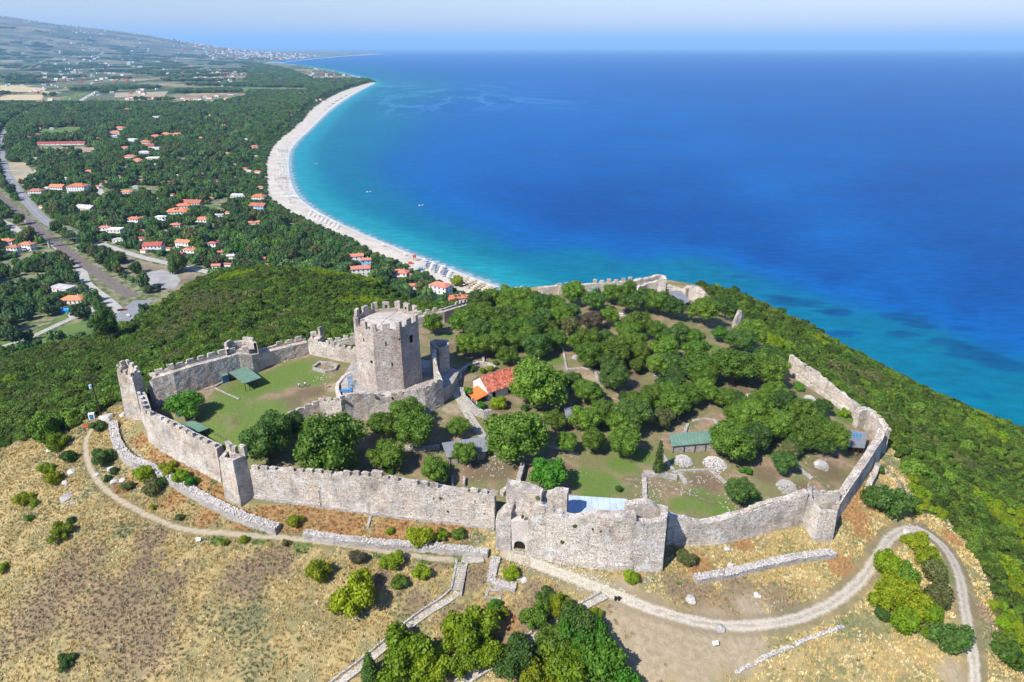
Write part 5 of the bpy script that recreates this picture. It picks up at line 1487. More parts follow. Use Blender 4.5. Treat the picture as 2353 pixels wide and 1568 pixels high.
for k, (x, y) in enumerate(sorted([(292,225),(355,223),(380,222),(420,224),(471,220),(481,223),(498,218),(558,219),(590,221),(690,214),(702,213),(318,208),(330,214),(520,226),(618,235),(530,215),(724,229),(735,227),(745,231),(430,228),(448,225),(668,262),(486,263),(505,263),(460,226),(300,222)])):
    house(x, y, random.uniform(9, 14), 'small far red-roofed house, %s from the left in the row beyond the village woods' % FORD[k], random.choice(['roof_red', 'roof_orange', 'roof_maroon']), 'hip', 2, 'white', group='far small houses', detail=False)
hh_ = random.Random(21)
for k in range(64):
    while True:
        x = hh_.uniform(70, 600); y = hh_.uniform(232, 585)
        if x < 250 and y > 440: continue
        p_ = at(x, y, PLAIN)
        if all(math.hypot(p_.x - q[0], p_.y - q[1]) > 18 + q[2] for q in HOUSES) and not any(inside(np.array([p_.x]), np.array([p_.y]), P)[0] for P in OPEN) and min(dist_poly(np.array([p_.x]), np.array([p_.y]), np.array(P))[0] for P, w_ in roads_xy) > 16: break
    zone = 'between the beach and the village' if x > 430 else ('around the village centre' if y < 400 else 'between the lawn and the railway')
    house(x, y, hh_.uniform(9, 17) * (.7 + .5 * (y - 232) / 350), 'small house with a reddish roof half hidden by trees %s' % zone, hh_.choice(['roof_red', 'roof_maroon', 'roof_orange', 'roof_grey']), 'hip', 1, 'white', group='half hidden houses ' + zone, detail=False)
# far towns: thousands of roofs nobody could count
mb = MB(); rr = random.Random(3)
mats = [M['white'], M['roof_red'], M['cream']]
def town(x0, x1, y0, y1, n, s):
    for _ in range(n):
        x = rr.gauss((x0 + x1) / 2, (x1 - x0) / 4); y = rr.gauss((y0 + y1) / 2, (y1 - y0) / 4)
        p = at(x, max(y, 113), PLAIN)
        if not inside(np.array([p.x]), np.array([p.y]), LANDPOLY)[0]: continue
        z = float(H(p.x, p.y)); w = rr.uniform(.6, 1.5) * s
        mb.box((p.x, p.y, z + w * .22), (w, w * .8, w * .5), rr.uniform(0, 1), mi=rr.choice([0, 0, 1, 1, 2]))
town(380, 700, 122, 136, 420, 34); town(480, 680, 126, 138, 180, 26); town(600, 760, 128, 140, 120, 24); town(0, 420, 100, 150, 520, 24); town(250, 760, 112, 134, 300, 26); town(30, 300, 150, 200, 130, 16)
town(560, 860, 160, 190, 120, 12); town(300, 700, 150, 190, 150, 14); town(0, 300, 185, 240, 50, 11)
tag(mb.build('distant_towns', mats), 'hazy distant towns of white walls and red roofs spread over the plain', kind='stuff')

# overpass
b0, b1 = at(107, 555, PLAIN + 6), at(188, 545, PLAIN + 6)
br = empty('footbridge', (b0 + b1) / 2); tag(br, 'dark green truss footbridge crossing the railway', 'bridge')
c_ = (b0 + b1) / 2
mb = MB(); d = (b1 - b0).normalized(); n = Vector((-d.y, d.x, 0))
mb.slab([b0 - n * 1.6 - c_, b1 - n * 1.6 - c_, b1 + n * 1.6 - c_, b0 + n * 1.6 - c_], .5); mb.build('deck', M['green_metal'], br)
for s in (-1, 1):
    mb = MB(); L = (b1 - b0).length; k = 14
    for i in range(k):
        p = b0 + d * (L * i / k) + n * s * 1.6 - c_; q = b0 + d * (L * (i + 1) / k) + n * s * 1.6 - c_
        mb.bar(p, q + Vector((0, 0, 2.2)), .16); mb.bar(p + Vector((0, 0, 2.2)), q + Vector((0, 0, 2.2)), .2); mb.bar(q, q + Vector((0, 0, 2.2)), .16)
    mb.build('truss', M['darkwood'], br)
for t in (.04, .96):
    mb = MB(); p = b0 + d * L * t - c_; mb.box((p.x, p.y, p.z - 3.2), (1.2, 2.4, 6.2)); mb.build('pier', M['grey_wall'], br)
# striped mast
p = at(67, 541, PLAIN); mst = empty('striped_mast', p); tag(mst, 'red and white striped mast beside the railway', 'mast')
for k in range(6):
    mb = MB(); mb.bar((0, 0, k * 2.6), (0, 0, k * 2.6 + 2.6), .32, n=6); mb.build('band', M['redpaint'] if k % 2 == 0 else M['white_metal'], mst)
for k, (x, y) in enumerate([(20,466),(50,494),(72,514),(100,532),(138,562),(182,590),(232,628),(282,662)]):
    p = at(x, y, PLAIN); g_ = empty('catenary_gantry', p, -.7); tag(g_, 'railway gantry over both tracks, %s counted from the upper left' % FORD[k], 'gantry', 'gantries along the railway')
    for s in (-6.5, 6.5):
        mb = MB(); mb.bar((s, 0, 0), (s, 0, 7.2), .10); mb.build('post', M['grey_wall'], g_)
    mb = MB(); mb.bar((-6.5, 0, 7), (6.5, 0, 7), .14); mb.build('beam', M['grey_wall'], g_)

# cars
def car_meshes(mat):
    b = MB(); b.box((0, 0, .55), (4.3, 1.75, .6)); b.box((-.15, 0, 1.08), (2.3, 1.55, .52), taper=.8)
    gl = MB(); gl.box((-.15, 0, 1.06), (2.36, 1.60, .36), taper=.84)
    return b.mesh('body', mat), gl.mesh('glass', M['glass'])
wm = MB()
for k in range(10):
    pass
wm.bar((0, -.1, 0), (0, .1, 0), .33, n=10); WM_ = wm.mesh('wheel', M['black'])
def car(px, py, rz, mat, label, z=PLAIN + .15):
    p = at(px, py, z); r = empty('car', p, rz); tag(r, label, 'car')
    b, gl = car_meshes(mat); link('body', b, r); link('windows', gl, r)
    for sx_ in (-1.35, 1.35):
        for sy_ in (-.85, .85): link('wheel', WM_, r, loc=(sx_, sy_, .33))
car(34, 427, -1.0, m_plain('car_blue', (.03, .06, .14), .3, .05, spec=.5), 'dark blue car driving ahead on the coast road')
car(37, 441, -1.0, m_plain('car_grey', (.25, .26, .28), .3, .05, spec=.5), 'grey car in the middle of the coast road')
car(41, 447, -.95, M['white_metal'], 'white car last in the row on the coast road')
car(295, 727, -.9, M['white_metal'], 'white van parked at the junction below the hill')
car(284, 713, .2, m_plain('car_red', (.4, .03, .02), .3, .05, spec=.5), 'small red car parked at the corner of the junction')
car(277, 714, .2, m_plain('car_dark', (.02, .02, .025), .3, .05, spec=.5), 'black car parked beside the small red one')
# blue tarpaulin tent
p = at(153, 716, PLAIN); mb = MB(); wt_roof(mb, 7, 4.5, 1.6, 1.2, 'gable', .1); mb.box((0, 0, .8), (6.6, 4.2, 1.6))
tag(mb.build('tent', M['blue_tarp'], loc=p, rot=(0, 0, .3)), 'bright blue tarpaulin tent at the edge of the wood', 'tent')
# ================================================================== VEGETATION
def leaf_mesh(name, lobes, per_area, size, mat, seed, core=True, flat=1.0, jitn=.55, clump=.5):
    """leaf-sized faces over a cluster of lobes (cx,cy,cz,r)"""
    rg = np.random.default_rng(seed)
    V = []; Fc = []
    L = np.array(lobes, float)
    C = L[:, :3]; Rr = L[:, 3]
    pts = []; nrm = []
    for i in range(len(L)):
        n = int(per_area * 4 * math.pi * Rr[i] ** 2)
        if n < 3: continue
        d = rg.normal(size=(n, 3)); d /= np.linalg.norm(d, axis=1)[:, None]
        d[:, 2] = np.where(d[:, 2] < -.75, -d[:, 2], d[:, 2])
        rad = Rr[i] * (1 + rg.uniform(-.20, .10, n) + .10 * (rg.uniform(0, 1, n) > .93))
        p = C[i] + d * rad[:, None] * np.array([1, 1, flat])
        # drop what lies deep inside another lobe
        ok = np.ones(n, bool)
        for j in range(len(L)):
            if j == i: continue
            q = (p - C[j]) / np.array([1, 1, flat])
            ok &= np.linalg.norm(q, axis=1) > Rr[j] * .86
        pts.append(p[ok]); nrm.append(d[ok])
    P = np.vstack(pts); N = np.vstack(nrm); n = len(P)
    N = N + rg.normal(size=(n, 3)) * jitn; N /= np.linalg.norm(N, axis=1)[:, None]
    T = np.cross(N, rg.normal(size=(n, 3))); T /= np.linalg.norm(T, axis=1)[:, None] + 1e-9
    B = np.cross(N, T)
    s = size * rg.uniform(.6, 1.35, n)[:, None]
    bend = N * s * rg.uniform(-.25, .35, (n, 1))
    q0 = P - T * s * .9; q1 = P - B * s * .62 + bend * .4; q2 = P + T * s * .95; q3 = P + B * s * .6 + bend
    verts = np.stack([q0, q1, q2, q3], 1).reshape(-1, 3)
    faces = np.arange(len(verts)).reshape(-1, 4)
    if core:  # unseen solid core added inside each lobe to block light
        cv = []; cf = []
        ico = bmesh.new(); bmesh.ops.create_icosphere(ico, subdivisions=1, radius=1)
        iv = np.array([v.co[:] for v in ico.verts]); fi = np.array([[v.index for v in f.verts] for f in ico.faces]); ico.free()
        b = len(verts); cvs = []
        for i in range(len(L)):
            cvs.append(C[i] + iv * Rr[i] * .80 * np.array([1, 1, flat])); cf.append(np.c_[fi, fi[:, 2]] * 1 + b); b += len(iv)
        verts = np.vstack([verts] + cvs)
        cf = np.vstack(cf)
        me = bpy.data.meshes.new(name)
        nq = len(faces); nt_ = len(cf)
        me.vertices.add(len(verts)); me.vertices.foreach_set('co', verts.astype(np.float32).ravel())
        lv = np.r_[faces.ravel(), cf[:, :3].ravel()]
        me.loops.add(len(lv)); me.loops.foreach_set('vertex_index', lv.astype(np.int32))
        me.polygons.add(nq + nt_)
        me.polygons.foreach_set('loop_start', np.r_[np.arange(nq) * 4, nq * 4 + np.arange(nt_) * 3].astype(np.int32))
        me.polygons.foreach_set('loop_total', np.r_[np.full(nq, 4), np.full(nt_, 3)].astype(np.int32))
        me.update(calc_edges=True); me.materials.append(mat)
        return me
    return np_mesh(name, verts, faces, mat)
def crown_lobes(seed, n=16, r0=.66, sub=(.26, .42), zsq=.8, low=-.55):
    rr = random.Random(seed); L = [(0, 0, 0, r0)]
    k = 0
    while len(L) < n and k < 400:
        k += 1
        z = rr.uniform(low, 1); a = rr.uniform(0, 6.283); q = math.sqrt(max(0, 1 - z * z))
        r = rr.uniform(*sub); d = rr.uniform(.52, .84) 
        c = (q * math.cos(a) * d, q * math.sin(a) * d, z * d * zsq)
        if all((c[0]-x)**2 + (c[1]-y)**2 + (c[2]-w)**2 > (.62 * r + .45 * s) ** 2 for x, y, w, s in L[1:]): L.append((*c, r))
    return L
def with_mat(me, mat, name):
    m2 = me.copy(); m2.name = name; m2.materials.clear(); m2.materials.append(mat); return m2
CR = [leaf_mesh('crown', crown_lobes(k, 19, .64, (.22, .40)), 230, .048, M['leaf'], k, jitn=.7) for k in range(5)]
CRM = {('leaf', k): CR[k] for k in range(5)}
def crown_me(mat, k):
    if (mat, k) not in CRM: CRM[(mat, k)] = with_mat(CR[k], M[mat], 'crown')
    return CRM[(mat, k)]
def bush_lobes(seed):
    rr = random.Random(seed + 50); L = []
    for _ in range(13):
        a = rr.uniform(0, 6.283); d = rr.uniform(.1, .72) ; r = rr.uniform(.22, .40)
        z = rr.uniform(-.3, .62) * (1 - d * .5)
        L.append((d * math.cos(a), d * math.sin(a), z, r))
    L.append((0, 0, 0, .55)); return L
BU = [leaf_mesh('foliage', bush_lobes(k), 210, .062, M['leaf_bright'], 20 + k, jitn=.8) for k in range(4)]
BUM = {('leaf_bright', k): BU[k] for k in range(4)}
def bush_me(mat, k):
    if (mat, k) not in BUM: BUM[(mat, k)] = with_mat(BU[k], M[mat], 'foliage')
    return BUM[(mat, k)]
def trunk_mesh(seed, h=1.0):
    rr = random.Random(seed); mb = MB()
    x = y = 0; z = -.3; r = .095
    pts = [(0, 0, -.3, .13)]
    for k in range(3):
        x += rr.uniform(-.06, .06); y += rr.uniform(-.06, .06); z += .36; r *= .82; pts.append((x, y, z, r))
    for a, b in zip(pts[:-1], pts[1:]): mb.bar(a[:3], b[:3], (a[3], b[3]), n=7)
    for k in range(5):
        a = k * 1.26 + rr.uniform(-.3, .3); p = pts[-1 - (k % 2)]
        e = (p[0] + math.cos(a) * .5, p[1] + math.sin(a) * .5, p[2] + rr.uniform(.35, .6))
        mb.bar(p[:3], e, (.045, .018), n=5)
    return mb.mesh('trunk', M['bark'])
TR = [trunk_mesh(k) for k in range(4)]
def tree(px, py, rpx, label, mat='leaf', group=None, hc=None, zs=None, name='broadleaf_tree', cat='tree', sy=1.0):
    up = 4.0
    for _ in range(3):
        p = hit(px, py, up); dep = depth_of(p + Vector((0, 0, up))); r = rpx * dep / F
        up = (r * .86 + .9) if hc is None else hc
    k = random.randrange(5)
    zz = (zs or random.uniform(.84, 1.0))
    root = empty(name, p, random.uniform(0, 6.28)); tag(root, label, cat, group)
    up = up
    link('trunk', TR[k % 4], root, scale=(r * .85, r * .85, up * 1.0))
    link('crown', crown_me(mat, k), root, loc=(0, 0, up), scale=(r * random.uniform(.98, 1.16), r * random.uniform(.92, 1.1) * sy, r * zz))
    return root
def bush(px, py, rpx, label, mat='leaf_bright', group=None, zs=.85, cat='bush', name='bush', sx=1.0, sy=1.0, rz=None):
    up = 1.0
    for _ in range(3):
        p = hit(px, py, up); dep = depth_of(p); r = rpx * dep / F; up = r * .5
    k = random.randrange(4)
    root = empty(name, p, random.uniform(0, 6.28) if rz is None else rz); tag(root, label, cat, group)
    link('foliage', bush_me(mat, k), root, loc=(0, 0, up), scale=(r * 1.08 * sx, r * 1.08 * sy, r * zs))
    mb = None
    link('stems', TR[k], root, scale=(r * .5, r * .5, up * .8))
    return root
ORD = ['first', 'second', 'third', 'fourth', 'fifth', 'sixth', 'seventh', 'eighth', 'ninth', 'tenth', 'eleventh', 'twelfth']
def ord_label(where, lst, me_):
    ys = sorted(lst, key=lambda q: q[1]); nrow = max(2, round(len(lst) / 7)); per = math.ceil(len(lst) / nrow)
    for k in range(nrow):
        row = sorted(ys[k * per:(k + 1) * per], key=lambda q: q[0])
        for j, q in enumerate(row):
            if (q[0], q[1]) == me_:
                return 'round tree, %s from the left in the %s row of the %s' % (ORD[j], ORD[k], where)
# ---- trees inside the castle: (x, y, radius, material, what singles it out)
def q1(x, y, r): return 1019.6 + .3002 * x, 627.4 + .3002 * y, r * .3002
def q4(x, y, r): return 1686.2 + .2836 * x, 666.7 + .2836 * y, r * .2836
GA = 'trees of the dense back grove'; GB_ = 'trees of the middle grove'; GC_ = 'trees of the right-hand grove'
LA = 'round green tree inside the dense grove behind the chapel, against the back wall'
LB = 'round green tree in the middle grove, with brown earth showing between its neighbours'
LC = 'round green tree in the crowded grove near the right wall'
GL_A = [(150,360,115),(290,240,115),(300,310,100),(400,200,105),(520,180,105),(640,210,105),(745,225,95),(840,240,85),(330,360,115),(470,340,115),(600,340,105),(720,340,95),(560,410,95),(440,430,95),(300,450,95),(680,410,95),(900,330,85),(960,290,75),(350,540,105),(545,520,85),(650,480,90),(860,500,85),(240,300,90),(230,420,90),(790,420,70),(470,260,90),(620,270,90)]
for x, y, r in GL_A:
    tree(*q1(x, y, r * 1.06), ord_label('back grove', GL_A, (x, y)), random.choice(['leaf', 'leaf', 'leaf_dark']), GA)
GL_B = [(1160,210,90),(1270,330,80),(1430,220,90),(1540,200,95),(1640,215,105),(1500,380,110),(1390,410,80),(1100,510,105),(1020,530,80),(1230,490,75),(1130,610,115),(1300,600,115),(1450,530,105),(1500,610,85),(1420,460,80),(1650,450,85),(1770,475,95),(1890,490,85),(1690,570,105),(1930,590,98),(1640,690,95),(1770,695,105),(1740,830,105),(1960,720,115),(2000,800,95),(1290,690,85),(1490,980,105),(1580,930,85),(1750,1000,115),(1860,925,105),(1980,905,98),(980,830,85),(1350,1130,95),(1220,1060,105),(1085,1110,115),(1440,1080,140),(1710,900,80),(1210,560,70),(1370,560,80)]
for x, y, r in GL_B:
    tree(*q1(x, y, r * 1.08), ord_label('middle grove', GL_B, (x, y)), random.choice(['leaf', 'leaf', 'leaf', 'leaf_dark']), GB_)
GL_C = [(130,350,130),(270,540,115),(60,600,95),(270,640,150),(360,600,90),(330,820,95),(200,920,130),(400,900,110),(550,980,115),(100,1010,125),(350,1080,125),(610,1160,140),(800,1180,140),(150,1200,135),(60,1280,120),(500,1250,90),(20,900,90),(30,1110,100),(260,1130,110),(700,1080,90),(740,1260,90)]
for x, y, r in GL_C:
    tree(*q4(x, y, r * 1.06), ord_label('right-hand grove', GL_C, (x, y)), random.choice(['leaf', 'leaf', 'leaf_dark']), GC_)
TL = [
 (*q1(190,540,105),'leaf','round tree at the left front edge of the back grove, over a pool of shade'),
 (*q1(495,625,85),'leaf','lone round tree in front of the back grove, just above the chapel ridge'),
 (*q1(720,545,115),'leaf_dark','dark round tree at the right front edge of the back grove'),
 (*q1(980,150,105),'leaf','tall round tree touching the back wall, left of the longest row of merlons'),
 (*q1(960,405,80),'leaf_olive','grey-olive tree beside the stone heap of the back grove'),
 (*q1(1130,360,85),'leaf_brown','dark brownish tree in the middle of the grove'),
 (*q1(1290,150,90),'leaf','wide tree below the longest row of merlons'),
 (*q1(1400,130,80),'leaf','tree just below the ruined end of the back wall'),
 (*q1(1470,705,62),'leaf','small slim tree with a visible trunk in the middle of the bailey'),
 (*q1(1760,265,95),'leaf_dark','tree in front of the grey-green shed roof at the far corner'),
 (*q1(2000,280,125),'leaf','large tree standing alone between the sea tower and the wall wedge'),
 (*q1(2160,265,90),'leaf_dark','tree touching the lone wedge of ruined wall'),
 (*q1(2130,465,65),'leaf_emerald','small bright tree at the end of the grass glade'),
 (*q1(2270,510,115),'leaf_dark','dark tree right of the grass glade'),
 (*q1(2220,710,165),'leaf','biggest tree of the right half, a broad dome below the glade'),
 (*q1(1310,790,110),'leaf_dark','dark tree with a bare trunk standing in brown earth left of the slim one'),
 (*q1(1100,900,115),'leaf','tree just right of the biggest chapel tree'),
 (*q1(720,850,215),'leaf','huge tree covering the right end of the chapel roof'),
 (*q1(560,1230,235),'leaf','broad spreading tree between the grey shed roofs, in front of the chapel'),
 (*q1(850,1120,88),'leaf','small round tree left of the small grey roof'),
 (*q1(2150,950,92),'leaf','open-crowned tree above the right-hand grove'),
 (*q1(1670,1110,88),'leaf_olive','sparse yellowish tree with bare branches left of the long green roof'),
 (*q1(945,1290,88),'leaf','left of three round trees in a row above the lawn'),
 (*q1(1150,1285,102),'leaf','middle of three round trees in a row above the lawn'),
 (*q1(1400,1285,138),'leaf','right and largest of three round trees in a row above the lawn, ringed by stones'),
 (*q1(2240,1060,95),'leaf','tree just above the right end of the long green roof'),
 (*q1(2200,1290,170),'leaf','great tree hiding the right end of the long green roof'),
 (*q4(720,940,70),'leaf_dark','dark needle-leaved tree near the foot of the right-hand ruined wall'),
 (*q4(400,1390,100),'leaf_dark','very dark tree at the front edge of the right-hand grove'),
 (*q4(440,1290,80),'leaf_olive','olive-yellow tree beside the very dark one'),
 (612,1007,60,'leaf_dark','left of the two great trees leaning over the front wall'),
 (755,1022,80,'leaf','right and wider of the two great trees leaning over the front wall'),
 (672,975,32,'leaf_dark','tree top peeping out between the two great front trees'),
 (890,1045,42,'leaf','tree behind the front wall, right of the great pair'),
 (880,972,36,'leaf','tree at the foot of the keep terrace, leftmost of three'),
 (937,948,42,'leaf','tree pressed against the keep terrace wall, highest of three'),
 (958,985,52,'leaf','widest of the three trees below the keep terrace'),
 (1053,980,25,'leaf','small tree beside the lower cobbled path'),
 (998,1078,34,'leaf','round tree standing alone in bare earth behind the front wall'),
 (1068,1040,31,'leaf','small tree growing in front of the long grey shed roof'),
 (422,931,40,'leaf_emerald','lone round tree on the lawn of the left court'),
 (995,741,27,'leaf','small round tree on dry grass right of the keep'),
 (1262,1088,46,'leaf_emerald','vivid green tree just behind the front wall, left of the lawn'),
 (1700,1128,33,'leaf_dark','dark round bushy tree alone in front of the round stone heaps'),
]
for x, y, r, m_, lab in TL: tree(x, y, r, lab, m_, zs=(1.05 if r > 55 else None))
BL = [
 (*q1(215,735,35),'leaf_emerald','small shrub in the walled garden behind the chapel, leftmost'),
 (*q1(300,752,32),'leaf_bright','yellow-green shrub in the walled garden behind the chapel'),
 (*q1(360,735,34),'leaf_bright','pale shrub next to the chapel ridge'),
 (*q1(400,693,28),'leaf_emerald','small round shrub behind the walled garden'),
 (*q1(180,905,55),'leaf_emerald','shrub in front of the orange porch'),
 (*q1(280,1022,40),'leaf_emerald','dark little shrub below the porch'),
 (*q1(405,1000,78),'leaf_bright','loose yellow-green shrub against the white chapel wall'),
 (*q1(612,1035,40),'leaf_dark','low dark shrub under the huge chapel tree'),
 (*q1(1370,945,45),'leaf_dark','dark bush in the shade of the bare-trunked tree'),
 (893,1079,15,'leaf_emerald','small bush tucked against the back of the front wall'),
 (1423,1124,10,'leaf_dark','tiny round shrub in a stone ring above the pale metal roof'),
 (1720,1084,12,'leaf_emerald','small bush right of the white stone heap with weeds'),
 (1703,1082,8,'leaf_emerald','very small bush next to another, above the dark round one'),
 (*q4(530,790,48),'leaf_emerald','dense shrub on the ruins inside the right-hand wall'),
 (*q4(890,1000,50),'leaf_bright','weedy shrub near the broken wall end'),
 (*q4(640,770,45),'leaf_bright','bright weeds beside the white heap under the right wall'),
 # outside
 (736,1311,30,'leaf_bright','olive-green bush alone in golden grass, left of the largest lower bush'),
 (815,1373,48,'leaf_bright','largest round bush in the golden grass at the bottom'),
 (898,1291,26,'leaf_bright','bush just below the footpath, left of the steps'),
 (915,1340,23,'leaf','darker bush below the footpath bush'),
 (968,1316,24,'leaf_bright','upright bush left of the stone steps'),
 (963,1236,29,'leaf_bright','tall bush growing through the gap in the low outer wall'),
 (1013,1231,18,'leaf_bright','small round bush right of the gap in the outer wall'),
 (1050,1229,20,'leaf','paler bush at the end of the grass strip before the gate'),
 (895,1222,11,'leaf_bright','little bush in orange grass above the low wall'),
 (672,1198,22,'leaf_bright','feathery bush in orange grass below the front wall'),
 (1171,1321,24,'leaf_bright','yellow-green bush on the L-shaped platform'),
 (1454,1326,23,'leaf_bright','round yellow-green bush at the foot of the gate bastion'),
 (820,1280,22,'leaf_brown','dry brown bush beside the footpath'),
 (1576,1286,22,'leaf_olive','leaning dark bush right of the gate bastion corner'),
 (1568,1272,16,'leaf_olive','smaller tuft touching the leaning dark bush'),
 (1138,1388,20,'leaf_emerald','small bush growing out of the square stone kerb'),
 (1155,1408,18,'leaf_bright','small bright bush below the square stone kerb'),
 (1255,1372,24,'leaf_dark','bush at the top of the bottom thicket'),
 (1232,1418,32,'leaf','bush left in the bottom thicket'),
 (1285,1398,28,'leaf_bright','yellowish bush in the bottom thicket'),
 (1325,1428,44,'leaf_dark','large blue-green bush on the bottom thicket'),
 (1368,1415,20,'leaf_bright','small bright bush at the right of the thicket top'),
 (1075,1455,58,'leaf_bright','big bright bush between the two stone paths'),
 (1060,1525,36,'leaf_bright','low bush under the big bright one'),
 (1110,1500,40,'leaf_bright','right lobe beneath the big bright bush, beside the lower path'),
 (925,1520,62,'leaf_bright','broad bright bush at the bottom beside the stone path'),
 (985,1545,48,'leaf_bright','bush at the bottom edge right of the broad bright one'),
 (1345,1480,55,'leaf_emerald','lush green bush in the middle of the thicket'),
 (1280,1475,45,'leaf','bush at the left middle of the thicket'),
 (1395,1535,60,'leaf_emerald','lush bush at the bottom right of the thicket'),
 (1300,1540,55,'leaf_bright','bright bush at the bottom of the thicket'),
 (1235,1560,40,'leaf_bright','small bright bush at the bottom edge of the thicket'),
 (1180,1520,44,'leaf_dark','grey-green bush on the lower path'),
 (1250,1488,26,'leaf_dark','small grey-green bush at the path edge'),
 (1370,1470,40,'leaf_emerald','bush at the right flank of the thicket'),
 (1440,1570,40,'leaf_emerald','last bush of the thicket at the bottom right'),
 (137,1225,25,'leaf_bright','round yellow-green bush alone in the left grass'),
 (125,1101,24,'leaf_bright','yellow-green bush left of the footpath rocks'),
 (108,1078,18,'leaf_bright','small bush above the yellow-green one by the rocks'),
 (58,1148,22,'leaf_bright','clump of small yellow bushes far left'),
 (78,1160,13,'leaf_bright','tiny yellow bush beside the far-left clump'),
 (160,1051,22,'leaf_dark','dark round bush just left of the footpath'),
 (240,1053,26,'leaf_dark','dark bush between footpath and outer wall'),
 (262,1085,13,'leaf_dark','small bush among the white rocks'),
 (246,1100,10,'leaf_dark','smallest bush among the white rocks'),
 (108,992,38,'leaf','large bush where the wood ends left of the footpath'),
 (130,1020,26,'leaf_bright','lower lobe of bushes where the wood ends'),
 (228,980,20,'leaf_dark','dark shrub below the utility pole'),
 (70,1190,12,'leaf_emerald','small dark bush in the far-left grass'),
 (160,1198,12,'leaf_dark','small dark bush above the lone round one'),
 (335,1092,26,'leaf_bright','bright bush against the outside of the low wall'),
 (350,1125,26,'leaf_olive','greyish bush below the bright one at the low wall'),
 (368,1108,20,'leaf_dark','dark bush hugging the low wall'),
 (290,1118,16,'leaf_olive','grey-green tuft left of the low wall bushes'),
 (6,1306,18,'leaf_bright','bush cut by the left edge of the picture'),
 (150,1522,22,'leaf_dark','dark spiky bush near the bottom left corner'),
 (415,1188,12,'leaf_olive','small olive tuft below the low wall'),
 (352,1165,10,'leaf_bright','small yellow tuft by the footpath'),
 (560,1243,13,'leaf_bright','pale green tuft at the footpath bend'),
 (658,1249,11,'leaf_olive','olive tuft right beside the footpath'),
 (516,1248,10,'leaf_bright','bright small tuft below the footpath'),
 (385,1080,22,'leaf_bright','left part of the green hedge inside the low wall'),
 (415,1096,24,'leaf_bright','middle part of the green hedge inside the low wall'),
 (440,1108,18,'leaf_emerald','right end of the green hedge inside the low wall'),
 (2000,1142,30,'leaf_dark','dark bush left in the row outside the right wall'),
 (2045,1158,40,'leaf_dark','big dark bush right in the row outside the right wall'),
 (2022,1080,14,'leaf_dark','small dark bush high outside the right wall'),
 (2105,1245,26,'leaf_bright','top bush inside the loop of the gravel road'),
 (2125,1285,28,'leaf_bright','second bush down inside the road loop'),
 (2150,1320,30,'leaf_olive','olive bush at the right inside the road loop'),
 (2045,1300,34,'leaf_bright','bright bush at the left inside the road loop'),
 (2080,1325,34,'leaf','middle bush inside the road loop'),
 (2040,1370,40,'leaf_bright','low bright bush at the left of the road loop'),
 (2090,1385,42,'leaf_bright','wide bright bush in the centre of the road loop'),
 (2145,1375,34,'leaf_olive','dense olive bush by the right side of the loop'),
 (2140,1410,30,'leaf_bright','lower right bush inside the loop'),
 (2075,1430,34,'leaf_bright','lower centre bush inside the loop'),
 (2030,1415,22,'leaf_dark','dark bush at the lower left of the loop'),
 (2177,1466,40,'leaf_dark','dark round bush with a clear shadow beside the gravel road'),
 (2130,1455,18,'leaf_bright','small bush left of the dark round one'),
]
for x, y, r, m_, lab in BL: bush(x, y, r * (1.12 if r > 24 else 1), lab, m_, zs=(1.3 if r > 27 else .95))
# cypress and young conifer
def conifer_mesh(seed, mat, w=.22, n=9):
    L = [(0, 0, i / n * .92 + .06, w * max(0, 1 - i / n) ** .75 * (.9 + .2 * random.Random(seed + i).random()) + .03) for i in range(n + 2)]
    return leaf_mesh('crown', [l for l in L if l[3] > .03], 900, .03, mat, seed, flat=1.5, jitn=.8)
p = hit(1512, 1088); cy = empty('cypress', p); tag(cy, 'slender dark cypress standing alone by the ruined room', 'tree')
h = top_at(p, 1010) - p.z
link('crown', conifer_mesh(5, M['leaf_dark'], .115, 9), cy, scale=(h * .95, h * .95, h)); mb = MB(); mb.bar((0, 0, -.5), (0, 0, h * .4), (.16, .08), n=6); mb.build('trunk', M['bark'], cy)
p = hit(851, 1560); cy = empty('young_conifer', p); tag(cy, 'young dark conifer beside the stone path at the bottom edge', 'tree')
link('crown', conifer_mesh(9, M['leaf_dark'], .28, 8), cy, scale=(5.0, 5.0, 6.2)); mb = MB(); mb.bar((0, 0, -.5), (0, 0, 3), (.12, .05), n=6); mb.build('trunk', M['bark'], cy)

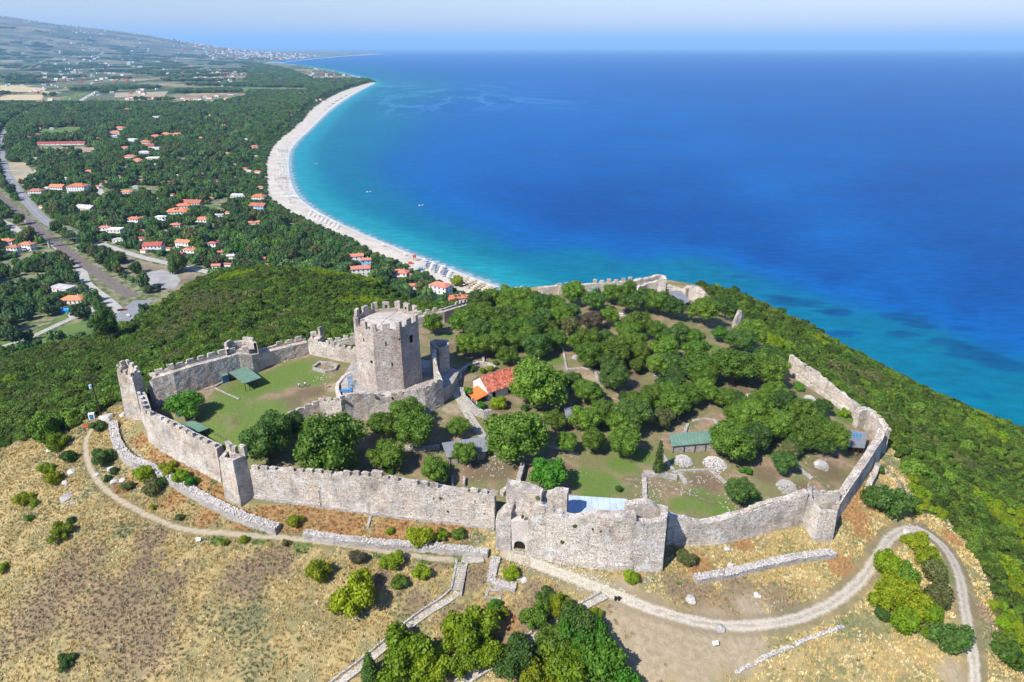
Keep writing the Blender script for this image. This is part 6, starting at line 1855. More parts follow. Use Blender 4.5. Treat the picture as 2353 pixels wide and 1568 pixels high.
# ---- instanced masses --------------------------------------------------------------
def proto_collection(name, meshes):
    c = bpy.data.collections.new(name)
    for k, me in enumerate(meshes):
        c.objects.link(bpy.data.objects.new('%s_%02d' % (name, k), me))
    return c
def scatter(name, P, scale, rot, pick, coll, mat, tone=None, label=None):
    """P (n,3), scale (n,3), rot (n), pick (n) -> ONE object holding all of them"""
    me = bpy.data.meshes.new(name); n = len(P)
    me.vertices.add(n); me.vertices.foreach_set('co', np.ascontiguousarray(P, dtype=np.float32).ravel())
    a = me.attributes.new('scl', 'FLOAT_VECTOR', 'POINT'); a.data.foreach_set('vector', np.ascontiguousarray(scale, dtype=np.float32).ravel())
    r3 = np.zeros((n, 3), np.float32); r3[:, 2] = rot
    a = me.attributes.new('rot', 'FLOAT_VECTOR', 'POINT'); a.data.foreach_set('vector', r3.ravel())
    a = me.attributes.new('pick', 'INT', 'POINT'); a.data.foreach_set('value', np.asarray(pick, dtype=np.int32))
    if tone is not None:
        a = me.attributes.new('tone', 'FLOAT_VECTOR', 'POINT'); a.data.foreach_set('vector', np.ascontiguousarray(tone, dtype=np.float32).ravel())
    me.materials.append(mat)
    o = link(name, me)
    ng = bpy.data.node_groups.new(name, 'GeometryNodeTree')
    ng.interface.new_socket('Geometry', in_out='INPUT', socket_type='NodeSocketGeometry')
    ng.interface.new_socket('Geometry', in_out='OUTPUT', socket_type='NodeSocketGeometry')
    N = ng.nodes; gi = N.new('NodeGroupInput'); go = N.new('NodeGroupOutput')
    ci = N.new('GeometryNodeCollectionInfo'); ci.inputs['Collection'].default_value = coll; ci.inputs['Separate Children'].default_value = True; ci.inputs['Reset Children'].default_value = True
    ip = N.new('GeometryNodeInstanceOnPoints'); ip.inputs['Pick Instance'].default_value = True
    def na(nm, t):
        x = N.new('GeometryNodeInputNamedAttribute'); x.data_type = t; x.inputs[0].default_value = nm; return x.outputs[0]
    L = ng.links
    L.new(gi.outputs[0], ip.inputs['Points']); L.new(ci.outputs[0], ip.inputs['Instance'])
    L.new(na('pick', 'INT'), ip.inputs['Instance Index'])
    e2r = N.new('FunctionNodeEulerToRotation'); L.new(na('rot', 'FLOAT_VECTOR'), e2r.inputs[0]); L.new(e2r.outputs[0], ip.inputs['Rotation'])
    L.new(na('scl', 'FLOAT_VECTOR'), ip.inputs['Scale']); L.new(ip.outputs[0], go.inputs[0])
    md = o.modifiers.new('scatter', 'NODES'); md.node_group = ng
    tag(o, label, kind='stuff')
    return o
def samp(arr, x, y):
    a = arr.reshape(NY, NX)
    i = np.clip(np.searchsorted(GX, x) - 1, 0, NX - 2); j = np.clip(np.searchsorted(GY, y) - 1, 0, NY - 2)
    u = (x - GX[i]) / (GX[i + 1] - GX[i]); v = (y - GY[j]) / (GY[j + 1] - GY[j])
    return (a[j, i] * (1 - u) + a[j, i + 1] * u) * (1 - v) + (a[j + 1, i] * (1 - u) + a[j + 1, i + 1] * u) * v
def jgrid(x0, x1, y0, y1, s):
    gx, gy = np.meshgrid(np.arange(x0, x1, s), np.arange(y0, y1, s))
    gx = gx.ravel() + RNG.uniform(-.5, .5, gx.size) * s; gy = gy.ravel() + RNG.uniform(-.5, .5, gy.size) * s
    return gx, gy
def in_view(x, y, z, mx=260, my=200):
    dz = z - CAMZ; dep = y * math.cos(PITCH) - dz * math.sin(PITCH)
    px = 1176.5 + F * x / np.maximum(dep, 1); py = 784 - F * (y * math.sin(PITCH) + dz * math.cos(PITCH)) / np.maximum(dep, 1)
    return (dep > 5) & (px > -mx) & (px < 2353 + mx) & (py > -50) & (py < 1568 + my)
# scrub on the slopes
def scrub_lobes(seed):
    rr = random.Random(seed + 90); L = [(0, 0, .1, .62)]
    for _ in range(7):
        a = rr.uniform(0, 6.283); d = rr.uniform(.35, .75); r = rr.uniform(.26, .44)
        L.append((d * math.cos(a), d * math.sin(a), rr.uniform(-.05, .45), r))
    return L
SB = [leaf_mesh('scrub', scrub_lobes(k), 95, .105, M['scrub'], 60 + k, jitn=.7) for k in range(5)]
SC = proto_collection('scrub_bush', SB + [with_mat(SB[0], M['leaf_bright'], 's'), with_mat(SB[3], M['leaf_olive'], 's')])
gx, gy = jgrid(-330, 330, 60, 470, 1.9)
w = samp(a_wood, gx, gy); z = H(gx, gy)
nz = fbm(gx, gy, 31, 3, 1 / 18)
m = (w > .45 + .25 * RNG.uniform(-1, 1, gx.size)) & in_view(gx, gy, z) & (z > PLAIN + .5)
gx, gy, z, nz = gx[m], gy[m], z[m], nz[m]
s = RNG.uniform(.85, 1.65, gx.size) * (1 + .5 * nz) * np.where(RNG.uniform(0, 1, gx.size) < .06, 1.6, 1.0)
gap = (fbm(gx, gy, 91, 3, 1 / 9) > .50) & (RNG.uniform(0, 1, gx.size) < .8)
s = np.where(gap, s * .35, s)
pk = RNG.integers(0, 5, gx.size)
patch_b = fbm(gx, gy, 77, 2, 1 / 22)
rightlow = ((gx > 95) & (gy < 150))
pk = np.where((patch_b > .42) | ((patch_b > .05) & rightlow), 5, pk); pk = np.where((patch_b < -.48) & (RNG.uniform(0, 1, gx.size) < .6), 6, pk)
scatter('hillside_scrub', np.c_[gx, gy, z + .35 * s], np.c_[s * 1.12, s * 1.12, s * RNG.uniform(.8, 1.2, gx.size)], RNG.uniform(0, 6.28, gx.size), pk, SC, M['scrub'],
        label='dense green scrub covering the slopes around the castle')
# wood of the plain
VT = [leaf_mesh('wood', crown_lobes(200 + k, 12, .62, (.26, .42)), 75, .095, M['scrub_far'], 100 + k, jitn=.7) for k in range(5)]
def dens(x, y):
    d = np.ones(x.shape)
    d[samp(a_plain, x, y) < .5] = 0
    for P in OPEN:
        lo, hi = P.min(0), P.max(0); mm = (x > lo[0]) & (x < hi[0]) & (y > lo[1]) & (y < hi[1])
        if mm.any(): idx_ = np.nonzero(mm)[0]; d[idx_[inside(x[mm], y[mm], P)]] = 0
    for P, w_ in roads_xy: d[dist_poly(x, y, np.array(P)[::2] if len(P) > 60 else np.array(P)) < w_ * .75 + 1.5] = 0
    for hx, hy, hr, wh in HOUSES:
        dx, dy = x - hx, y - hy
        d[np.hypot(dx, dy) < hr + 2.5] = 0
    return d
def hlimit(x, y):
    """gardens: trees before a house stay low enough to leave its upper half in sight"""
    hm = np.full(x.shape, 99.0)
    for hx, hy, hr, wh in HOUSES:
        dx, dy = x - hx, y - hy; L = math.hypot(hx, hy); ux, uy = hx / L, hy / L
        al = dx * ux + dy * uy; ac = -dx * uy + dy * ux
        m_ = (np.abs(ac) < hr + 1.0) & (al < 0) & (al > -95)
        hm[m_] = np.minimum(hm[m_], wh * .35 + np.maximum(-al[m_] - hr * .7, 0) * (CAMZ - PLAIN) / L)
    return hm
def ppx(x, y, z=PLAIN):
    dz = z - CAMZ; dep = y * math.cos(PITCH) - dz * math.sin(PITCH)
    return 1176.5 + F * x / dep, 784 - F * (y * math.sin(PITCH) + dz * math.cos(PITCH)) / dep
TX = []; TY = []; TS = []
yb = 300.0
while yb < 11500:
    s = max(6.6, .0068 * yb); y1 = yb + max(60, yb * .15)
    gx, gy = jgrid(-.95 * y1 - 40, .10 * y1 + 40, yb, y1, s)
    TX.append(gx); TY.append(gy); TS.append(np.full(gx.size, s)); yb = y1
gx = np.concatenate(TX); gy = np.concatenate(TY); gs = np.concatenate(TS)
px, py = ppx(gx, gy)
m = (px > -90) & (px < 1240) & (py > 126) & (py < 860)
gx, gy, gs, px, py = [q[m] for q in (gx, gy, gs, px, py)]
d = dens(gx, gy)
# not on the beach or in the water
land = inside(gx, gy, LANDPOLY) & (dist_poly(gx, gy, wats) > 12)
BP = np.vstack([inns, wats[::-1]])
land &= ~inside(gx, gy, BP) & (dist_poly(gx, gy, inns) > 3.0)
# open country in the far left, as pictured
k1 = fbm(gx, gy, 41, 4, 1 / 260)
openc = np.clip((250 - py) / 30, 0, 1) * np.clip((620 - px) / 160, 0, 1)
openc = np.maximum(openc, np.clip((192 - py) / 12, 0, 1) * np.clip((560 - px) / 100, 0, 1))
near_gap = (fbm(gx, gy, 43, 3, 1 / 45) > .30) & (py > 235) & ((px < 560) | (fbm(gx, gy, 44, 2, 1 / 30) > .35))
land &= ~((gy > 4300) & (dist_poly(gx, gy, csts) < 350))
keepm = (d > 0) & land & ~((openc > .3) & (k1 < .30)) & ~near_gap & (RNG.uniform(0, 1, gx.size) < .96)
gx, gy, gs = gx[keepm], gy[keepm], gs[keepm]
r = gs * .5 * RNG.uniform(.95, 1.5, gx.size) * (1 + .25 * fbm(gx, gy, 47, 2, 1 / 90))
r = r * np.where(RNG.uniform(0, 1, gx.size) < .12, 1.45, RNG.uniform(.8, 1.1, gx.size))
hgt_ = np.minimum(r * RNG.uniform(.95, 1.5, gx.size), 9)
dinn = dist_poly(gx, gy, inns); nb_ = dinn < 32
hgt_ = np.where(nb_, np.minimum(hgt_, 1.6 + dinn * .12), hgt_); r = np.where(nb_, np.minimum(r, 2.6 + dinn * .1), r)
hl = hlimit(gx, gy) / 1.75
ok_ = hl > 1.0
gx, gy, r, hgt_, hl = gx[ok_], gy[ok_], r[ok_], hgt_[ok_], hl[ok_]
hgt_ = np.minimum(hgt_, hl); r = np.minimum(r, hl * 1.6 + .6)
# keep clear of the dip below the hill
zz = H(gx, gy)
order = np.argsort(np.hypot(gx, gy) - r * 3)
top = []
for i in order:
    if len(top) >= 270: break
    a_, b_ = ppx(gx[i], gy[i], zz[i] + 6)
    if -20 < a_ < 1180 and b_ < 800 :
        # visible above the crest of the hill?
        dd_ = np.array([gx[i], gy[i], zz[i] + hgt_[i] * 1.3 - CAMZ]); tt = np.linspace(.25, .96, 40)
        if (CAMZ + dd_[2] * tt > H(dd_[0] * tt, dd_[1] * tt) + .5).all(): top.append(i)
VM = []
for k in range(5):
    VM.append(VT[k])
tset = set(top)
for i in top:
    o = link('village_tree', VT[RNG.integers(0, 5)], None, loc=(gx[i], gy[i], zz[i] + hgt_[i] * .8), rot=(0, 0, RNG.uniform(0, 6.28)), scale=(r[i], r[i], hgt_[i]))
    tag(o, 'leafy green tree at the near edge of the wood below the castle hill', 'tree', 'trees at the near edge of the village wood')
rest = np.array([i for i in range(len(gx)) if i not in tset])
VC = proto_collection('wood_tree', VT + [with_mat(VT[1], M['leaf_dark'], 'w'), with_mat(VT[2], M['leaf_emerald'], 'w'), with_mat(VT[3], M['leaf'], 'w'), with_mat(VT[4], M['leaf_olive'], 'w')])
pk = RNG.integers(0, 5, len(rest)); pk = np.where(RNG.uniform(0, 1, len(rest)) < .2, 5, pk); pk = np.where(RNG.uniform(0, 1, len(rest)) < .08, 6, pk); pk = np.where(RNG.uniform(0, 1, len(rest)) < .10, 7, pk); pk = np.where(RNG.uniform(0, 1, len(rest)) < .05, 8, pk)
scatter('village_wood', np.c_[gx[rest], gy[rest], zz[rest] + hgt_[rest] * .8], np.c_[r[rest], r[rest], hgt_[rest]], RNG.uniform(0, 6.28, len(rest)), pk, VC, M['scrub_far'],
        label='wood of countless trees spreading over the coastal plain')
print('village trees', len(gx), 'scrub ok')
# singled-out trees of the plain
for x, y, r_, lab, mt in [(1050,645,16,'bright tree standing on the sand beside the white building','leaf_bright'),(931,0,0,'',''),(1003,0,0,'','')]:
    if r_:
        tree(x, y, r_, lab, mt, hc=5)
tree(240, 735, 26, 'tall dark tree at the junction below the hill, upper crown', 'leaf_dark', hc=11, zs=1.5)
tree(247, 757, 22, 'dark tree beside the road, lower crown at the junction', 'leaf_dark', hc=6, zs=1.2)
tree(405, 605, 25, 'tall airy tree on the brown ground beside the car park', 'leaf_dark', hc=8, zs=1.3)
tree(268, 593, 20, 'round tree at the left end of the car park ground', 'leaf_dark', hc=5)
tree(311, 615, 14, 'small dark tree in the middle of the car park ground', 'leaf_dark', hc=5, zs=1.3)
tree(979, 629, 9, 'small tree beside the beach bar, next to the blue loungers', 'leaf', hc=3.5)
tree(970, 660, 14, 'silvery tree in front of the red-roofed taverna', 'leaf_olive', hc=6, zs=1.4)
# dry grass and weeds
def tuft_mesh(seed, n=26, h=.42, w=.045, spread=.42):
    rg = np.random.default_rng(seed); V = []; Q = []
    for k in range(n):
        a = rg.uniform(0, 6.28); d = rg.uniform(0, spread); x, y = d * math.cos(a), d * math.sin(a)
        la = rg.uniform(0, 6.28); ln = rg.uniform(.1, .55) * h; hh = h * rg.uniform(.5, 1.1); pa_ = la + 1.57
        ex, ey = x + math.cos(la) * ln, y + math.sin(la) * ln; ww = w * rg.uniform(.7, 1.5)
        b = len(V); V += [(x - math.cos(pa_) * ww, y - math.sin(pa_) * ww, -.05), (x + math.cos(pa_) * ww, y + math.sin(pa_) * ww, -.05), (ex + math.cos(pa_) * ww * .5, ey + math.sin(pa_) * ww * .5, hh), (ex - math.cos(pa_) * ww * .5, ey - math.sin(pa_) * ww * .5, hh)]
        Q.append((b, b + 1, b + 2, b + 3))
    return np_mesh('tuft', np.array(V), np.array(Q), M['grass'])
g = G('dry_grass')
tn = g.n.new('ShaderNodeAttribute'); tn.attribute_type = 'INSTANCER'; tn.attribute_name = 'tone'
c = g.hsv(tn.outputs['Color'], v=g.mr(g.island(), 0, 1, .72, 1.25, smooth=False))
M['grass'] = g.fin(c, .8, .15)
TU = [tuft_mesh(k) for k in range(4)] + [tuft_mesh(8, 40, .26, .07, .34), tuft_mesh(9, 40, .3, .06, .3)]
TC = proto_collection('grass_tuft', TU)
gx, gy = jgrid(-165, 130, 70, 185, .62)
z = H(gx, gy)
wd = samp(a_wood, gx, gy); ii = samp(a_in, gx, gy); pt = samp(a_path, gx, gy); rd = samp(a_road, gx, gy); ba = samp(a_bare, gx, gy)
br_ = samp(a_brown, gx, gy); og = samp(a_orange, gx, gy); gr = samp(a_green, gx, gy)
keepm = (wd < .5) & (ii < .25) & (pt > .5) & (rd > 2.4) & in_view(gx, gy, z, 60, 60)
keepm &= (RNG.uniform(0, 1, gx.size) < np.clip(.95 - 1.1 * ba - .25 * (fbm(gx, gy, 3, 3, 1 / 5) > .25), .0, 1))
gx, gy, z, br_, og, gr = [q[keepm] for q in (gx, gy, z, br_, og, gr)]
n1 = fbm(gx, gy, 51, 4, 1 / 7); n2 = fbm(gx, gy, 52, 3, 1 / 2.5); u = RNG.uniform(0, 1, gx.size)
gold = np.array([.50, .37, .15]); pale = np.array([.62, .50, .25]); sage = np.array([.24, .25, .12]); brn = np.array([.33, .245, .15]); orn = np.array([.42, .24, .10]); grn = np.array([.13, .19, .045]); mint = np.array([.27, .28, .16])
tone = np.where((n2 > .1)[:, None], pale, gold)
tone = np.where(((n1 + (u - .5) * .4) > .30)[:, None], sage, tone)
tone = np.where(((br_ + n1 * .35 + n2 * .2 + (u - .5) * .45) > .52)[:, None], brn, tone)
tone = np.where(((og + n2 * .4 + (u - .5) * .4) > .45)[:, None], orn, tone)
tone = np.where(((gr + n2 * .3) > .5)[:, None], grn, tone)
u2 = RNG.uniform(0, 1, gx.size)
tone = np.where((u2 > .975)[:, None], mint, tone); tone = np.where((u2 < .015)[:, None], grn, tone)
tone = tone * RNG.uniform(.84, 1.04, (gx.size, 1))
sc = RNG.uniform(.7, 1.35, gx.size)
pk = np.where(u2 > .975, 4, np.where(u2 < .015, 5, RNG.integers(0, 4, gx.size)))
scatter('dry_grass', np.c_[gx, gy, z], np.c_[sc, sc, sc * RNG.uniform(.4, .85, gx.size)], RNG.uniform(0, 6.28, gx.size), pk, TC, M['grass'], tone, label='dry golden and brown grass on the slope before the walls')
print('tufts', len(gx))
# ================================================================== SMALLER THINGS
def roof_on(name, label, corners, hb, hf, mat, n=6, posts=True, wallmat=None, cat='shed', th=.12, seam=True, front_wall=0.0, group=None):
    """corners: picture points back-left, back-right, front-right, front-left; hb/hf roof height over the ground"""
    hs = [hb, hb, hf, hf]
    C = []
    for (x, y), h in zip(corners, hs):
        p = hit(x, y, h); C.append(Vector((p.x, p.y, p.z + h)))
    # make it a true plane
    zb = (C[0].z + C[1].z) / 2; zf = (C[2].z + C[3].z) / 2
    for k, ((x, y), z) in enumerate(zip(corners, (zb, zb, zf, zf))): C[k] = at(x, y, z)
    base = sum(C, Vector()) / 4; base.z = float(H(base.x, base.y))
    root = empty(name, base); tag(root, label, cat, group)
    C = [c - base for c in C]
    for k in range(n):
        a, b = k / n, (k + 1) / n - (.003 if seam else 0)
        mb = MB(); lift = Vector((0, 0, .008 * (k % 2)))
        mb.slab([C[3].lerp(C[2], a) + lift, C[3].lerp(C[2], b) + lift, C[0].lerp(C[1], b) + lift, C[0].lerp(C[1], a) + lift], th)
        mb.build('roof_panel', mat, root)
    if posts:
        for t in np.linspace(.04, .96, max(2, min(5, n // 2 + 1))):
            for A, B in ((C[3], C[2]), (C[0], C[1])):
                q = A.lerp(B, float(t)); g_ = float(H(q.x + base.x, q.y + base.y)) - base.z
                mb = MB(); mb.bar((q.x, q.y, g_ - .3), (q.x, q.y, q.z - th), .09); mb.build('post', M['darkwood'], root)
    mb = MB(); mb.bar(C[3] - Vector((0, 0, th)), C[2] - Vector((0, 0, th)), .09); mb.bar(C[0] - Vector((0, 0, th)), C[1] - Vector((0, 0, th)), .09); mb.build('beam', M['darkwood'], root)
    if wallmat:
        cc = sum(C, Vector()) / 4
        I = [c.lerp(cc, .12) for c in C]
        mb = MB()
        for k in range(4):
            a, b = I[k], I[(k + 1) % 4]
            za = a.z - th - .1; zb_ = b.z - th - .1
            if front_wall and k == 2: za = zb_ = min(a.z, b.z) - th - .1 - 0
            ga = -1.2
            mb.add([(a.x, a.y, ga), (b.x, b.y, ga), (b.x, b.y, zb_), (a.x, a.y, za)], [(0, 1, 2, 3)])
        mb.build('wall', wallmat, root)
    return root, C, base
roof_on('open_shed', 'large green-roofed open shed in the middle of the green court', [(525,855.5),(565.5,841.8),(600.5,868),(560.4,881.7)][0:1] + [(565.5,841.8),(600.5,868),(560.4,881.7)], 2.7, 2.5, M['green_metal'], 8)
roof_on('booth', 'small green-roofed booth with blue door left of the large open shed', [(506,853),(520,851),(524,861),(509,866)], 2.3, 2.2, M['green_metal'], 3, False, M['blue_metal'])
roof_on('open_shed', 'green-roofed shed with a white post, half behind the left curtain wall', [(405,971),(448,968),(480,984),(446,997)], 2.5, 2.4, M['green_metal'], 6, True)
roof_on('open_shed', 'long green-roofed shed above the two round stone heaps', [(1537,998),(1650,987.5),(1652,1016.5),(1543.5,1026)], 2.9, 2.2, M['green_metal'], 14, True, M['rubble'])
roof_on('open_shed', 'long dark grey shed roof behind the small front tree', [(1015,1018),(1122,1002),(1120,1037),(1027,1052)], 2.8, 2.2, M['grey_metal'], 12, True, M['rubble'])
roof_on('open_shed', 'small grey shed roof deep among the middle trees', [(1296,936),(1325,934),(1324,965),(1301,967)], 2.6, 2.2, M['grey_metal'], 4, True)
r_, C_, b_ = roof_on('lean_to', 'grey lean-to roof with a skylight beside the turn of the right wall', [(1946,986),(1995,995),(1987,1030),(1950,1027)], 2.8, 2.3, M['grey_metal'], 6, True)
for k in range(3):
    mb = MB(); u = .30 + .15 * k
    mb.slab([C_[3].lerp(C_[2], u).lerp(C_[0].lerp(C_[1], u), .55) + Vector((0, 0, .1)), C_[3].lerp(C_[2], u + .11).lerp(C_[0].lerp(C_[1], u + .11), .55) + Vector((0, 0, .1)), C_[3].lerp(C_[2], u + .11).lerp(C_[0].lerp(C_[1], u + .11), .85) + Vector((0, 0, .1)), C_[3].lerp(C_[2], u).lerp(C_[0].lerp(C_[1], u), .85) + Vector((0, 0, .1))], .06)
    mb.build('skylight', M['blue_metal'], r_)
roof_on('open_shed', 'grey-green shed roof beside the ruined sea tower', [(1534,669),(1563,668),(1587,692),(1573,698)], 2.6, 2.2, M['grey_metal'], 5, True)
roof_on('open_shed', 'sliver of green shed roof behind trees at the back wall', [(1352,658),(1376,657),(1372,672),(1360,674)], 2.4, 2.2, M['green_metal'], 3, True)
# pale metal roof behind the gate bastion
mroof, C_, b_ = roof_on('metal_canopy', 'wide pale blue-white sheet roof behind the gate bastion', [(1301,1138),(1443,1147),(1448,1184),(1309,1196)], 3.2, 2.9, M['pale_metal'], 10, True, None, 'roof')
mb = MB(); mb.bar(C_[1].lerp(C_[0], .02) + Vector((0, 0, .15)), C_[2].lerp(C_[3], .01) + Vector((0, 0, .15)), .10); mb.build('roof_beam', M['grey_metal'], mroof)
roof_on('metal_canopy', 'small pale sheet roof on top of the right end of the gate bastion', [(1465,1182),(1510,1186),(1511,1195),(1467,1190)], 5.4, 5.2, M['pale_metal'], 3, False, None, 'roof')
roof_on('metal_canopy', 'narrow pale sheet roof strip left of the wide pale roof', [(1252,1166),(1290,1168),(1291,1178),(1253,1176)], 4.6, 4.4, M['pale_metal'], 3, False, None, 'roof')

# ---- chapel
ez = -3.0
e0 = Vector((-6.4, 158.8, ez)); ang = math.atan2(4.4, 6.4)
ch = empty('chapel', (e0.x, e0.y, float(H(e0.x, e0.y)) - .1), ang)
tag(ch, 'small white chapel with a patchy red tiled roof, beside the huge tree', 'chapel')
gz = ez - ch.location.z; Lc, Wc, Rc = 13.0, 8.0, 2.8
mb = MB(); mb.box((Lc / 2, Wc / 2, gz / 2 - .3), (Lc - .6, Wc - .7, gz + .5)); mb.build('wall', M['white'], ch)
for s in (.32, Lc - .32):
    mb = MB(); mb.slab([(s - .12, .35, gz - .1), (s + .12, .35, gz - .1), (s + .12, Wc / 2, gz + Rc - .25), (s - .12, Wc / 2, gz + Rc - .25)], .1); 
    mb = MB(); mb.add([(s - .13, .3, gz - .1), (s - .13, Wc - .3, gz - .1), (s - .13, Wc / 2, gz + Rc - .2), (s + .13, .3, gz - .1), (s + .13, Wc - .3, gz - .1), (s + .13, Wc / 2, gz + Rc - .2)], [(2, 1, 0), (3, 4, 5), (0, 3, 5, 2), (1, 2, 5, 4)]); mb.build('gable', M['white'], ch)
for side in (0, 1):
    mb = MB(); y0 = -.35 if side == 0 else Wc + .35
    mb.add([(0, y0, gz - .15), (Lc, y0, gz - .15), (Lc, Wc / 2, gz + Rc), (0, Wc / 2, gz + Rc)], [(0, 1, 2, 3) if side == 0 else (3, 2, 1, 0)])
    rf = mb.build('roof_slope', M['tile_a'], ch)
    # the tiles: barrel rows laid by hand
    TM = []
    for c_i, colr in enumerate([(.44, .125, .075), (.33, .085, .05), (.47, .18, .12), (.20, .07, .05)]):
        t_ = MB(); w_, l_ = .36, .62
        t_.add([(-w_ / 2, 0, 0), (0, 0, .11), (w_ / 2, 0, 0), (-w_ / 2, l_, .05), (0, l_, .14), (w_ / 2, l_, .05), (-w_/2, 0, -.06), (w_/2, 0, -.06)], [(0, 1, 4, 3), (1, 2, 5, 4), (6, 7, 2, 1, 0)])
        TM.append(t_.mesh('tile', m_plain('tile_%d' % c_i, colr, .9, .2, 2)))
    sl = math.atan2(Rc + .15, Wc / 2 + .35); Ls = math.hypot(Rc + .15, Wc / 2 + .35)
    if side == 0:
        cnt = 0
        for r in range(int(Ls / .52)):
            for c in range(int(Lc / .45)):
                if cnt >= 296: break
                o = link('tile', random.choices(TM, (5, 4, 3, 2))[0], rf)
                yy = y0 + math.cos(sl) * r * .52; zz_ = gz - .15 + math.sin(sl) * r * .52 + .02
                o.location = ((c + .5) * .45, yy, zz_); o.rotation_euler = (sl, 0, random.uniform(-.05, .05)); o.scale = (1.2, 1, 1)
                cnt += 1
mb = MB(); mb.bar((0, Wc / 2, gz + Rc + .03), (Lc, Wc / 2, gz + Rc + .03), .16, n=6); mb.build('ridge', M['tile_a'], ch)
for x in (2.2, 7.2):
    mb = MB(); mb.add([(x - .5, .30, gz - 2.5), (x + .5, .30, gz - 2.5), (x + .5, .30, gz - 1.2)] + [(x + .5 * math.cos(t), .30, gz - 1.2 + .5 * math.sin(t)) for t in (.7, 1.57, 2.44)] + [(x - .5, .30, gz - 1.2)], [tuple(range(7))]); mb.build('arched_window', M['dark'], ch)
po = MB(); po.slab([(-3.6, -.2, gz - 1.2), (0.1, -.3, gz - .4), (0.1, 5.2, gz - .2), (-3.6, 5.2, gz - 1.2)], .15); po.build('porch_roof', M['tile_o'], ch)
for k in range(8):
    mb = MB(); y = -.1 + k * .72; mb.bar((-3.6, y, gz - 1.17), (0.05, y, gz - .33), .06); mb.build('roof_rib', M['tile_o'], ch)
for y in (0, 2.4, 4.9):
    mb = MB(); mb.bar((-3.4, y, -.4), (-3.4, y, gz - 1.3), .12); mb.build('post', M['white'], ch)
# ---- round stone heaps
for x, y, rx, lab in [(1570,1058,22,'left of two round white stone heaps below the long green roof'),(1643,1064,27,'right stone heap below the long green roof, with weeds on top'),(1808,1117,23,'round stone heap nearest the right end of the front wall'),(1888,1068,17,'scattered stone heap in the shade of the right-hand grove'),
                      (1260,746,17,'grey stone heap at the front edge of the back grove'),(1514,860,11,'small stone heap between trees near the slim tree'),(1725,910,12,'small stone heap above the right-hand grove'),(1324,820,9,'little stone heap on the yellow grass strip'),(1862,915,13,'stone heap at the foot of the right-hand ruined wall'),(1427,722,8,'tiny stone heap deep in the back grove')]:
    p = hit(x, y, .5); r = rx * depth_of(p) / F
    pts = []
    n = int(420 * min(1, (r / 2) ** 2)) + 90
    for _ in range(n):
        a = random.uniform(0, 6.283); d = r * math.sqrt(random.random()); hh = 1.1 * (1 - (d / r) ** 4) * min(1, r / 1.8)
        gx_, gy_ = p.x + d * math.cos(a), p.y + d * math.sin(a) * .9
        pts.append((gx_ - p.x, gy_ - p.y, float(H(gx_, gy_)) - p.z + hh + random.uniform(-.08, .08), random.uniform(.10, .24)))
    root = empty('stone_heap', p); tag(root, lab, 'stone heap')
    tag(link('stones', stones_mesh('stones', pts, M['loose']), root), kind='stuff')
    mb = MB(); ring = [(r * .93 * math.cos(t) , r * .85 * math.sin(t)) for t in np.linspace(0, 6.283, 13)[:-1]]
    mb.add([(a, b, float(H(p.x + a, p.y + b)) - p.z - .2) for a, b in ring] + [(a * .8, b * .8, .72 * min(1, r / 1.8) + float(H(p.x + a, p.y + b)) - p.z - .1) for a, b in ring], [(k, (k + 1) % 12, 12 + (k + 1) % 12, 12 + k) for k in range(12)] + [tuple(range(12, 24))])
    mb.build('core', M['rubble'], root)

# ---- boulders
for k, (x, y, r, lab) in enumerate([(1588,1380,13,'pale square boulder beside the brown grass right of the gate'),(1655,1445,12,'white boulder at the edge of the gravel road'),(1740,1369,9,'slanting white rock in brown grass'),(1678,1300,7,'boulder lying on the separate low wall, upper left'),
        (1671,1262,8,'white rock on the green slope under the front wall'),(1727,1159+12,8,'white rock beside the front wall inside the bailey'),(154,1145,14,'large white rock left of the footpath bend'),(165,1085,10,'pale outcrop beside the footpath'),(150,1110,8,'small white rock above the large left one'),(222,1092,7,'white rock right of the footpath'),
        (255,1078,9,'upper white rock among the small dark bushes'),(262,1108,9,'lower white rock among the small dark bushes'),(282,1105,8,'white rock by the outer wall bushes'),(247,965,17,'long pale ledge of rock below the left tower'),(283,955,9,'white rock at the foot of the left tower'),(1194,1330,7,'fallen column stub right of the L-shaped platform'),(1204,1334,8,'long fallen stone right of the L-shaped platform'),
        (2083,1222,8,'pale rock at the top of the road loop'),(1000,935,13,'bare pale rock at the foot of the keep terrace'),(985,945,9,'smaller bare rock at the keep terrace')]):
    p = hit(x, y); r = r * depth_of(p) / F
    bm = bmesh.new(); bmesh.ops.create_icosphere(bm, subdivisions=2, radius=1)
    for v in bm.verts:
        n = mnoise.noise(v.co * 1.3 + Vector((k * 7.1, 0, 0))); f = 1 + .45 * n; v.co = Vector((round(v.co.x * f * 3) / 3 * .6 + v.co.x * f * .4, v.co.y * f, v.co.z * f * .55))
        v.co *= r
    me = bpy.data.meshes.new('boulder'); bm.to_mesh(me); bm.free(); me.materials.append(M['loose'])
    o = link('boulder', me, None, loc=(p.x, p.y, p.z + r * .12), rot=(0, 0, k * 1.3)); tag(o, lab, 'rock')
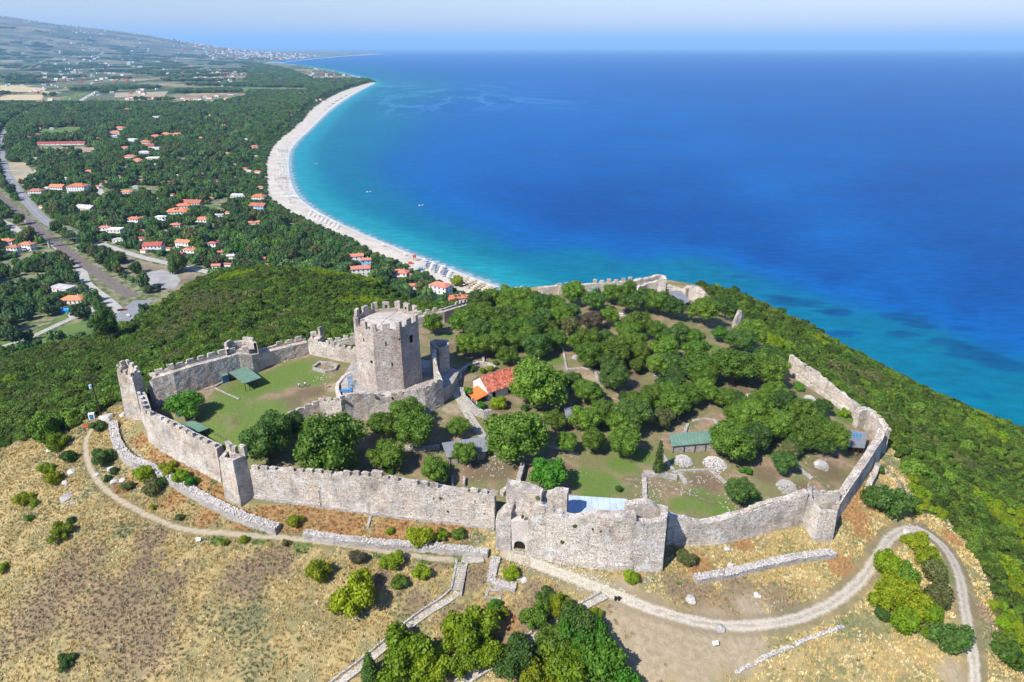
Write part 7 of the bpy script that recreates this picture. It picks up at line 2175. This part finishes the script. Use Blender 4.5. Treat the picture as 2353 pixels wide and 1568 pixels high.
# rock debris left of the path and stray stones everywhere outside
pts = []
def strew(cx_, cy_, rx, n, s=(.06, .2), asp=.6):
    for _ in range(n):
        x = random.gauss(cx_, rx * .5); y = random.gauss(cy_, rx * asp * .5)
        p = hit(x, y); pts.append((p.x, p.y, p.z + .02, random.uniform(*s)))
for a in [(165,1125,40,50,(.08,.4)),(160,1160,30,25,(.1,.4)),(265,1095,35,40,(.08,.35)),(200,1070,25,15),(430,1055,60,40),(480,1085,60,50),(1050,1222,60,50),(1090,1235,40,40),(845,1205,20,25),(1490,1330,14,22,(.1,.22)),(1700,1170,60,70),(1500,1140,30,40),(1620,1100,50,60),(1570,1115,40,60),(1500,1110,40,50),
          (1350,870,60,70),(1380,890,30,40),(1090,1050,80,60),(1150,1060,60,70),(1000,1040,50,30),(1120,1075,50,60),(1560,985,40,40),(990,925,40,60,(.08,.4)),(1030,900,30,50),(1880,1040,60,40),(2110,1215,30,30),(1750,1380,60,30),(1480,780,80,30),(1790,700,30,30),(1870,830,40,40),(1060,860,10,20),(300,1000,30,30),(1300,1060,60,30),(1860,1120,40,25),(740,870,20,25),(620,1155,40,20),(800,1180,90,40),(1000,1200,80,40),(1600,1256,70,40),(1750,1235,50,30),(1900,1250,30,20),(420,1065,60,40)]: strew(*a)
tag(link('scattered_stones', stones_mesh('scattered_stones', pts)), 'loose pale stones scattered over the hill', kind='stuff')
# ---- cobbled surfaces
def strip(name, label, pts, w, mat, lift=.06, kind='structure', step=.7, th=.25, side=0.0):
    P = np.array([[*hit(x, y)[:2]] for x, y in pts]); P = resample(smooth_poly(P, 2), step)
    mb = MB(); O = offs([tuple(p) for p in P], side); L_ = offs([tuple(p) for p in P], side + w / 2); R_ = offs([tuple(p) for p in P], side - w / 2)
    vs = []
    for l, c, r in zip(L_, O, R_):
        z = max(float(H(*l)), float(H(*c)), float(H(*r))) + lift
        vs += [(l[0], l[1], z - th), (l[0], l[1], z), (r[0], r[1], z), (r[0], r[1], z - th)]
    n = len(P)
    mb.add(vs, [(4 * i + k, 4 * i + 4 + k, 4 * i + 5 + k, 4 * i + k + 1) for i in range(n - 1) for k in range(3)] + [(0, 1, 2, 3), (4 * n - 1, 4 * n - 2, 4 * n - 3, 4 * n - 4)])
    o = mb.build(name, mat); tag(o, label, kind=kind); return P, o
g = G('cobble_paving')
e_ = g.voro(3.4, 'DISTANCE_TO_EDGE'); cc_ = g.voro(3.4, out='Color'); sp_ = g.n.new('ShaderNodeSeparateColor'); g.set(sp_.inputs[0], cc_)
c = g.mix(sp_.outputs[0], (.52, .48, .41), (.34, .31, .26)); c = g.mix(g.mr(e_, 0, .09), (.17, .15, .10), c)
c = g.mix(g.mr(g.noise(.7, 3), .5, .7, 0, .5), c, (.24, .21, .14))
g.bump(g.mr(e_, 0, .12), .6, .08); M['cobble'] = g.fin(c, .95)
strip('stone_path', 'pale cobbled path descending from the steps to the bottom edge', [(1052,1362),(1040,1374),(1014,1390),(984,1408),(940,1440),(890,1483),(850,1518),(815,1545),(770,1580)], 1.5, M['cobble'], .05)
strip('stone_path', 'second cobbled path cutting through the bottom thicket', [(1392,1371),(1350,1392),(1285,1432),(1228,1468),(1150,1518),(1060,1575)], 1.5, M['cobble'], .05)
strip('stone_path', 'cobbled path between the keep and the chapel', [(1042,868),(1043,885),(1052,910),(1068,940),(1085,968),(1100,990),(1120,1012)], 2.3, M['cobble'], .04)
strip('landing', 'cobbled landing between the steps and the gate', [(1062,1286),(1085,1290),(1112,1286)], 1.7, M['cobble'], .05)
g2 = strip('kerb', '', [(1036,1356),(1020,1372),(1000,1386),(975,1400),(930,1434),(880,1476),(840,1510),(800,1540),(755,1574)], .35, M['rubble'], .42, th=.7)
tag(g2[1], 'stone kerb wall along the left of the descending path', kind='structure')
g2 = strip('kerb', '', [(1380,1364),(1340,1385),(1275,1424),(1215,1460),(1140,1508),(1045,1568)], .35, M['rubble'], .42, th=.7)
tag(g2[1], 'stone kerb wall along the second path', kind='structure')
# the steps
s0 = hit(1061, 1294); s1 = hit(1049, 1358)
st = empty('stairs', s1); tag(st, 'straight flight of stone steps below the gate, between two stone side walls', 'stairs')
d = (s0 - s1); n = 13; fw = Vector((d.x, d.y, 0)).normalized(); sd_ = Vector((fw.y, -fw.x, 0))
for k in range(n):
    c_ = s1 + d * ((k + .5) / n) - s1; L_ = Vector((d.x, d.y, 0)).length / n
    z = (s0.z - s1.z) * (k + 1) / n + .12
    mb = MB(); mb.slab([c_ - sd_ * .85 - fw * L_ * .45 + Vector((0, 0, z - c_.z)), c_ + sd_ * .85 - fw * L_ * .45 + Vector((0, 0, z - c_.z)), c_ + sd_ * .85 + fw * L_ * .5 + Vector((0, 0, z - c_.z)), c_ - sd_ * .85 + fw * L_ * .5 + Vector((0, 0, z - c_.z))], .5)
    mb.build('step', M['cobble'], st)
for s, ex in ((-1, 0), (1, 1.2)):
    a = -fw * (ex + .1) + sd_ * s * 1.05; b = d + sd_ * s * 1.05 + fw * .4
    mb = MB(); zt = .45
    P0, P1 = a, b
    mb.slab([P0 - sd_ * .2 + Vector((0, 0, zt)), P0 + sd_ * .2 + Vector((0, 0, zt)), P1 + sd_ * .2 + Vector((0, 0, zt)), P1 - sd_ * .2 + Vector((0, 0, zt))], 1.0)
    mb.build('side_wall', M['rubble'], st)
# pale cobbles before the gate
pts = []
A_ = [hit(x, y) for x, y in [(1168,1272),(1215,1285),(1262,1303),(1320,1325),(1372,1345),(1420,1365),(1462,1384)]]
W_ = [1.4, 2.0, 2.1, 2.0, 1.9, 1.3, .9]
for i in range(len(A_) - 1):
    a, b = A_[i], A_[i + 1]; L_ = (b - a).length
    for _ in range(int(L_ * 62)):
        t = random.random(); w = W_[i] * (1 - t) + W_[i + 1] * t; u = random.gauss(0, .5) * w
        dx, dy = (b.x - a.x) / L_, (b.y - a.y) / L_
        x = a.x + (b.x - a.x) * t - dy * u; y = a.y + (b.y - a.y) * t + dx * u
        pts.append((x, y, float(H(x, y)) + .0, random.uniform(.07, .17)))
g = G('gate_cobble'); M['gate_cobble'] = g.fin(g.mix(g.island(), (.34, .32, .24), (.52, .49, .39)), .95)
tag(link('cobbles', stones_mesh('cobbles', pts, M['gate_cobble'])), 'pale worn cobbles strewn over the approach to the gate', kind='stuff')

# ---- plants growing on the walls
for x, y, yb, r, lab in [(1294,1246,1288,10,'tall dry plant hanging low on the gate bastion'),(1318,1211,1294,8,'dark plant in the upper middle of the gate bastion'),(1358,1217,1299,6,'small plant left of another high on the bastion'),(1376,1222,1302,6,'narrow plant high on the bastion, right of its twin'),
        (1221,1251,1271,5,'tuft beside the arched doorway'),(907,1156,1186,6,'lone tuft on the middle of the long front wall'),(999,1146,1197,5,'left of two high tufts on the front wall'),(1014,1146,1199,6,'right of two high tufts on the front wall'),(1011,1173,1198,5,'tuft low under the two high ones'),(1094,1152,1208,6,'left dark tuft near the gate end of the front wall'),(1109,1155,1210,6,'right dark tuft near the gate end of the front wall'),(1030,1176,1201,5,'small tuft in the row low on the front wall'),(950,1177,1190,4,'tiny tuft left of the low row on the front wall'),
        (1640,1238,1252,5,'brown tuft on the sagging wall right of the gate'),(1234,1148,1276,8,'plant on the broken masonry above the gate'),(1200,1190,1266,7,'plant on the ledge over the doorway'),(800,925,973,7,'plant on the turret of the ring wall'),(868,915,960,6,'plant under the battlements of the ring wall'),(905,916,956,7,'dark plant near the middle of the ring wall')]:
    p = hit(x, yb); z = top_at(p, y); rr_ = r * depth_of(p) / F
    o = link('wall_plant', bush_me('leaf_olive', random.randrange(4)), None, loc=(p.x, p.y + .15, z), rot=(0, 0, random.uniform(0, 6)), scale=(rr_, rr_ * .6, rr_ * 1.1)); tag(o, lab, 'plant')

# ---- people
def person(px, py, label, shirt, pants, rz=0.0, walk=.16, z=None):
    p = hit(px, py); root = empty('person', p, rz); tag(root, label, 'person')
    V = [(0,0,.95),(0,0,1.15),(0,0,1.40),(0,.01,1.53),(0,.02,1.66),(-.18,0,1.42),(-.23,-.05,1.15),(-.22,-.12,.90),(.18,0,1.42),(.23,.05,1.15),(.22,.12,.90),(-.10,0,.90),(-.10,walk*.5,.50),(-.10,walk,.07),(-.10,walk+.14,.03),(.10,0,.90),(.10,-walk*.5,.50),(.10,-walk,.07),(.10,-walk+.14,.03)]
    E = [(0,1),(1,2),(2,3),(3,4),(2,5),(5,6),(6,7),(2,8),(8,9),(9,10),(0,11),(11,12),(12,13),(13,14),(0,15),(15,16),(16,17),(17,18)]
    Rr = [.14,.13,.15,.055,.10,.06,.045,.035,.06,.045,.035,.095,.065,.045,.04,.095,.065,.045,.04]
    me = bpy.data.meshes.new('body'); me.from_pydata(V, E, []); me.materials.append(M['skin'])
    b = link('body', me, root); b.modifiers.new('skin', 'SKIN')
    sv = me.skin_vertices[0].data if me.skin_vertices else None
    if sv is None:
        bm = bmesh.new(); bm.from_mesh(me); bm.verts.layers.skin.verify(); bm.to_mesh(me); bm.free(); sv = me.skin_vertices[0].data
    for k, r in enumerate(Rr): sv[k].radius = (r, r)
    sv[0].use_root = True
    ss = b.modifiers.new('sub', 'SUBSURF'); ss.levels = 1; ss.render_levels = 1
    mb = MB(); mb.bar((0, 0, .93), (0, 0, 1.45), (.19, .21), n=8); mb.bar((-.19, 0, 1.43), (-.25, -.04, 1.16), (.09, .075), n=6); mb.bar((.19, 0, 1.43), (.25, .04, 1.16), (.09, .075), n=6); mb.build('shirt', shirt, root)
    mb = MB(); mb.bar((0, 0, .86), (0, 0, 1.0), (.19, .19), n=8); mb.bar((-.10, 0, .92), (-.10, walk * .5, .46), (.125, .10), n=6); mb.bar((.10, 0, .92), (.10, -walk * .5, .46), (.125, .10), n=6); mb.build('shorts', pants, root)
    mb = MB(); mb.bar((0, -.02, 1.66), (0, -.01, 1.80), (.125, .08), n=7); mb.build('hair', M['black'], root)
cloth = lambda n, c: m_plain(n, c, .9, .05)
WT1 = cloth('white_shirt', (.75, .75, .75)); BL1 = cloth('blue_cloth', (.05, .12, .3)); PK = cloth('pink_cloth', (.65, .2, .2)); DK = cloth('dark_cloth', (.03, .03, .04))
person(688, 893, 'person in white shirt and blue shorts, left of two walking on the court grass', WT1, BL1, 1.2)
person(702, 890, 'person in white top, right of two walking on the court grass', WT1, DK, 1.0)
person(749, 892, 'person in pink and orange clothes alone on the trodden grass near the keep', PK, PK, -.6)
person(1650, 778, 'person in dark clothes walking in the grass glade among trees', DK, DK, .4)
person(1036, 920 - 40, 'person in dark clothes at the top of the cobbled path', DK, BL1, .4)
# ---- signs, bins, pole, container
def board(px, py, label, w=.9, h=.7):
    p = hit(px, py); r = empty('info_board', p, .2); tag(r, label, 'sign')
    mb = MB(); mb.add([(-w / 2, -.25, .75), (w / 2, -.25, .75), (w / 2, .25, 1.2), (-w / 2, .25, 1.2), (-w / 2, -.25, .68), (w / 2, -.25, .68), (w / 2, .25, 1.13), (-w / 2, .25, 1.13)], [(0, 1, 2, 3), (7, 6, 5, 4), (0, 4, 5, 1), (3, 2, 6, 7)]); mb.build('panel', M['white_metal'], r)
    for s in (-.35, .35):
        mb = MB(); mb.bar((s * w, 0, -.2), (s * w, 0, .95), .04); mb.build('leg', M['grey_metal'], r)
board(1643, 1487, 'white information board on the bare ground below the gravel road', 1.1)
board(457, 1248, 'white information board in dry grass beside the footpath')
board(113, 1042, 'blue and white information board near the wood on the left')
board(1876, 1073, 'small blue information board inside the right corner of the bailey')
p = hit(1418, 1380)
for k, dx in enumerate((-.32, .32)):
    r = empty('litter_bin', p + Vector((dx, 0, 0))); tag(r, 'black litter bin beside the gravel road, %s of two' % ('left', 'right')[k], 'bin')
    mb = MB(); mb.bar((0, 0, 0), (0, 0, .8), (.2, .25), n=10); mb.build('drum', M['black'], r)
    mb = MB(); mb.bar((0, 0, .8), (0, 0, .9), (.27, .2), n=10); mb.build('lid', M['black'], r)
p = hit(234, 960); pole = empty('utility_pole', p); tag(pole, 'dark utility pole with a transformer left of the left tower', 'utility pole')
zt = top_at(p, 868) - p.z
mb = MB(); mb.bar((0, 0, -.5), (-.3, 0, zt), (.20, .13), n=8); mb.build('pole', M['darkwood'], pole)
for dz_, a in ((-.2, 0), (-.2, 1.57), (-1.0, .4)):
    mb = MB(); mb.bar((-.3 - 1.3 * math.cos(a), -1.3 * math.sin(a), zt + dz_), (-.3 + 1.3 * math.cos(a), 1.3 * math.sin(a), zt + dz_), .07); mb.build('crossarm', M['darkwood'], pole)
for s in (-1.2, -.6, .1, .6, 1.0):
    mb = MB(); mb.bar((-.3 + s, 0, zt - .15), (-.3 + s, 0, zt + .15), .06); mb.build('insulator', M['grey_metal'], pole)
mb = MB(); mb.bar((-.55, -.35, zt - 3.0), (-.55, -.35, zt - 1.9), .34, n=10); mb.build('transformer', m_plain('pale_blue_metal', (.35, .45, .58), .5, .05), pole)
p = hit(213, 963); r = empty('cabinet', p, .3); tag(r, 'white and blue cabinet in the scrub left of the utility pole', 'cabinet')
mb = MB(); mb.box((0, 0, .9), (1.4, 1.2, 1.9)); mb.build('casing', M['white_metal'], r); mb = MB(); mb.box((0, -.61, .9), (.9, .04, 1.4)); mb.build('door', M['blue_metal'], r)
p = hit(200, 984); r = empty('picnic_bench', p, .2); tag(r, 'dark red wooden bench at the top of the footpath', 'bench')
mb = MB(); mb.box((0, 0, .45), (1.6, .5, .08)); mb.build('seat', M['redpaint'], r)
mb = MB(); mb.box((0, .3, .75), (1.6, .06, .45)); mb.build('backrest', M['redpaint'], r)
for s in (-.65, .65): mb = MB(); mb.box((s, 0, .2), (.1, .45, .45)); mb.build('leg', M['redpaint'], r)
p = hit(411, 958); mb = MB(); mb.box((0, 0, .5), (.5, .5, 1.0)); mb.box((0, 0, 1.05), (.6, .6, .1)); tag(mb.build('litter_bin', M['blue_metal'], loc=p), 'small blue bin under the lone court tree', 'bin')
# blue metal stair at the keep
a = at(803, 868, 1.2); b = at(806, 893, -.1); ms = empty('metal_stair', b); tag(ms, 'narrow blue metal stair and platform at the left foot of the keep', 'stairs')
for k in range(9):
    q = (a - b) * (k / 8); mb = MB(); mb.box((q.x, q.y, q.z + .1), (1.1, .28, .06)); mb.build('step', M['blue_metal'], ms)
for s in (-.55, .55):
    mb = MB(); mb.bar((s, 0, 1.0), (a.x - b.x + s, a.y - b.y, a.z - b.z + 1.0), .05)
    for k in (0, 4, 8): q = (a - b) * (k / 8); mb.bar((q.x + s, q.y, q.z), (q.x + s, q.y, q.z + 1.0), .04)
    mb.build('railing', M['blue_metal'], ms)
mb = MB(); mb.box((-.9, -1.2, 0), (3.0, 1.4, .1)); mb.build('platform', M['blue_metal'], ms)
mb = MB(); mb.bar((-2.3, -1.9, 0), (-2.3, -1.9, 1), .04); mb.bar((.5, -1.9, 0), (.5, -1.9, 1), .04); mb.bar((-2.3, -1.9, 1), (.5, -1.9, 1), .05); mb.build('railing', M['blue_metal'], ms)
# fence posts of the court below the shed
for k, x in enumerate(np.linspace(486, 528, 7)):
    p = hit(x, 997 + (x - 486) * .55)
    mb = MB(); mb.bar((0, 0, -.2), (0, 0, 1.1), .05); mb.bar((0, 0, 1.0), (.12, 0, 1.15), .04)
    tag(mb.build('fence_post', M['grey_metal'], loc=p), 'thin post inside the left curtain wall, %s from the green-roofed shed' % ORD[k], 'post', 'posts along the court edge')

# ================================================================== BEACH
def beach_pt(px, py): return at(px, py, PLAIN + .35)
def parasol_mesh(mat, r=1.25, h=2.2):
    mb = MB(); n = 8
    mb.add([(r * math.cos(k * 6.283 / n), r * math.sin(k * 6.283 / n), h) for k in range(n)] + [(0, 0, h + .55)], [(k, (k + 1) % n, n) for k in range(n)])
    mb.bar((0, 0, -.3), (0, 0, h + .3), .05); mb.box((.9, .2, .25), (1.7, .6, .22)); mb.box((-.9, -.2, .25), (1.7, .6, .22))
    return mb.mesh('parasol', mat)
M['thatch'] = m_plain('thatch', (.33, .20, .10), .95, .2, 3); M['cloth_white'] = m_plain('white_canvas', (.58, .58, .56), .9, .05); M['cloth_cream'] = m_plain('cream_canvas', (.66, .56, .36), .9, .05)
M['cloth_navy'] = m_plain('navy_canvas', (.06, .10, .22), .9, .05); M['cloth_red'] = m_plain('red_canvas', (.55, .06, .05), .9, .05); M['cloth_green'] = m_plain('green_canvas', (.05, .42, .2), .9, .05); M['cloth_teal'] = m_plain('teal_canvas', (.05, .3, .38), .9, .05)
PM = {k: parasol_mesh(M[k]) for k in ('thatch', 'cloth_white', 'cloth_cream', 'cloth_navy', 'cloth_red', 'cloth_green', 'cloth_teal', 'blue_tarp')}
ROWN = ['first', 'second', 'third', 'fourth', 'fifth', 'sixth', 'seventh', 'eighth', 'ninth', 'tenth']
def grid(o, u, v, nu, nv, mats, label, group, jj=.6, s=1.0):
    for i in range(nu):
        for j in range(nv):
            x = o[0] + u[0] * i + v[0] * j; y = o[1] + u[1] * i + v[1] * j
            p = beach_pt(x + random.uniform(-jj, jj), y + random.uniform(-jj, jj) * .4)
            t = link('parasol', PM[mats[(i + j * 0) % len(mats)]], None, loc=p, rot=(0, 0, random.uniform(0, 6)), scale=(s, s, 1))
            tag(t, label % (ROWN[i], ROWN[j]), 'parasol', group)
grid((1076,643), (9.5,3.6), (-5.0,3.2), 6, 5, ['thatch', 'cloth_cream'], 'thatched parasol with sunbeds, %s column, %s row of the nearest beach block', 'thatched parasols of the nearest block', .3, 1.1)
grid((985,603), (10,4.6), (-1.5,3.6), 6, 5, ['cloth_navy', 'cloth_white'], 'dark parasol with sunbeds, %s column, %s row of the blue beach block', 'parasols of the blue block', .3)
grid((716,487), (9,4.4), (-2.0,3.2), 8, 4, ['cloth_white'], 'white parasol with sunbeds, %s column, %s row of the white beach block', 'parasols of the white block', .3)
grid((633,408), (6.0,.0), (2.0,3.0), 6, 2, ['cloth_navy', 'thatch'], 'small dark parasol, %s column, %s row of the upper left beach block', 'parasols of the upper block', .4)
grid((640,345), (5.0,.3), (0.5,4.0), 5, 2, ['cloth_navy', 'cloth_teal'], 'small parasol, %s column, %s row of the farthest beach block', 'parasols of the farthest block', .4)
grid((662,454), (6.5,.0), (2.0,4.0), 4, 1, ['cloth_white'], 'white boat-like sunshade, %s column, %s row beside the trees', 'sunshades beside the trees', .4, 1.4)
rr = random.Random(5)
cols = ['cloth_white', 'cloth_white', 'cloth_red', 'cloth_teal', 'cloth_green', 'blue_tarp', 'cloth_cream']
nm = {'cloth_white': 'white', 'cloth_red': 'red', 'cloth_teal': 'teal', 'cloth_green': 'green', 'blue_tarp': 'bright blue', 'cloth_cream': 'cream'}
for k in range(64):
    y = rr.uniform(335, 470); xi = np.interp(y, [335, 370, 410, 450, 475], [632, 624, 623, 630, 655]); xo = np.interp(y, [335, 370, 410, 450, 475], [672, 664, 667, 678, 692])
    x = rr.uniform(xi + 8, xo - 5); c_ = rr.choice(cols)
    t = link('parasol', PM[c_], None, loc=beach_pt(x, y), rot=(0, 0, rr.uniform(0, 6)), scale=(.9, .9, .9))
    tag(t, '%s beach parasol among bathers on the widest bend of the beach' % nm[c_], 'parasol', '%s parasols on the beach bend' % nm[c_])
for k, (x, y) in enumerate([(730,496),(765,512),(880,566),(975,600),(930,588),(1020,616)]):
    t = link('parasol', PM['cloth_white' if k % 2 else 'cloth_cream'], None, loc=beach_pt(x, y), scale=(1.2, 1.2, 1)); tag(t, 'lone parasol near the water, %s from the far end of the near beach' % ORD[k], 'parasol')
# lifeguard tower, kiosk, boats
p = beach_pt(953, 599); r = empty('lifeguard_tower', p); tag(r, 'dark red lifeguard tower on legs standing on the sand', 'tower')
mb = MB(); mb.box((0, 0, 4.0), (2.4, 2.4, 2.0)); mb.build('cabin', M['redpaint'], r); mb = MB(); wt_roof(mb, 3, 3, 5.0, .8, 'hip', .2); mb.build('roof', M['roof_maroon'], r)
for a in (-1, 1):
    for b in (-1, 1): mb = MB(); mb.bar((a * 1.1, b * 1.1, -.2), (a, b, 3), .1); mb.build('leg', M['wood'], r)
for x, y, mt, lab in [(943,607,'redpaint','low red beach stall beside the lifeguard tower'),(967,621,'blue_metal','small blue kiosk left of the beach bar tree'),(984,638,'blue_tarp','tiny bright blue box on the sand below the beach tree')]:
    p = beach_pt(x, y); r = empty('beach_stall', p); tag(r, lab, 'stall')
    mb = MB(); mb.box((0, 0, .9), (3.2, 2.4, 1.9)); mb.build('counter', M[mt], r); mb = MB(); wt_roof(mb, 3.6, 2.8, 1.85, .5, 'hip', .2); mb.build('roof', M[mt], r)
p = beach_pt(588, 507 + 0)
for x, y, L_, lab in [(848,442,7,'white motor boat on the turquoise water off the beach'),(1323,634,5,'small white boat near the back wall'),(728,377,5,'tiny boat just off the bend of the beach'),(968,473,6,'small white boat further out in the bay')]:
    if x == 1323: continue
    p = at(x, y, SEA); b = empty('boat', p, .4); tag(b, lab, 'boat')
    mb = MB(); v = [(-L_/2,-1,.9),(L_*.25,-1,.9),(L_/2,0,1.1),(L_*.25,1,.9),(-L_/2,1,.9),(-L_/2,-.6,-.3),(L_*.2,-.6,-.3),(L_*.4,0,-.3),(L_*.2,.6,-.3),(-L_/2,.6,-.3)]
    mb.add(v, [(0,5,6,1),(1,6,7,2),(2,7,8,3),(3,8,9,4),(4,9,5,0),(0,1,2,3,4)]); mb.build('hull', M['white_metal'], b)
    mb = MB(); mb.box((-.3, 0, 1.3), (1.8, 1.3, .9), taper=.75); mb.build('cabin', M['glass'], b)
for x, y, lab in [(963,648,'cream parasol left on the taverna terrace'),(972,652,'cream parasol right on the taverna terrace')]:
    t = link('parasol', PM['cloth_cream'], None, loc=at(x, y, PLAIN + .2), scale=(1.8, 1.8, 1.2)); tag(t, lab, 'parasol')
# ================================================================== HAZE
g = bpy.data.materials.new('air_haze'); g.use_nodes = True
nt = g.node_tree; nt.nodes.clear()
o_ = nt.nodes.new('ShaderNodeOutputMaterial'); pv = nt.nodes.new('ShaderNodeVolumePrincipled')
pv.inputs['Color'].default_value = (.36, .66, 1.0, 1)
pv.inputs['Density'].default_value = 4.2e-5
pv.inputs['Anisotropy'].default_value = 0.0
nt.links.new(pv.outputs[0], o_.inputs['Volume'])
mb = MB(); mb.box((0, 30000, 390), (244000, 246000, 1060))
hz = mb.build('haze', g)
tag(hz, 'thin blue summer haze over the far plain and gulf', 'haze', kind='stuff')
g.cycles.homogeneous_volume = True
